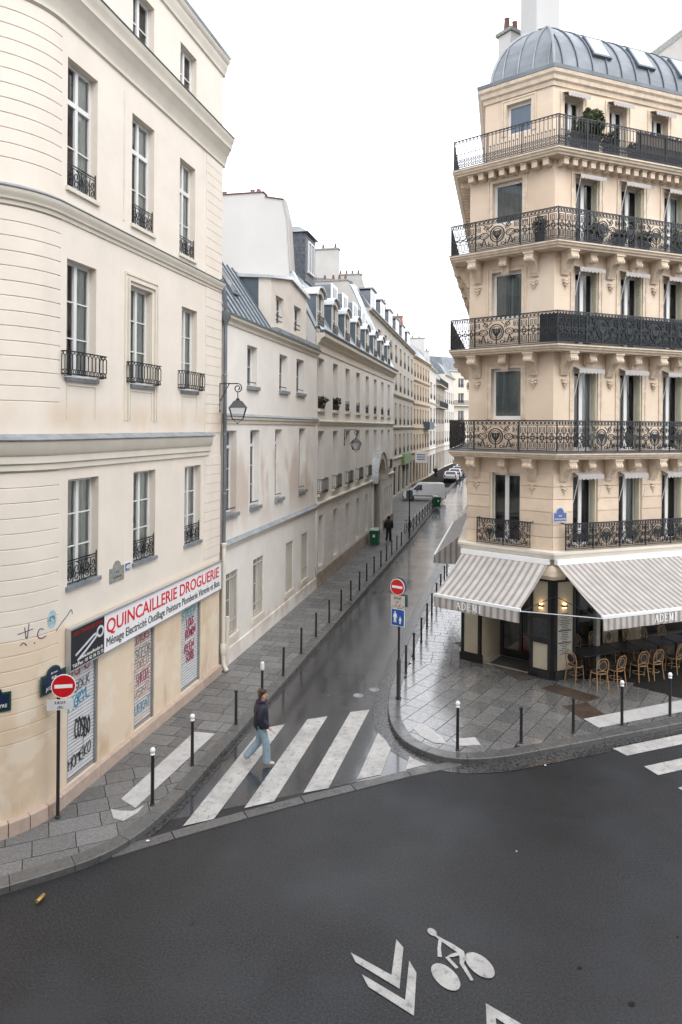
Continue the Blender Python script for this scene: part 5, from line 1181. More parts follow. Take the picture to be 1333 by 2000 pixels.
# railing panels
def dia(cx, cz, r): return [(cx-r, cz), (cx, cz+r), (cx+r, cz), (cx, cz-r), (cx-r, cz)]
def sq(cx, cz, a, b): return [(cx-a, cz-b), (cx+a, cz-b), (cx+a, cz+b), (cx-a, cz+b), (cx-a, cz-b)]
def rail_base(k, w, h, d):
    for z, t in ((.03, .022), (h-.015, .035), (h-.15, .016), (.075, .012)): k.ribbon([(0, z), (w, z)], t, d)
    k.ribbon([(.012, 0), (.012, h)], .026, (d[0]-.006, d[1]+.006)); n = max(4, int(w/.1))
    for i in range(n):
        c = w*(i+.5)/n; k.ribbon(circ(c, h-.083, .038, 8), .016, d); 
        k.ribbon([(c+w/n/2, h-.14), (c+w/n/2, h-.03)], .010, d)
def medallion_panel(w, h):
    k = MB(); d = (-.010, .010); rail_base(k, w, h, d); c = w/2; m_ = h*.44
    k.ribbon([(c+.155*math.cos(t), m_+.26*h*math.sin(t)+.02) for t in [i*2*math.pi/18 for i in range(19)]], 0.0290, d); k.ribbon([(c+.115*math.cos(t), m_+.19*h*math.sin(t)+.02) for t in [i*2*math.pi/16 for i in range(17)]], 0.0174, d)
    for a in (-50, -25, 0, 25, 50): k.ribbon([(c, m_-.12), (c+.05*math.sin(R(a))*2, m_+.02), (c+.09*math.sin(R(a)), m_+.13)], 0.0290, d)
    k.ribbon([(c, .06), (c, m_-.1)], 0.0232, d)
    for sx in (-1, 1):
        cx_ = c+sx*.29; k.ribbon(circ(cx_, m_+.02, .095), 0.0232, d); k.ribbon(dia(cx_, m_+.02, .06), 0.0174, d); k.ribbon([(cx_, m_-.07), (cx_-sx*.06, .09)], 0.0188, d); k.ribbon([(cx_, m_-.07), (cx_+sx*.06, .09)], 0.0188, d)
        k.ribbon(spiral(cx_-sx*.03, h*.72, .07, .012, 90, 90+sx*480, 14), 0.0188, d); k.ribbon(spiral(c+sx*.42, m_+.02, .06, .012, 90+sx*90, 90-sx*400, 12), 0.0174, d)
        for z in (h*.70, h*.19): k.ribbon(sq(c+sx*.435, z, .052, .075), 0.0188, d); k.ribbon(sq(c+sx*.435, z, .022, .04), 0.0145, d)
        k.ribbon(spiral(c+sx*.30, h*.20, .075, .012, 270, 270+sx*420, 12), .016, d); k.ribbon(spiral(c+sx*.21, h*.62, .05, .01, 0, sx*400, 10), .014, d); k.ribbon([(c+sx*.485, .05), (c+sx*.485, h-.15)], .014, d); k.ribbon(circ(c+sx*.435, h*.44, .045, 8), .016, d); k.ribbon([(c+sx*.19, .07), (c+sx*.19, h*.26)], .013, d); k.ribbon(circ(c+sx*.13, h*.135, .04, 8), .015, d)
        k.ribbon([(c+sx*.385, h*.19), (cx_, .12), (c+sx*.17, .13)], 0.0174, d); k.ribbon([(c+sx*.10, h*.80), (c+sx*.20, h*.66), (c+sx*.30, h*.83)], 0.0203, d)
    return k.mesh('railing_panel', IRON)
def geometric_panel(w, h):
    k = MB(); d = (-.010, .010); rail_base(k, w, h, d); n = 4
    for i in range(n):
        c = w*(i+.5)/n
        for z in (h*.68, h*.20): k.ribbon(sq(c, z, .07, .085), 0.0203, d); k.ribbon(sq(c, z, .03, .05), 0.0159, d)
        k.ribbon(dia(c, h*.44, .10), 0.0217, d); k.ribbon(circ(c, h*.44, .045, 8), .03, d)
        k.ribbon([(c+w/n/2, .05), (c+w/n/2, h-.15)], 0.0188, d); k.ribbon(circ(c+w/n/2, h*.44, .03, 8), 0.0174, d)
        for z in (h*.56, h*.32): k.ribbon(circ(c, z, .022, 6), 0.0174, d)
        k.ribbon(circ(c+w/n/2, h*.58, .02, 6), 0.0174, d); k.ribbon(circ(c+w/n/2, h*.30, .02, 6), 0.0174, d)
    return k.mesh('railing_panel', IRON)
def bar_panel(w, h):
    k = MB(); d = (-.009, .009)
    for z, t in ((.03, .022), (h-.015, .03), (h-.09, .016), (.26, .012)): k.ribbon([(0, z), (w, z)], t, d)
    k.ribbon([(.012, 0), (.012, h)], .024, (d[0]-.006, d[1]+.006)); n = 9
    for i in range(n):
        c = w*(i+.5)/n; k.ribbon([(c, .03), (c, h-.09)], .012, d)
        x = c+w/n/2
        if i < n-1: k.ribbon([(x, .03), (x, .44)], .011, d); k.ribbon(dia(x, .45, .022), .016, d)
        for z in (.10, .20): k.ribbon(circ(x, z, .036, 6), .012, d)
        k.ribbon([(c-.03, h-.055), (c+.03, h-.045)], .02, d)
    return k.mesh('railing_panel', IRON)
RH = .93
pA, pB, pV = medallion_panel(1.0, RH), geometric_panel(1.0, RH), bar_panel(1.0, .90)
(FMr, LMr), (FCr, LCr), (FJr, LJr) = frames(.42)
(FMr5, LMr5), (FCr5, LCr5), (FJr5, LJr5) = frames(.36)
def rail_run(F, s0, s1, z, seq, hs=1.):
    n = len(seq); w_ = (s1-s0)/sum(x for _, x in seq); s = s0
    for me, x in seq:
        o = place_plane('railing_panel', me, BR, F, s, 0, z); o.scale = (w_*x, 1, hs); s += w_*x
for i, z in enumerate(ZS[:3]):
    rail_run(FMr, .0, LMr, z+.03, [(pB, 1.05)]+[(pA, 1.22), (pA, .86)]*4+[(pB, 1.)])
    rail_run(FCr, .0, LCr, z+.03, [(pB, .62), (pA, 1.10), (pB, .86)] if LCr else [])
    rail_run(FJr, LJr-8.0, LJr, z+.03, [(pB, 1.)]*2+[(pA, 1.2)]*4+[(pB, .9)])
rail_run(FMr5, 0, LMr5, ZS[3]+.03, [(pV, 1.)]*10); rail_run(FCr5, 0, LCr5, ZS[3]+.03, [(pV, 1.)]*3); rail_run(FJr5, LJr5-8, LJr5, ZS[3]+.03, [(pV, 1.)]*8)
k = MB(); rg = random.Random(3)
for i in range(150): s = 2.95+i*.04; k.fbox(FMr5, s, s+.037, -.05-rg.random()*.01, -.03, ZS[3]+.04, ZS[3]+.86+rg.random()*.06)
part(k, 'reed_screen', mat('dry_reed_screen', (.16, .14, .125), .9, .25, 12, stretch=(12, 12, .5)), BR, kind='stuff')
GRNF = mat('dark_green_screen', (.018, .032, .030), .6, .2, 3)
k = MB(); k.fbox(FMr, .02, LMr-.1, -.035, -.022, ZS[1]+.06, ZS[1]+.88); part(k, 'balcony_screen', GRNF, BR)
for zq in ZS[:3]: k = MB(); k.fbox(FJr, LJr-4.0, LJr-.03, -.04, -.025, zq+.06, zq+.84); part(k, 'balcony_screen', mat('added_dark_backing', (.012, .013, .015), .6, .2, 3), BR)  # dark sheets added to deepen the railing's tone where it is seen aslant
k = MB(); k.fbox(FCr, LCr-.55, LCr-.02, -.035, -.022, ZS[1]+.06, ZS[1]+.88); part(k, 'balcony_screen', GRNF, BR)
# first-floor guards standing on the cornice
pG = medallion_panel(1.0, .80)
(FMg, LMg), (FCg, LCg), _ = frames(.10)
rail_run(FCg, LCg-2.50, LCg-.72, 3.95, [(pG, 1.), (pG, 1.)][:2]); rail_run(FMg, .42, 8.6, 3.95, [(pG, 1.)]*8)
for F, ss in ((FCg, (LCg-2.50, LCg-.72)), (FMg, (.42, 8.6))):
    k = MB()
    for s in ss:
        k.fbox(F, s-.012, s+.012, -.2, .012, 4.72, 4.75)
    part(k, 'guard_stay', IRONB, BR, kind='stuff')
# window awnings
def wawn_mesh(w):
    k = MB(); k.hexa([(0, 0, 0), (w, 0, 0), (w, -.24, -.09), (0, -.24, -.09), (0, 0, .012), (w, 0, .012), (w, -.24, -.078), (0, -.24, -.078)])
    n = 7; pts = [(0, -.078)]
    for i in range(n): pts += [(w*(i+j/6)/n, -.17-.045*math.sin(math.pi*j/6)) for j in range(7)]
    pts += [(w, -.078)]; k.prism([(x, -.242, z) for x, z in pts], (0, -.004, 0)); return k.mesh('window_awning', mat('awning_white_canvas', (.44, .415, .40), .85, .06, 4))
wa = wawn_mesh(.96)
for q in opsM: place_plane('window_awning', wa, BR, FM, q[0]-.03, .04, q[3]+.10)
for q in o5M: o = place_plane('window_awning', wa, BR, FM5, q[0]-.06, .04, q[3]+.12); o.scale = (.88, 1, 1)
k = MB(); k.tube([(.0, 0, 0), (.0, -.23, .74)], .010, 5); arm = k.mesh('awning_arm', WHT)
for q in opsM:
    for s in (q[0]-.02, q[1]+.02): place_plane('awning_arm', arm, BR, FM, s, .04, q[3]-.82)
# roof: curved zinc with standing seams
prof = []; NR = 8
ox, oz = -.50, 18.68
for i in range(NR+1):
    prof.append((ox, oz)); a = R(85-60*(i+.5)/NR); ox -= 2.74/NR*math.cos(a); oz += 2.74/NR*math.sin(a)
rp_ = [base_path[0], base_path[1], tuple(L0+(C0-L0).normalized()*.30), tuple(JE+DN*.27)]
rings = [[tuple(p) for p in offset_path(rp_, o)] for o, z in prof]; k = MB()
for j in range(NR):
    for i in range(3):
        a, b = rings[j][i], rings[j][i+1]; c, d = rings[j+1][i+1], rings[j+1][i]
        k.quad((*a, prof[j][1]), (*b, prof[j][1]), (*c, prof[j+1][1]), (*d, prof[j+1][1]))
top = rings[-1]; k.poly([(*p, prof[-1][1]) for p in top]+[(14, 36, 21.2)])
rf = part(k, 'roof', ZINC, BR, 60)
def roof_pt(seg, s, i, up):
    a = Vector(rings[0][seg]); b = Vector(rings[0][seg+1]); d = (b-a).normalized(); nn = Vector((-d.y, d.x))
    q = a+d*s+nn*(prof[i][0]-prof[0][0]); ang = R(5+60*i/NR)
    return Vector((q.x, q.y, prof[i][1]))+Vector((nn.x*math.cos(ang), nn.y*math.cos(ang), math.sin(ang)))*up
def on_roof(seg, s, i):
    a = Vector(rings[0][seg]); d = (Vector(rings[0][seg+1])-a).normalized(); A = (Vector(rings[i][seg])-a).dot(d); B = (Vector(rings[i][seg+1])-a).dot(d); return A-.01 <= s <= B+.01
for seg, Lr, st in ((0, 9.8, .58), (1, 2.6, .50), (2, 8, .6)):
    n = int(Lr/st)
    for q in range(n+1):
        s = (Lr-q*st+.15) if seg == 0 else .18+q*st
        ids = [i for i in range(NR+1) if on_roof(seg, s, i)]
        if len(ids) < 2: continue
        k = MB(); k.tube([roof_pt(seg, s, i, .02) for i in ids], .026, 5); part(k, 'roof_seam', ZINCD if seg == 0 else ZINC, rf, 40)
for e in (1, 2):
    k = MB(); k.tube([(*rings[i][e], prof[i][1]+.02) for i in range(NR+1)], .045, 6); part(k, 'hip_roll', LEAD, rf, 40)
k = MB(); k.tube([(*p, prof[-1][1]+.03) for p in top], .05, 6); part(k, 'ridge_roll', ZINC, rf, 40)
seg0L = (Vector(rings[0][1])-Vector(rings[0][0])).length
for dist in (1.95, 3.75, 5.55):
    s = seg0L-dist; P = [roof_pt(0, s-.36, 2, .0), roof_pt(0, s+.36, 2, .0), roof_pt(0, s+.36, 5, .0), roof_pt(0, s-.36, 5, .0)]
    nn = (P[1]-P[0]).cross(P[3]-P[0]).normalized(); nn = nn if nn.z > 0 else -nn
    k = MB(); k.hexa(P+[p+nn*.10 for p in P]); part(k, 'skylight', ZINCD, rf)
    c = sum(P, Vector())/4; k = MB(); k.quad(*[c+(p-c)*.84+nn*.104 for p in P]); part(k, 'pane', mat('sky_reflection_glass', (.42, .45, .48), .1, .1, 2), rf)  # sky reflection painted into the pale pane colour
t = thing('chimney', 'tall plain white chimney rising behind the zinc roof hip', 'chimney', (6.75, 24.0, 20.2))
k = MB(); u = Vector((.82, .57)); v = Vector((-.57, .82))
def bx_(c, a, b, z0, z1, mbx):
    P = [Vector(c)+u*x+v*y for x, y in ((-a, -b), (a, -b), (a, b), (-a, b))]; mbx.zprism([tuple(p) for p in P], z0, z1)
bx_((6.98, 24.3), .62, .35, 19.6, 25.5, k); part(k, 'stack', mat('white_chimney_render', (.50, .495, .48), .9, .03, 1), t)
t = thing('chimney', 'low white chimney with terracotta pots left of the tall one', 'chimney', (6.3, 25.6, 20.5))
k = MB(); bx_((6.35, 25.8), .42, .3, 19.5, 22.35, k); part(k, 'stack', PLW, t); k = MB(); bx_((6.35, 25.8), .50, .38, 22.352, 22.47, k); part(k, 'coping', STNP, t)
for x in (-.2, .15): k = MB(); k.lathe([(.10, 0), (.12, .03), (.09, .42), (.11, .46)], (6.3+x, 25.7+x*.6, 22.47), 8); part(k, 'chimney_pot', TERR, t, 40)
t = thing('chimney_wall', 'grey gable wall with stepped patches behind the curved zinc roof', 'wall', (15, 30, 20))
k = MB(); k.prism([(11.6, 28.0, 20.0), (18, 30.4, 20.0), (18, 30.4, 27.5), (12.3, 28.3, 22.6)], Vector((-.35, .93, 0))*.5); part(k, 'wall', PLG, t)
k = MB(); k.prism([(12.2, 28.2, 22.5), (18, 30.35, 27.4), (18, 30.35, 27.65), (12.2, 28.2, 22.75)], Vector((-.35, .93, 0))*.6); part(k, 'coping', STNP, t)
# hidden right-side houses, added to keep sky light off the left fronts
row_house('side_street_house', 'plain stone house continuing the right side of the narrow street', tuple(JE+D*26), tuple(JE+D*.1), 16.5, [(4.6, 6.8), (7.9, 10.0), (11.0, 13.0), (13.8, 15.6)], 8, 1.2, m4, ZINC, [(7.3, .2)], 4.0)
row_house('further_side_street_house', 'second stone house on the right side of the narrow street', tuple(JE+D*58), tuple(JE+D*26.1), 17.5, [(4.6, 6.8), (7.9, 10.0), (11.0, 13.0), (13.8, 15.6)], 9, 1.2, m5, ZINC, [(7.3, .2)], 4.0)
# blue street plate
plate('street_name_plate', 'faded blue street name plate on the limestone corner above the awnings', Frame(FM(0, .034, 0)[:2], FM.u, FM.n), .24, 4.80, .46, .25, .15, BLUP, mat('plate_pale_rim', (.55, .58, .56), .5, .08, 8), [('RUE', .06, .14, .10), ('MONTMARTRE', .065, .04, .40)], WHTT)

# ------------------------------------------------------------------ café front
CF = thing('cafe_shopfront', 'black framed café front with cream panels under the striped awnings', 'shopfront', (5.9, 20.8, .12))
PAN = mat('cream_stone_panel', (.52, .46, .34), .4, .08, 2)
def frame_panel(F, s0, s1, z0, z1, fr=.09, m=PAN, depth=.10):
    k = MB(); k.fbox(F, s0, s0+fr, -.02, depth, z0, z1); k.fbox(F, s1-fr, s1, -.02, depth, z0, z1); k.fbox(F, s0+fr, s1-fr, -.02, depth, z0, z0+.02); k.fbox(F, s0+fr, s1-fr, -.02, depth, z1-.06, z1); part(k, 'pilaster', BLK, CF)
    k = MB(); k.fbox(F, s0+fr, s1-fr, -.02, depth-.04, z0+.02, z1-.06); return part(k, 'panel', m, CF)
def base_block(F, s0, s1):
    k = MB(); k.fbox(F, s0-.03, s1+.03, -.03, .14, .11, .36); part(k, 'base_block', BLK, CF)
frame_panel(FCs, .02, .70, .36, 3.08); base_block(FCs, .02, .70)
frame_panel(FCs, LCs-.66, LCs-.02, .36, 1.22); frame_panel(FCs, LCs-.66, LCs-.02, 2.02, 3.08); base_block(FCs, LCs-.66, LCs-.04)
k = MB(); k.fbox(FCs, LCs-.66, LCs-.02, -.02, .10, 1.222, 2.018); part(k, 'notice_board', BLK, CF)
k = MB(); k.fbox(FCs, LCs-.55, LCs-.13, .10, .104, 1.34, 1.92); part(k, 'notice_pane', mat('notice_glass', (.05, .055, .06), .15, .3, 8), CF)
frame_panel(FMs, .02, .78, .36, 3.08); base_block(FMs, .04, .78)
k = MB(); q = Vector(FMs(0, .06, 0)); k.zprism([FMs(0, .10, 0)[:2], FMs(.06, .1, 0)[:2], FMs(.06, -.05, 0)[:2], FCs(LCs-.06, -.05, 0)[:2], FCs(LCs-.06, .1, 0)[:2]], .11, 3.08); part(k, 'corner_post', BLK, CF)
for i in range(24):       # illegible menu lines
    z = 2.05-i*.052; wdt = random.uniform(.14, .40)
    if i in (10, 17): wdt = .46
    k = MB(); s = .40-wdt/2; k.fbox(FMs, s, s+wdt, .06, .063, z, z+(.035 if i in (10, 17) else .018)); part(k, 'menu_line', BLKT, CF)
k = MB(); k.fbox(FMs, .16, .64, .0595, .061, .8, 2.12); part(k, 'menu_sheet', mat('menu_paper', (.46, .44, .38), .5, .06, 3), CF)
# entrance recess
rd = -1.05
k = MB(); k.quad(FCs(.70, -.02, .11), FCs(.86, rd, .11), FCs(.86, rd, 3.08), FCs(.70, -.02, 3.08)); k.quad(FCs(LCs-.66, -.02, .11), FCs(LCs-.66, rd, .11), FCs(LCs-.66, rd, 3.08), FCs(LCs-.66, -.02, 3.08)); part(k, 'recess_cheek', PAN, CF)
k = MB(); k.quad(FCs(.7, .1, 3.085), FCs(LCs-.66, .1, 3.085), FCs(LCs-.66, rd-.3, 3.085), FCs(.7, rd-.3, 3.085)); k.quad(FMs(.7, .1, 3.085), FMs(9.9, .1, 3.085), FMs(9.9, -4, 3.085), FMs(.7, -4, 3.085)); part(k, 'soffit', BLK, CF)
k = MB()
for s in (.86, 1.52, LCs-.76): k.fbox(FCs, s, s+.10, rd-.06, rd+.04, .14, 3.08)
k.fbox(FCs, .96, LCs-.76, rd-.06, rd+.03, .14, .38); k.fbox(FCs, .96, LCs-.76, rd-.06, rd+.03, 2.5, 2.6); part(k, 'entrance_door', BLK, CF)
for a, b in ((.96, 1.52), (1.62, LCs-.76)): k = MB(); k.quad(FCs(a, rd, .38), FCs(b, rd, .38), FCs(b, rd, 2.5), FCs(a, rd, 2.5)); part(k, 'pane', GLS, CF)
k = MB(); k.tube([FCs(1.72, rd+.07, 1.0), FCs(1.72, rd+.07, 1.9)], .015, 6); part(k, 'door_handle', IRON, CF)
k = MB(); k.fbox(FCs, .74, LCs-.7, rd-2.6, -.01, .10, .142); part(k, 'threshold', mat('threshold_stone', (.34, .31, .27), .5, .1, 5), CF)
k = MB(); k.fbox(FCs, .95, LCs-.82, rd+.10, -.06, .142, .152); part(k, 'door_mat', mat('grey_door_mat', (.05, .05, .05), .9, .15, 40), CF)
# café interior
k = MB(); k.quad(FMs(-.2, -4.0, .1), FMs(9.9, -4.0, .1), FMs(9.9, -4.0, 3.1), FMs(-.2, -4.0, 3.1)); k.quad(FCs(-.3, -3.4, .1), FCs(LCs, -3.4, .1), FCs(LCs, -3.4, 3.1), FCs(-.3, -3.4, 3.1)); part(k, 'room_interior', DARK, CF)
k = MB(); k.quad(FMs(-1, -.2, .13), FMs(9.9, -.2, .13), FMs(9.9, -4, .13), FMs(-1, -4, .13)); part(k, 'room_floor', mat('terrace_floor', (.10, .085, .07), .5, .2, 3), CF)
k = MB(); k.zprism([FCs(1.25, rd-.55, 0)[:2], FCs(1.45, rd-.55, 0)[:2], FCs(1.45, rd-.8, 0)[:2], FCs(1.25, rd-.8, 0)[:2]], .14, .62); part(k, 'red_basket', RED, CF)
gz = -1.35
k = MB()
for s in (.80, 2.0, 3.2, 4.4, 5.6, 6.8, 8.0): k.fbox(FMs, s, s+.09, gz-.05, gz+.05, .13, 3.08)
k.fbox(FMs, .80, 8.9, gz-.04, gz+.04, .13, .5); k.fbox(FMs, .80, 8.9, gz-.045, gz+.035, 2.45, 2.55); part(k, 'glazing_bars', BLK, CF)
for s in (.89, 2.09, 3.29, 4.49, 5.69, 6.89): k = MB(); k.quad(FMs(s, gz, .5), FMs(s+1.11, gz, .5), FMs(s+1.11, gz, 2.45), FMs(s, gz, 2.45)); part(k, 'pane', GLS, CF)
for a, b in ((3.0, 3.62), (4.05, 4.6)): k = MB(); k.fbox(FMs, a, b, gz+.06, gz+.12, .5, 2.6); part(k, 'panel', PAN, CF)
k = MB(); k.fbox(FMs, 1.78, 1.92, -.30, -.16, .13, 3.08); part(k, 'terrace_post', mat('grey_post', (.30, .29, .26), .6, .1, 4), CF)
k = MB(); k.fbox(FMs, .78, .86, gz+.05, -.02, .13, 3.08); part(k, 'terrace_side', BLK, CF)
k = MB(); k.fbox(FMs, 5.55, 5.85, -.35, -.02, .13, 3.08); part(k, 'terrace_column', BLK, CF)
def sconce(F, s, z, lab):
    t = thing('wall_sconce', lab, 'wall lamp', F(s, .07, z), 0, 'lit sconces at the café corner')
    k = MB(); k.fbox(F, s-.075, s+.075, .061, .14, z-.03, z+.03); part(k, 'lamp_body', BLK, t)
    GL = mat('sconce_glow', (1, .72, .36), .5, .0, 1, emis=((1, .62, .25), 2.6))
    for dz in (-.075, .032): k = MB(); k.fbox(F, s-.05, s+.05, .075, .125, z+dz, z+dz+.043); part(k, 'glowing_glass', GL, t)
    for dz in (-.12, .12):
        ld = bpy.data.lights.new('sconce_light', 'POINT'); ld.energy = .22; ld.color = (1, .68, .35); ld.shadow_soft_size = .03
        lo = bpy.data.objects.new('sconce_light', ld); COL.objects.link(lo); lo.parent = t; lo.location = Vector(F(s, .16, z+dz))-WL[t.name]
sconce(FCs, LCs-.32, 2.28, 'lit black sconce on the left face of the café corner')
sconce(FMs, .36, 2.30, 'lit black sconce over the menu panel on the café corner')
k = MB(); sweep(k, [FMs(.35, 0, 0)[:2], FMs(0, 0, 0)[:2], FCs(LCs-.35, 0, 0)[:2]], [(-.02, 3.09), (.12, 3.09), (.16, 3.2), (.12, 3.34), (.06, 3.46), (-.02, 3.5)]); part(k, 'carved_capital', LIMC, CF)
# ------------------------------------------------------------------ striped café awnings
def stripes(ax=0):
    m = bpy.data.materials.new('striped_canvas'); m.use_nodes = True; n = m.node_tree.nodes; l = m.node_tree.links; b = n['Principled BSDF']; b.inputs['Roughness'].default_value = .8
    tc = n.new('ShaderNodeTexCoord'); sp = n.new('ShaderNodeSeparateXYZ'); l.new(tc.outputs['Object'], sp.inputs[0])
    mo_ = n.new('ShaderNodeMath'); mo_.operation = 'FRACT'; l.new(mul_(n, l, sp.outputs[ax], 1/.205), mo_.inputs[0])
    rp = n.new('ShaderNodeValToRGB'); rp.color_ramp.interpolation = 'CONSTANT'; e = rp.color_ramp.elements
    W, G, T = (.57, .54, .51, 1), (.32, .285, .265, 1), (.45, .42, .395, 1)
    e[0].position = 0; e[0].color = W; e[1].position = .30; e[1].color = T
    for p, c in ((.36, W), (.42, G), (.80, W), (.86, T), (.92, W)): q = e.new(p); q.color = c
    l.new(mo_.outputs[0], rp.inputs[0])
    g = n.new('ShaderNodeNewGeometry'); k = mr_(n, l, noise_(n, l, g.outputs['Position'], 3., None, 6.), .3, .7, .86, 1.06)
    vm = n.new('ShaderNodeVectorMath'); vm.operation = 'SCALE'; l.new(rp.outputs[0], vm.inputs[0]); l.new(k, vm.inputs['Scale']); l.new(vm.outputs[0], b.inputs['Base Color'])
    tr = n.new('ShaderNodeBsdfTranslucent'); l.new(vm.outputs[0], tr.inputs[0]); mx_ = n.new('ShaderNodeMixShader'); mx_.inputs[0].default_value = .22
    l.new(b.outputs[0], mx_.inputs[1]); l.new(tr.outputs[0], mx_.inputs[2]); l.new(mx_.outputs[0], n['Material Output'].inputs[0]); return m
STR = stripes()
WINGM = stripes(1); WINGM.name = 'striped_canvas_side'
SERIF = {'A': [(0, .0, .2, .07), (.62, .0, .95, .07)], 'D': 0}
def serif_word(word, F, s, o, z, h, w):
    """roman capitals built from strokes with serifs"""
    out = []; n = len(word); cw = w/n
    for i, ch in enumerate(word):
        x0 = s+i*cw; W = cw*.86; k = MB(); T, t = h*.21, h*.10
        def st(p, wd): k.ribbon([(x0+a*W, z+b*h) for a, b in p], wd, (o, o+.003+.0004*len(k.v)/50), F)
        def sf(a, b, w_=.24): k.ribbon([(x0+(a-w_/2)*W, z+b*h), (x0+(a+w_/2)*W, z+b*h)], t, (o, o+.0045), F)
        if ch == 'A': st([(.08, .02), (.46, .98)], t); st([(.46, 1.0), (.86, .02)], T); st([(.22, .36), (.70, .36)], t); sf(.10, .03); sf(.86, .03, .3)
        if ch == 'D': st([(.2, .02), (.2, .98)], T); st([(.1, .97), (.5, .97), (.78, .82), (.88, .5), (.78, .18), (.5, .03), (.1, .03)], T*.75)
        if ch == 'E': st([(.22, .02), (.22, .98)], T); st([(.1, .97), (.82, .97), (.82, .80)], t); st([(.1, .03), (.86, .03), (.86, .22)], t); st([(.22, .52), (.62, .52)], t); st([(.62, .42), (.62, .62)], t)
        if ch == 'M': st([(.12, .02), (.16, .98)], t); st([(.14, .98), (.5, .12)], T); st([(.5, .12), (.84, .98)], t); st([(.86, .98), (.88, .02)], T); sf(.12, .03); sf(.88, .03, .3); sf(.1, .97, .2); sf(.9, .97, .24)
        if ch == 'I': st([(.45, .02), (.45, .98)], T); sf(.45, .03, .4); sf(.45, .97, .4)
        out.append(k)
    return out
def cafe_awning(label, F, s0, s1, proj, z0, z1, val, f0, f1, word=None, ws=0, wing=False):
    """canvas from the wall line (s0..s1, height z0) to the front bar (f0..f1, height z1)"""
    t = thing('cafe_awning', label, 'awning', F(s0, 0, z0), 0, 'striped awnings of the café'); org = Vector(F(s0, .12, z0)); ang = F.rz()
    def loc(me, nm, m): return inst(nm, me, t, org, ang)
    k = MB(); dz = z1-z0; n = 6
    def P(i, q, e): f = i/n; a = (s0+(f0-s0)*f, s1+(f1-s1)*f); x = a[0]+(a[1]-a[0])*q; return (x-s0, -(proj-.12)*f, dz*f-.05*math.sin(math.pi*f)+e)
    for i in range(n):
        for q in range(8): k.quad(P(i, q/8, 0), P(i, (q+1)/8, 0), P(i+1, (q+1)/8, 0), P(i+1, q/8, 0))
    loc(k.mesh('canvas', STR, 60), 'canvas', STR)
    k = MB(); y = -(proj-.12)-.03; N = 20
    for q in range(N):
        a, b = f0-s0+(f1-f0)*q/N, f0-s0+(f1-f0)*(q+1)/N; wv = lambda x: .012*math.sin(x*9)
        k.quad((a, y, dz-.03), (b, y, dz-.03), (b, y-.01+wv(b), dz-val), (a, y-.01+wv(a), dz-val))
    loc(k.mesh('valance', STR), 'valance', STR)
    k = MB(); k.box(f0-s0-.02, f1-s0+.02, y-.012, y+.06, dz-.05, dz+.03); loc(k.mesh('front_bar', WHP), 'front_bar', WHP)
    k = MB(); k.box(-.03, s1-s0+.03, -.06, .10, -.02, .13); loc(k.mesh('cassette', WHP), 'cassette', WHP)
    for a, b in ((s0+.25, f0+.3), (s1-.25, f1-.3)):
        k = MB(); mid = ((a+b)/2-s0+(.35 if a < (s0+s1)/2 else -.35), -proj*.45, dz*.5-.12); k.tube([(a-s0, 0, -.05), mid], .022, 6); k.tube([mid, (b-s0, y+.02, dz-.02)], .02, 6); loc(k.mesh('folding_arm', WHP, 40), 'folding_arm', WHP)
    if wing:
        k = MB(); xx = s1-s0; k.poly([(xx, 0, 0), (f1-s0, y, dz-.03), (f1-s0, y, dz-val), (xx, 0, dz-val)]); o_ = loc(k.mesh('side_wing', WINGM), 'side_wing', STR)
    if word:
        G = Frame(F(0, proj+.05, 0)[:2], F.u, F.n)
        for k in serif_word(word, G, ws, .0, z0+dz-val*.82, .21, .86): part(k, 'letter', WHTT, t)
    return t
cafe_awning('striped grey ADEMI awning over the café corner entrance', FCs, .05, LCs-.10, 2.08, 3.56, 2.60, .36, .18, 2.86, 'ADEMI', .92)
cafe_awning('long striped ADEMI awning over the café terrace', FMs, .06, 7.6, 2.30, 3.56, 2.60, .36, -.20, 7.6, 'ADEMI', 1.55)
cafe_awning('small striped awning on the side street wall of the café', FJs, LJs-12.0, LJs-3.0, 1.20, 3.75, 2.85, .30, LJs-12.0, LJs-3.0, wing=True)
# tie bars between the awning ends
t = thing('awning_tie_bar', 'thin grey tie bars linking the two awning ends before the café corner', 'bar', (6.0, 18.9, 2.5))
e1 = Vector(FCs(2.86, 2.05, 2.55)); e2 = Vector(FMs(-.20, 2.27, 2.55)); cn_ = Vector(FMs(.0, .12, 2.62))
k = MB(); k.tube([e1, e2], .014, 6); part(k, 'front_tie', ALU, t); k = MB(); k.tube([e1+Vector((0, 0, -.02)), cn_], .012, 6); part(k, 'stay', IRON, t); k = MB(); k.tube([cn_, e2+Vector((0, 0, -.02))], .012, 6); part(k, 'stay', IRON, t)
# unseen house of the viewpoint window, added to block sky light from behind
op_d = Vector((.92, .392)).normalized(); op_n = Vector((-op_d.y, op_d.x)); op_c = Vector((0, -.6))-op_n*.2
row_house('light_blocking_house', 'stone house on the near side of the main street, facing the shop and café', tuple(op_c+op_d*17), tuple(op_c-op_d*13), 16.5, [(4.6, 6.6), (7.4, 9.4), (10.6, 12.6), (13.6, 15.4)], 11, 1.2, m4, ZINC, [(7.0, .15)], 4.0, guards=False, roof_h=1.6)
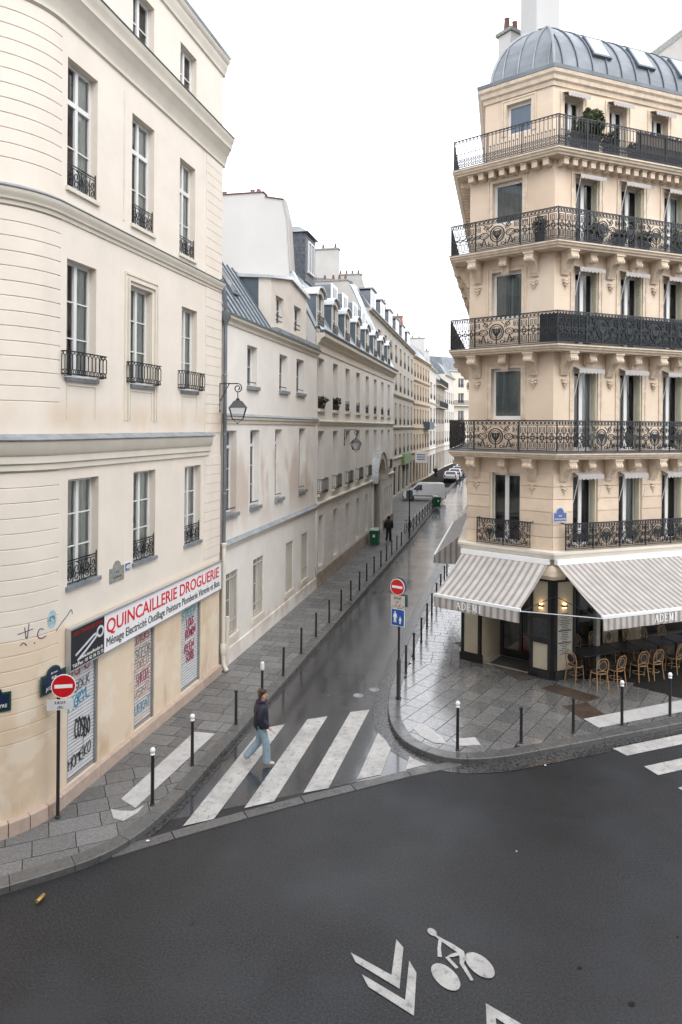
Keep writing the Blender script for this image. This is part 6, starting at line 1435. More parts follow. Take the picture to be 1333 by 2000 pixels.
# ------------------------------------------------------------------ bollards
BOL = mat('bollard_paint', (.022, .020, .022), .38, .15, 8)
def bollard_meshes(h):
    k = MB(); k.lathe([(.047, 0), (.047, .02), (.038, .03), (.034, h-.06), (.034, h-.055)], (0, 0, 0), 12); a = k.mesh('post', BOL, 40)
    k = MB(); k.lathe([(.036, h-.054), (.044, h-.05), (.044, h-.02), (.036, h-.004), (.01, h)], (0, 0, 0), 12); b = k.mesh('cap', BOL, 40)
    k = MB(); k.lathe([(.03, h-.054), (.046, h-.045), (.046, h-.03), (.03, h-.02), (.040, h+.0), (.050, h+.025), (.052, h+.045), (.046, h+.07), (.028, h+.09), (.005, h+.097)], (0, 0, 0), 12); c = k.mesh('white_ball', WHP, 60)
    return a, b, c
bm1 = bollard_meshes(.86); bm2 = bollard_meshes(1.04)
ORD = ['first', 'second', 'third', 'fourth', 'fifth', 'sixth', 'seventh', 'eighth', 'ninth', 'tenth', 'eleventh', 'twelfth', 'thirteenth', 'fourteenth', 'fifteenth', 'sixteenth']
def bollard(x, y, label, group, ball=False, lean=0.):
    t = thing('bollard', label, 'bollard', (x, y, KZ), random.uniform(0, 6), group); a, b, c = bm2 if ball else bm1
    link('post', a, t); link('ball_cap' if ball else 'cap', c if ball else b, t)
    t.rotation_euler = (lean, lean*.6, t.rotation_euler[2]); return t
gl = 'bollards along the left kerb'; gr_ = 'bollards along the right kerb'
bollard(-3.65, 13.41, 'tall dark bollard with a white ball top nearest the graffitied shutter', gl, True)
bollard(-3.21, 14.98, 'tall white ball-topped bollard at the far end of the left tactile strip', gl, True)
bollard(-2.57, 17.07, 'plain dark bollard just behind the walking woman, left of her head', gl)
b4 = bollard(-2.13, 18.93, 'dark bollard with a scrap of white plastic on its head, behind the walking woman', gl)
k = MB(); k.lathe([(.045, .70), (.055, .72), (.060, .80), (.056, .90), (.03, .93)], (0, 0, 0), 9); link('plastic_scrap', k.mesh('plastic_scrap', mat('white_plastic', (.75, .75, .76), .5, .1, 20)), b4)
LB = [(-1.67, 20.42), (-1.25, 22.41), (-.83, 24.21), (-.39, 25.99), (.06, 27.67), (.48, 29.31), (.90, 31.15), (1.30, 33.0), (1.75, 34.8), (2.19, 36.42), (2.60, 38.10), (3.02, 39.8), (3.45, 41.46), (3.86, 43.0)]
for i, (x, y) in enumerate(LB): bollard(x, y, '%s plain bollard along the left kerb beyond the white-headed one' % ORD[i], gl, False, random.uniform(-.015, .015))
bollard(2.76, 15.81, 'white ball-topped bollard at the rounded corner of the café pavement', gr_, True)
bollard(4.33, 16.17, 'short dark bollard between the corner ball bollard and the tree grate', gr_)
bollard(5.76, 16.74, 'short dark bollard standing in front of the dark tree grate', gr_)
bollard(7.14, 17.19, 'white ball-topped bollard in front of the first café chairs', gr_, True)
bollard(8.63, 17.77, 'rightmost white ball-topped bollard by the right zebra crossing', gr_, True)
RB = [(2.03, 20.71), (2.40, 21.95), (2.85, 23.72), (3.29, 25.63), (3.68, 27.2), (4.12, 29.0), (4.56, 30.8), (5.0, 32.6), (5.4, 34.4)]
for i, (x, y) in enumerate(RB): bollard(x, y, '%s dark bollard of the right side-street row beyond the blue sign' % ORD[i], gr_)
# ------------------------------------------------------------------ traffic signs
def disc(F, s, z, r, o, parent, name, m, n=28, th=.012):
    k = MB(); k.prism([F(s+r*math.cos(2*math.pi*i/n), o, z+r*math.sin(2*math.pi*i/n)) for i in range(n)], Vector(F(0, th, 0))-Vector(F(0, 0, 0))); return part(k, name, m, parent)
def no_entry(F, s, z, r, t, o=.05):
    disc(F, s, z, r, o, t, 'sign_rim', WHP); disc(F, s, z, r*.93, o+.012, t, 'sign_disc', RED, 28, .003)
    k = MB(); k.fbox(F, s-r*.72, s+r*.72, o+.015, o+.019, z-r*.15, z+r*.15); part(k, 'sign_bar', WHTT, t)
def cycle_icon(F, s, z, sc_, t, o):
    k = MB()
    for x in (-.55, .55): k.ribbon([(s+(x+.38*math.cos(a))*sc_, z+.38*math.sin(a)*sc_) for a in [i*math.pi/7 for i in range(15)]], .1*sc_, (o, o+.002), F)
    k.ribbon([(s-.55*sc_, z), (s-.2*sc_, z+.55*sc_), (s+.4*sc_, z+.5*sc_), (s+.55*sc_, z)], .09*sc_, (o, o+.0026), F); k.ribbon([(s-.2*sc_, z+.5*sc_), (s+.05*sc_, z), (s+.4*sc_, z+.5*sc_)], .09*sc_, (o, o+.0031), F)
    part(k, 'cycle_symbol', BLKT, t)
FS = Frame((-5.32, 12.95), (.985, .17), (.17, -.985))
t = thing('road_sign', 'no entry sign with SAUF cycle plate on a dark post by the rounded corner', 'road sign', (-5.32, 12.95, KZ))
k = MB(); k.tube([(-5.32, 12.95, KZ), (-5.32, 12.95, 2.60)], .033, 10); k.lathe([(.05, 0), (.05, .03), (.034, .05)], (-5.32, 12.95, KZ), 10); part(k, 'post', BOL, t, 40)
no_entry(FS, .10, 2.64, .225, t)
k = MB(); k.fbox(FS, -.20, .28, .045, .058, 2.19, 2.39); part(k, 'plate', mat('sign_pale_grey', (.62, .62, .63), .45, .05, 6), t)
put_text('S A U F', .075, BLKT, t, FS, .04, .059, 2.31, 1, .19, 'lettering', 'CENTER'); cycle_icon(FS, .04, 2.235, .055, t, .060)
PX, PY = 1.64, 18.76; FR = Frame((PX, PY), (.82, -.57), (-.57, -.82)); FR2 = Frame((PX, PY), (-.82, .57), (.57, .82))
t = thing('road_sign', 'no entry sign over SAUF plate and blue pedestrian panel at the right kerb corner', 'road sign', (PX, PY, KZ))
k = MB(); k.tube([(PX, PY, KZ), (PX, PY, 3.36)], .034, 10); part(k, 'post', BOL, t, 40)
k = MB(); k.lathe([(.075, 0), (.075, .04), (.058, .06), (.058, 1.05), (.036, 1.09)], (PX, PY, KZ), 12); part(k, 'post_sleeve', BLK, t, 40)
no_entry(FR, -.03, 3.20, .225, t, .05)
disc(FR2, .03, 3.22, .23, .05, t, 'rear_sign', ZINCD)
GREYP = MATS['sign_pale_grey']
k = MB(); k.fbox(FR, -.23, .20, .045, .058, 2.62, 2.97); part(k, 'plate', mat('sign_cream_plate', (.58, .54, .48), .5, .12, 9), t)
k = MB(); k.fbox(FR2, -.24, .20, .045, .058, 2.66, 3.0); part(k, 'rear_plate', ZINCD, t)
put_text('SAUF', .095, BLKT, t, FR, -.02, .059, 2.865, 1, .24, 'lettering', 'CENTER'); cycle_icon(FR, -.03, 2.78, .05, t, .060)
k = MB(); rg = random.Random(5)
for i in range(9):
    x, z = rg.uniform(-.18, .15), rg.uniform(2.64, 2.72); k.ribbon([(x, z), (x+rg.uniform(.02, .06), z+rg.uniform(-.03, .04))], .025, (.059+i*.0002, .0605+i*.0002), FR)
part(k, 'sticker_remains', mat('sticker_rust', (.34, .20, .09), .6, .3, 30), t)
k = MB(); k.fbox(FR, -.22, .20, .045, .056, 2.13, 2.60); part(k, 'panel_rim', WHP, t); k = MB(); k.fbox(FR, -.205, .185, .056, .060, 2.145, 2.585); part(k, 'blue_panel', BLUE, t)
def figure(s, z, h):
    k = MB(); k.poly([FR(s+.085*h*math.cos(a), .0635, z+h*.91+.085*h*math.sin(a)) for a in [i*.52 for i in range(12)]])
    k.poly([FR(s+x*h, .0635, z+y*h) for x, y in ((-.13, .80), (.13, .80), (.22, .45), (.16, .43), (.10, .62), (.12, .0), (.02, .0), (0, .4), (-.05, .0), (-.15, .0), (-.10, .62), (-.16, .43), (-.22, .45))]); return part(k, 'pedestrian_symbol', WHTT, t, kind='stuff')
figure(-.09, 2.22, .31); figure(.07, 2.20, .20)
t = thing('road_sign', 'thin grey-backed sign post at the start of the far railing', 'road sign', (4.62, 45.6, KZ))
k = MB(); k.tube([(4.62, 45.6, KZ), (4.62, 45.6, 3.4)], .04, 8); part(k, 'post', BOL, t, 40); k = MB(); k.box(4.40, 4.84, 45.64, 45.67, 2.75, 3.35); part(k, 'sign_back', ZINCD, t)
# ------------------------------------------------------------------ people
def skin(V, E, rad, m, name, sub=2, root=0, extra=None):
    me = bpy.data.meshes.new('sk'); me.from_pydata(V, E, []); ob = bpy.data.objects.new('sk', me); COL.objects.link(ob)
    md = ob.modifiers.new('s', 'SKIN'); md.branch_smoothing = .6; ss = ob.modifiers.new('d', 'SUBSURF'); ss.levels = sub; ss.render_levels = sub
    me.skin_vertices.new() if not me.skin_vertices else None
    roots = root if isinstance(root, (list, tuple)) else [root]
    for i, r in enumerate(rad):
        sv_ = me.skin_vertices[0].data[i]; sv_.radius = r if isinstance(r, (tuple, list)) else (r, r); sv_.use_root = i in roots
    bpy.context.view_layer.update(); dg = bpy.context.evaluated_depsgraph_get(); out = bpy.data.meshes.new_from_object(ob.evaluated_get(dg)); out.name = name
    COL.objects.unlink(ob); bpy.data.objects.remove(ob); bpy.data.meshes.remove(me)
    if extra is not None:
        bmx = bmesh.new(); bmx.from_mesh(out); base = len(bmx.verts); vs_ = [bmx.verts.new(v) for v in extra.v]
        for f in extra.f: bmx.faces.new([vs_[i] for i in f])
        bmx.to_mesh(out); bmx.free()
    out.materials.clear(); out.materials.append(m); out.shade_smooth(); return out
SKIN = mat('skin', (.55, .33, .24), .5, .05, 8)
def walker(label, loc, heading, J, mats, far=False):
    """J: joint positions, x forward, y left, z up"""
    t = thing('person', label, 'person', loc, heading)
    mj, mt, ms, mh = mats
    V, E, rd = [], [], []
    def add(p, r, par=None):
        V.append(p); rd.append(r)
        if par is not None: E.append((par, len(V)-1))
        return len(V)-1
    pel = add(J['pel'], (.12, .10)); ch = add(J['chest'], (.13, .10), pel); nk = add(J['neck'], .048, ch); hd = add(J['head'], (.078, .085), nk); tp = add((J['head'][0]-.005, J['head'][1], J['head'][2]+.10), (.055, .065), hd)
    ex = MB(); hx, hy, hz = J['head']
    ex.lathe([(.002, -.02), (.016, -.012), (.012, .01), (.002, .03)], (hx+.088, hy, hz), 6)          # nose
    for s in (-1, 1): ex.lathe([(.002, -.03), (.014, -.015), (.016, .01), (.002, .03)], (hx, hy+s*.082, hz), 6)
    for s in ('l', 'r'):
        sh_ = add(J['sh'+s], .055, ch); el = add(J['el'+s], .04, sh_); wr = add(J['wr'+s], .026, el)
        d = (Vector(J['wr'+s])-Vector(J['el'+s])).normalized(); pm = add(tuple(Vector(J['wr'+s])+d*.07), (.036, .020), wr)
        hp = add(J['hip'+s], .078, pel); kn = add(J['kn'+s], .052, hp); an = add(J['an'+s], .036, kn); add(J['toe'+s], (.036, .025), an)
    roots = [0]
    for s in ('l', 'r'):       # five fingers per hand, own chains rooted in the palm
        d = (Vector(J['wr'+s])-Vector(J['el'+s])).normalized(); side = Vector((0, 0, 1)).cross(d); side = side.normalized() if side.length > .1 else Vector((1, 0, 0))
        pc_ = Vector(J['wr'+s])+d*.06; dn_ = d.cross(side)
        for i, (o_, L1_) in enumerate(((-.030, .070), (-.010, .080), (.010, .076), (.028, .060))):
            a = add(tuple(pc_+side*o_), .0095); roots.append(a); b = add(tuple(pc_+side*o_*1.15+d*(.03+L1_*.5)), .0085, a); add(tuple(pc_+side*o_*1.15+d*(.02+L1_*.85)+dn_*.022), .007, b)
        a = add(tuple(pc_-side*.022-d*.02), .011); roots.append(a); b = add(tuple(pc_-side*.055+d*.01), .010, a); add(tuple(pc_-side*.060+d*.045), .008, b)
    link('body', skin(V, E, rd, SKIN, 'body', 1, roots, ex), t)
    # jacket
    P = Vector(J['pel']); Cc = Vector(J['chest']); V, E, rd = [], [], []
    a = add(tuple(P+Vector((0, 0, -.20))), (.225, .205)); b = add(tuple(P.lerp(Cc, .45)), (.255, .225), a); c = add(tuple(Cc), (.245, .215), b); d = add(tuple(Vector(J['neck'])+Vector((-.01, 0, -.03))), (.12, .115), c)
    e = add(tuple(Vector(J['neck'])+Vector((-.07, 0, .0))), (.10, .085), d)
    for s in ('l', 'r'):
        q = add(J['sh'+s], .12, c); q = add(J['el'+s], .10, q); q = add(tuple(Vector(J['el'+s]).lerp(Vector(J['wr'+s]), .92)), .075, q)
    link('jacket', skin(V, E, rd, mj, 'jacket', 2, 0), t)
    V, E, rd = [], [], []
    a = add(tuple(P+Vector((0, 0, -.04))), (.115, .10))
    for s in ('l', 'r'):
        q = add(J['hip'+s], .108, a); q = add(J['kn'+s], .092, q); k_ = Vector(J['kn'+s]).lerp(Vector(J['an'+s]), .55); q = add(tuple(k_), .095, q); q = add(tuple(Vector(J['an'+s])+Vector((.0, 0, .0))), .10, q); q = add(tuple(Vector(J['an'+s])+Vector((.015, 0, -.035))), .095, q)
    link('trousers', skin(V, E, rd, mt, 'trousers', 2, 0), t)
    for s in ('l', 'r'):
        A = Vector(J['an'+s]); T = Vector(J['toe'+s]); V, E, rd = [], [], []
        a = add(tuple(A+Vector((-.05, 0, -.04))), (.04, .035)); b = add(tuple(A+(T-A)*.45+Vector((0, 0, -.005))), (.045, .035), a); add(tuple(T), (.042, .024), b)
        link('shoe', skin(V, E, rd, ms, 'shoe', 2, 0), t)
    V, E, rd = [], [], []; H = Vector(J['head'])
    a = add(tuple(H+Vector((-.035, 0, .03))), (.092, .085)); add(tuple(H+Vector((-.02, 0, .095))), (.07, .065), a); b = add(tuple(H+Vector((-.085, 0, .02))), .05, a); add(tuple(H+Vector((-.115, 0, .0))), .042, b)
    link('hair', skin(V, E, rd, mh, 'hair', 2, 0), t)
    return t
JW = dict(pel=(0, 0, .93), chest=(.02, 0, 1.24), neck=(.03, 0, 1.43), head=(.055, 0, 1.545), shl=(-.0, .17, 1.35), shr=(.0, -.17, 1.35), ell=(-.06, .23, 1.09), elr=(-.03, -.23, 1.08), wrl=(.06, .22, .87), wrr=(.16, -.20, .88),
          hipl=(0, .085, .88), hipr=(0, -.085, .88), knl=(-.02, .09, .49), knr=(.11, -.09, .50), anl=(-.30, .09, .20), anr=(.12, -.09, .095), toel=(-.20, .09, .045), toer=(.30, -.09, .045))
navy = mat('navy_padded_jacket', (.010, .012, .030), .55, .2, 14, bump=.5, bscale=14); jean = mat('blue_jeans', (.27, .36, .42), .85, .15, 7, bump=.2, bscale=30); shoe = mat('cream_shoes', (.62, .55, .45), .6, .08, 9); hair = mat('brown_hair', (.085, .045, .02), .5, .35, 30)
pw_ = walker('woman in navy padded jacket and pale jeans striding over the zebra crossing', (-1.74, 15.27, .012), R(14), JW, (navy, jean, shoe, hair))
k = MB(); k.tube([(.03+.09*math.cos(a), .085*math.sin(a), 1.435) for a in [i*math.pi/6 for i in range(12)]], .022, 6, True); link('scarf', k.mesh('scarf', mat('violet_scarf', (.055, .02, .06), .8, .1, 9), 40), pw_)
JF = {k_: (v[0]*.8, v[1], v[2]) for k_, v in JW.items()}
blk = mat('black_coat', (.012, .012, .013), .7, .2, 9); blk2 = mat('black_trousers', (.02, .02, .022), .8, .2, 9)
walker('person in a long black coat walking away beside the green bin', (3.15, 44.3, KZ), R(75), JF, (blk, blk2, blk, blk))
walker('person in black far down the left pavement beyond the white van', (14.0, 100.5, KZ), R(-105), JF, (blk, blk2, blk, blk))
# ------------------------------------------------------------------ café chairs and tables
RAT = mat('rattan', (.36, .215, .10), .5, .15, 20); WOV = mat('woven_black_seat', (.035, .035, .04), .6, .4, 60)
ch_t = thing('bistro_chair', '', 'chair', (0, 0, 0), 0, 'rattan chairs on the café terrace')
k = MB(); k.lathe([(.19, .445), (.215, .45), (.215, .465), (.19, .475)], (0, 0, 0), 16); link('seat', k.mesh('seat', WOV), ch_t)
k = MB(); k.tube([(.205*math.cos(a), .205*math.sin(a), .455) for a in [i*math.pi/9 for i in range(18)]], .018, 6, True); link('seat_rim', k.mesh('seat_rim', RAT, 40), ch_t)
for x, y in ((.15, .15), (-.15, .15)):
    k = MB(); k.tube([(x, y, .45), (x*1.12, y*1.2, 0)], .016, 6); link('leg', k.mesh('leg', RAT, 40), ch_t)
for x in (.16, -.16):
    k = MB(); k.tube([(x*1.15, -.24, 0), (x, -.18, .45)], .017, 6); link('leg', k.mesh('leg', RAT, 40), ch_t)
k = MB(); k.tube([(-.16, -.18, .45), (-.185, -.20, .62), (-.17, -.235, .80), (-.09, -.255, .90), (.09, -.255, .90), (.17, -.235, .80), (.185, -.20, .62), (.16, -.18, .45)], .017, 6); k.tube([(.115*math.cos(a), -.225-.02*math.sin(a), .70+.135*math.sin(a)) for a in [i*math.pi/8 for i in range(16)]], .012, 6, True); k.tube([(-.16, -.19, .52), (0, -.205, .545), (.16, -.19, .52)], .011, 6); link('back_frame', k.mesh('back_frame', RAT, 40), ch_t)
k = MB(); k.poly([(.11*math.cos(a), -.225-.02*math.sin(a), .70+.13*math.sin(a)) for a in [i*math.pi/8 for i in range(16)]]); link('backrest', k.mesh('backrest', WOV), ch_t)
k = MB(); k.tube([(.165*math.cos(a), .165*math.sin(a), .20) for a in [i*math.pi/8 for i in range(16)]], .010, 5, True); link('foot_ring', k.mesh('foot_ring', RAT, 40), ch_t)
AM = FMs.rz()
spots = []
for i, (s, o) in enumerate(((.86, .98), (1.50, .95), (2.45, .86), (3.00, .88), (3.98, .72), (4.55, .72), (5.6, .7), (6.2, .7))): spots.append((s, o, AM+math.pi+math.pi+random.uniform(-.2, .2), '%s rattan chair in the front café row, counted from the menu panel' % ORD[i]))
for i, (s, o) in enumerate(((1.05, -.62), (1.62, -.66), (2.30, -.70), (3.0, -.72), (3.7, -.7), (4.4, -.7), (5.2, -.7))): spots.append((s, o, AM+math.pi+random.uniform(-.25, .25), '%s rattan chair along the café window, counted from the menu panel' % ORD[i]))
spots.append((.60, .30, AM-math.pi/2+.25, 'rattan chair at the left end of the terrace, turned sideways'))
for i, (s, o, a, lab) in enumerate(spots):
    c = ch_t if i == 0 else copy_tree(ch_t); c.location = FMs(s, o, KZ if o > -.2 else .135); c.rotation_euler = (0, 0, a); c['label'] = lab
tb_t = thing('cafe_table', '', 'table', (0, 0, 0), 0, 'black tables on the café terrace')
k = MB(); k.box(-.35, .35, -.35, .35, .715, .75); link('table_top', k.mesh('table_top', mat('black_table_top', (.014, .015, .019), .35, .1, 6)), tb_t)
k = MB(); k.tube([(0, 0, .03), (0, 0, .715)], .035, 8); link('column', k.mesh('column', BLK, 40), tb_t); k = MB(); k.lathe([(.24, 0), (.24, .012), (.06, .035), (.04, .05)], (0, 0, 0), 12); link('foot', k.mesh('foot', BLK, 40), tb_t)
for i, s in enumerate((1.10, 1.82, 2.56, 3.30, 4.04, 4.80, 5.7)):
    c = tb_t if i == 0 else copy_tree(tb_t); c.location = FMs(s, .14-.02*i, KZ); c.rotation_euler = (0, 0, AM); c['label'] = '%s black square café table, counted from the menu panel' % ORD[i]
# ------------------------------------------------------------------ balcony plants
def leafy(c, rx, rz_, n, m, size, name, parent, seed=1, up=.3):
    rg = random.Random(seed); k = MB()
    for _ in range(n):
        d = Vector((rg.gauss(0, 1), rg.gauss(0, 1), rg.gauss(0, 1))).normalized(); rr = rg.random()**.35*(1+.12*math.sin(d.x*7+d.z*5))
        p = Vector(c)+Vector((d.x*rx*rr, d.y*rx*rr, d.z*rz_*rr)); a = Vector((rg.gauss(0, 1), rg.gauss(0, 1), rg.gauss(0, 1)+up)).normalized(); b = a.cross(Vector((rg.random(), rg.random(), rg.random()))).normalized(); sz = size*rg.uniform(.6, 1.3)
        k.quad(p-a*sz, p+b*sz*.35, p+a*sz, p-b*sz*.35)
    return part(k, name, m, parent)
LEAF = mat('box_leaves', (.085, .105, .035), .6, .35, 9); LEAFD = mat('dark_leaves', (.03, .055, .025), .6, .35, 9); POT = mat('dark_planter', (.03, .034, .04), .6, .1, 6)
def planter(name, label, F, s, o, z, w_, h, rx, rz_, n, m, size=.035, seed=1):
    t = thing(name, label, 'plant', F(s, o, z)); k = MB(); c = F(s, o, z); k.lathe([(w_*.8, 0), (w_, h*.9), (w_*1.08, h*.92), (w_*1.08, h), (w_*.6, h-.02)], c, 12); part(k, 'pot', POT, t, 40)
    k = MB(); k.tube([(c[0], c[1], z+h-.05), (c[0], c[1], z+h+rz_)], .02, 5); part(k, 'stem', RAT, t); leafy((c[0], c[1], z+h+rz_*.8), rx, rz_, n, m, size, 'foliage', t, seed); return t
planter('clipped_shrub', 'clipped rounded evergreen shrub on the top balcony', FM, 1.20, .14, 15.9, .26, .42, .38, .55, 5200, LEAF, .055, 2)
planter('potted_plant', 'low dark plants beside the clipped shrub on the top balcony', FM, 1.85, .22, 15.9, .22, .3, .30, .28, 500, LEAFD, .05, 3)
planter('potted_plant', 'dark potted plant on the top balcony left of the clipped shrub', FM, .55, .22, 15.9, .18, .25, .24, .26, 350, LEAFD, .05, 4)
planter('potted_plant', 'small potted plant on the top balcony near the reed screen', FM, 2.75, .22, 15.9, .16, .25, .2, .2, 300, LEAFD, .045, 5)
planter('potted_plant', 'potted plant at the corner of the fourth-floor balcony', FC, LC-.35, .28, 13.14, .16, .3, .22, .3, 350, LEAFD, .05, 6)
planter('potted_plant', 'bushy dark plant on the fourth-floor balcony by the first window', FM, 1.35, .26, 13.14, .18, .25, .28, .26, 450, LEAFD, .05, 7)
planter('potted_plant', 'dark plant on the fourth-floor balcony between the first two windows', FM, 2.2, .26, 13.14, .18, .22, .26, .2, 400, LEAFD, .05, 8)
planter('potted_plant', 'plant on the fourth-floor balcony by the second window', FM, 3.2, .26, 13.14, .18, .22, .26, .24, 400, LEAFD, .05, 9)
planter('potted_plant', 'light green plant at the right end of the fourth-floor balcony', FM, 4.6, .26, 13.14, .18, .25, .24, .3, 400, LEAF, .05, 10)
planter('window_box', 'dark flowers in the first window of the long dormered house', F3, .35, .02, 8.42, .2, .2, .34, .22, 300, LEAFD, .07, 11)
planter('window_box', 'dark flowers in the second window of the long dormered house', F3, 3.25, .02, 8.42, .2, .2, .3, .26, 300, LEAFD, .07, 12)
# ------------------------------------------------------------------ bins
def bin_(label, x, y, rz):
    t = thing('wheelie_bin', label, 'bin', (x, y, KZ), rz, 'green bins'); k = MB(); k.hexa([(-.24, -.26, .08), (.24, -.26, .08), (.24, .26, .08), (-.24, .26, .08), (-.29, -.36, .98), (.29, -.36, .98), (.29, .36, .98), (-.29, .36, .98)]); link('body', k.mesh('body', GRN), t)
    k = MB(); k.hexa([(-.31, -.39, .98), (.31, -.39, .98), (.31, .39, .98), (-.31, .39, .98), (-.26, -.33, 1.06), (.26, -.33, 1.06), (.26, .33, 1.08), (-.26, .33, 1.08)]); link('lid', k.mesh('lid', mat('bin_lid', (.40, .46, .41), .4, .05, 5)), t)
    for s in (-1, 1): k = MB(); k.lathe([(.10, -.03), (.10, .03)], (s*.25, .30, .10), 12, 'X'); link('wheel', k.mesh('wheel', BLK), t)
    k = MB(); k.box(-.07, .07, -.375, -.34, .55, .72); link('sticker', k.mesh('sticker', WHP), t)
    k = MB(); k.tube([(-.25, .40, 1.0), (-.25, .46, 1.02), (.25, .46, 1.02), (.25, .40, 1.0)], .018, 6); link('handle', k.mesh('handle', GRN, 40), t)
bin_('green wheelie bin with a pale lid against the long house wall', 2.18, 43.0, R(-12)); bin_('green bin beside the white van at the end of the railing', 8.95, 63.6, R(20))
# ------------------------------------------------------------------ far street railing and bicycles
fr0 = Vector((4.85, 47.6)); fd = (Vector((9.2, 65.6))-fr0); fL = fd.length; fd.normalize(); FF = Frame(fr0, fd, Vector((fd.y, -fd.x)))
t = thing('street_railing', 'dark crossed iron railing along the far left kerb', 'railing', FF(fL/2, 0, KZ)); n = 10
for i in range(n+1):
    s = fL*i/n; k = MB(); k.tube([FF(s, 0, KZ), FF(s, 0, 1.12)], .03, 6); part(k, 'post', IRON, t)
for z in (1.08, .22): k = MB(); k.tube([FF(0, 0, z), FF(fL, 0, z)], .024, 6); part(k, 'rail', STEELR if z > 1 else IRON, t)
for i in range(n):
    a, b = fL*i/n, fL*(i+1)/n; k = MB(); m_ = (a+b)/2
    k.ribbon([(a, .24), (b, 1.06)], .03, (-.014, .014), FF); k.ribbon([(a, 1.06), (b, .24)], .03, (-.012, .012), FF); k.ribbon(circ(m_, .65, .17, 12), .03, (-.010, .010), FF); part(k, 'cross_panel', IRON, t)
def bicycle(label, x, y, rz, col):
    t = thing('bicycle', label, 'bicycle', (x, y, KZ), rz, 'bicycles at the railing'); 
    for cx_ in (-.52, .52):
        k = MB(); k.tube([(cx_+.33*math.cos(a), 0, .34+.33*math.sin(a)) for a in [i*math.pi/10 for i in range(20)]], .02, 5, True); wh = link('wheel', k.mesh('wheel', BLK, 40), t)
        k = MB()
        for i in range(6): a = i*math.pi/6; k.tube([(cx_+.32*math.cos(a), 0, .34+.32*math.sin(a)), (cx_-.32*math.cos(a), 0, .34-.32*math.sin(a))], .003, 3)
        link('spokes', k.mesh('spokes', ALU), wh, kind='stuff')
    k = MB(); bb, st, hd_ = (-.08, 0, .30), (-.20, 0, .82), (.34, 0, .80)
    for a, b in ((bb, st), (st, hd_), (bb, hd_), (bb, (-.52, 0, .34)), (st, (-.52, 0, .34)), (hd_, (.52, 0, .34))): k.tube([a, b], .016, 6)
    link('frame', k.mesh('frame', col, 40), t); k = MB(); k.hexa([(-.34, -.07, .88), (-.08, -.02, .88), (-.08, .02, .88), (-.34, .07, .88), (-.34, -.08, .93), (-.08, -.02, .92), (-.08, .02, .92), (-.34, .08, .93)]); link('saddle', k.mesh('saddle', BLK), t)
    k = MB(); k.tube([(.34, 0, .80), (.32, 0, .98)], .014, 6); k.tube([(.28, -.28, 1.0), (.34, -.1, .99), (.34, .1, .99), (.28, .28, 1.0)], .013, 6); link('handlebar', k.mesh('handlebar', ALU, 40), t)
bicycle('nearest grey bicycle leaning on the far railing', 4.75, 48.3, R(70), ALU); bicycle('dark bicycle on the far railing behind the grey one', 5.05, 49.8, R(78), IRON)
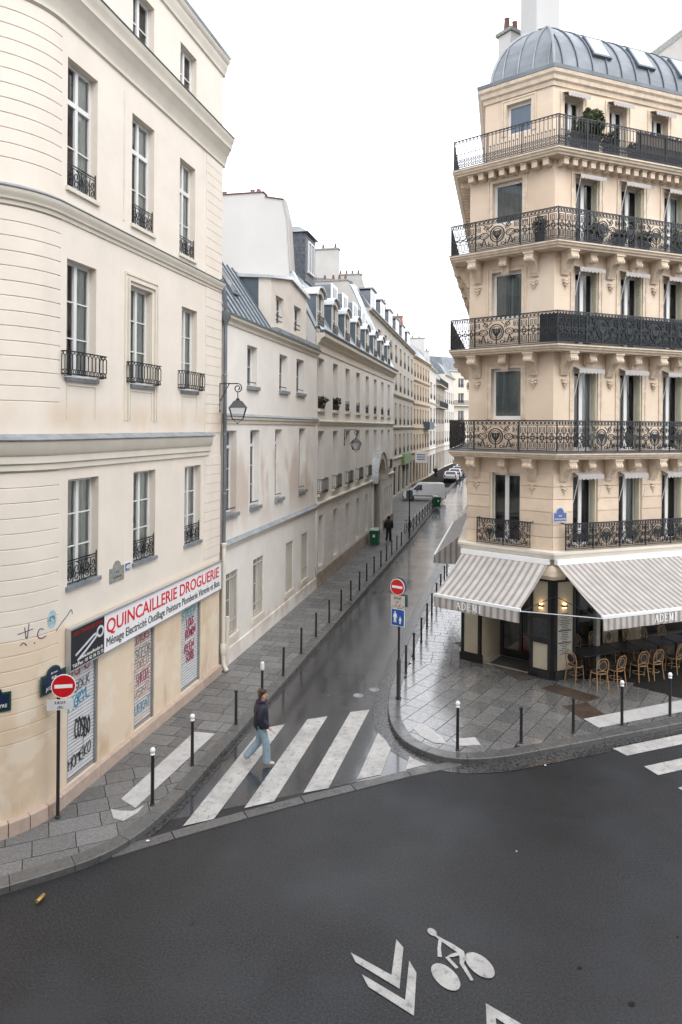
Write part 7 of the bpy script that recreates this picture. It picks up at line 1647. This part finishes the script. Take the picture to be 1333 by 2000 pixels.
# ------------------------------------------------------------------ vehicles
CARG = mat('car_glass', (.02, .023, .026), .08, .2, 1); TYRE = mat('tyre', (.02, .02, .02), .8, .1, 9); RIM = mat('wheel_rim', (.45, .46, .47), .35, .05, 5, metal=.6)
def vehicle(name, label, cat, loc, rz, L, W, prof, glassz, paint_m, wins, wheels, group=None):
    """prof: side silhouette (x from rear 0 to nose L, z); wins: side-window polygons; built around its centre, nose along +x"""
    t = thing(name, label, cat, loc, rz, group); k = MB(); ys = [(-W/2, .0), (-W/2+.06, .05)]; n = len(prof)
    cxm = L/2
    def ring(y, ins):
        out = []
        for x, z in prof:
            tum = max(0, (z-glassz))*.16 if z > glassz else 0
            out.append((x-cxm, (abs(y)-tum)*(1 if y > 0 else -1), z))
        return out
    A, B = ring(-W/2, 0), ring(W/2, 0); k.v += A+B; k.f += [tuple(range(n))[::-1], tuple(range(n, 2*n))]+[(i, (i+1) % n, n+(i+1) % n, n+i) for i in range(n)]
    me = k.mesh('body', paint_m); bm = bmesh.new(); bm.from_mesh(me); bmesh.ops.recalc_face_normals(bm, faces=bm.faces); bmesh.ops.bevel(bm, geom=[e for e in bm.edges], offset=.05, segments=2, affect='EDGES', clamp_overlap=True); bm.to_mesh(me); bm.free(); me.shade_smooth(); me.set_sharp_from_angle(angle=R(35)); link('body', me, t)
    for nm, kind_, poly in wins:
        if kind_ == 'side':
            for s in (-1, 1):
                k = MB(); k.prism([(x-cxm, s*(W/2-max(0, z-glassz)*.16+.004), z) for x, z in poly], (0, s*.004, 0)); link(nm, k.mesh(nm, CARG), t)
        else:
            (x0, z0), (x1, z1), hw0, hw1 = poly; d = Vector((x1-x0, 0, z1-z0)).normalized(); nn = Vector((-d.z, 0, d.x)); nn = nn if kind_ == 'rear' and nn.x < 0 or kind_ == 'front' and nn.x > 0 else -nn
            k = MB(); q = [Vector((x0-cxm, -hw0, z0)), Vector((x0-cxm, hw0, z0)), Vector((x1-cxm, hw1, z1)), Vector((x1-cxm, -hw1, z1))]; k.prism([p+nn*.006 for p in q], nn*.004); link(nm, k.mesh(nm, CARG), t)
    for x in wheels:
        for s in (-1, 1):
            k = MB(); k.lathe([(.22, -.10), (.31, -.09), (.32, 0), (.31, .09), (.22, .10)], (x-cxm, s*(W/2-.09), .32), 16, 'Y'); wh = link('wheel', k.mesh('wheel', TYRE, 40), t); k = MB(); k.lathe([(.05, s*.105), (.21, s*.09), (.22, s*.06)], (x-cxm, s*(W/2-.09), .32), 14, 'Y'); link('rim', k.mesh('rim', RIM, 40), wh)
    for s in (-1, 1):
        k = MB(); zz = .78; k.box(L-cxm-.10, L-cxm+.012, s*(W/2-.30)-.14, s*(W/2-.30)+.14, zz-.09, zz+.07); link('headlight', k.mesh('headlight', RIM), t); k = MB(); k.box(-cxm-.012, -cxm+.06, s*(W/2-.16)-.07, s*(W/2-.16)+.07, zz, zz+.28); link('tail_light', k.mesh('tail_light', RED), t)
        k = MB(); k.box(L*.66-cxm, L*.66-cxm+.10, s*(W/2+.08)-.09, s*(W/2+.08)+.09, 1.02, 1.18); link('mirror', k.mesh('mirror', BLK), t)
    k = MB(); k.box(-cxm-.05, -cxm+.05, -W/2+.06, W/2-.06, .30, .55); link('rear_bumper', k.mesh('rear_bumper', BLK), t); k = MB(); k.box(cxm-.05, cxm+.06, -W/2+.06, W/2-.06, .28, .52); link('front_bumper', k.mesh('front_bumper', BLK), t)
    k = MB(); k.box(-cxm-.055, -cxm-.05, -.26, .26, .58, .69); link('number_plate', k.mesh('number_plate', WHTT), t); return t
vanp = [(.0, .32), (.02, 1.0), (.10, 1.70), (.30, 1.80), (2.55, 1.82), (2.85, 1.74), (3.50, 1.12), (4.10, .98), (4.22, .80), (4.24, .40), (4.15, .28), (.1, .28)]
vehicle('parked_van', 'small white delivery van parked across the pavement', 'van', (8.55, 69.6, KZ), R(174), 4.24, 1.75, vanp, 1.0, mat('white_car_paint', (.84, .85, .86), .25, .03, 2, coat=.4), [('side_window', 'side', [(2.35, 1.10), (2.35, 1.62), (2.78, 1.62), (3.32, 1.14)]), ('windscreen', 'front', ((3.46, 1.14), (2.92, 1.68), .72, .62)), ('side_trim', 'side', [(.9, .50), (.9, .58), (3.2, .58), (3.2, .50)])], (.75, 3.45))
carp = [(.0, .35), (.0, .72), (.08, .98), (.75, 1.02), (1.25, 1.40), (1.6, 1.45), (2.35, 1.44), (3.05, 1.0), (3.95, .86), (4.18, .70), (4.20, .38), (4.1, .26), (.1, .26)]
silver = mat('silver_car_paint', (.48, .50, .52), .25, .05, 2, metal=.4, coat=.4); greyc = mat('grey_car_paint', (.30, .32, .34), .25, .05, 2, metal=.4, coat=.4)
SA = math.atan2(D.y, D.x)
for i, (y, pm, lab) in enumerate(((94.0, silver, 'nearest silver car of the row parked beyond the van'), (100.2, mat('pale_car_paint', (.62, .64, .66), .25, .04, 2, coat=.4), 'pale car parked second in the far row'), (106.5, greyc, 'grey car parked third in the far row'), (113.0, silver, 'silver car parked last in the far row'))):
    vehicle('parked_car', lab, 'car', (14.75+(y-92)*.255, y, KZ), SA, 4.2, 1.78, carp, .98, pm, [('side_window', 'side', [(1.0, 1.05), (1.38, 1.36), (2.28, 1.38), (2.85, 1.05)]), ('windscreen', 'front', ((2.98, 1.04), (2.42, 1.40), .72, .60)), ('rear_window', 'rear', ((.80, 1.06), (1.22, 1.37), .70, .60))], (.78, 3.35), 'cars parked in the far row')
# ------------------------------------------------------------------ small things lying about
t = thing('drink_can', 'crushed golden drinks can in the gutter at bottom left', 'can', (-4.72, 10.85, .02)); k = MB(); k.lathe([(.028, -.085), (.033, -.075), (.033, .07), (.028, .085)], (0, 0, .035), 12, 'X'); o = link('can_body', k.mesh('can_body', mat('gold_can', (.50, .33, .10), .3, .15, 20, metal=.6), 40), t); t.rotation_euler = (0, 0, R(75))
for i, (x, y, s, lab) in enumerate(((-3.46, 12.42, .035, 'white paper scrap in the gutter below the left tactile strip'), (3.2, 12.2, .022, 'tiny pale scrap on the dark road right of centre'), (4.65, 15.32, .025, 'small white scrap in the gutter by the corner bollards'), (-.3, 19.2, .02, 'tiny pale scrap on the side street asphalt'))):
    k = MB(); rg = random.Random(i); k.poly([(s*rg.uniform(.6, 1.2)*math.cos(a), s*rg.uniform(.6, 1.2)*math.sin(a), s*.5*rg.random()) for a in [j*1.05 for j in range(6)]]); o = link('litter', k.mesh('litter', WHP), None, (x, y, .02)); o['label'] = lab; o['category'] = 'litter'
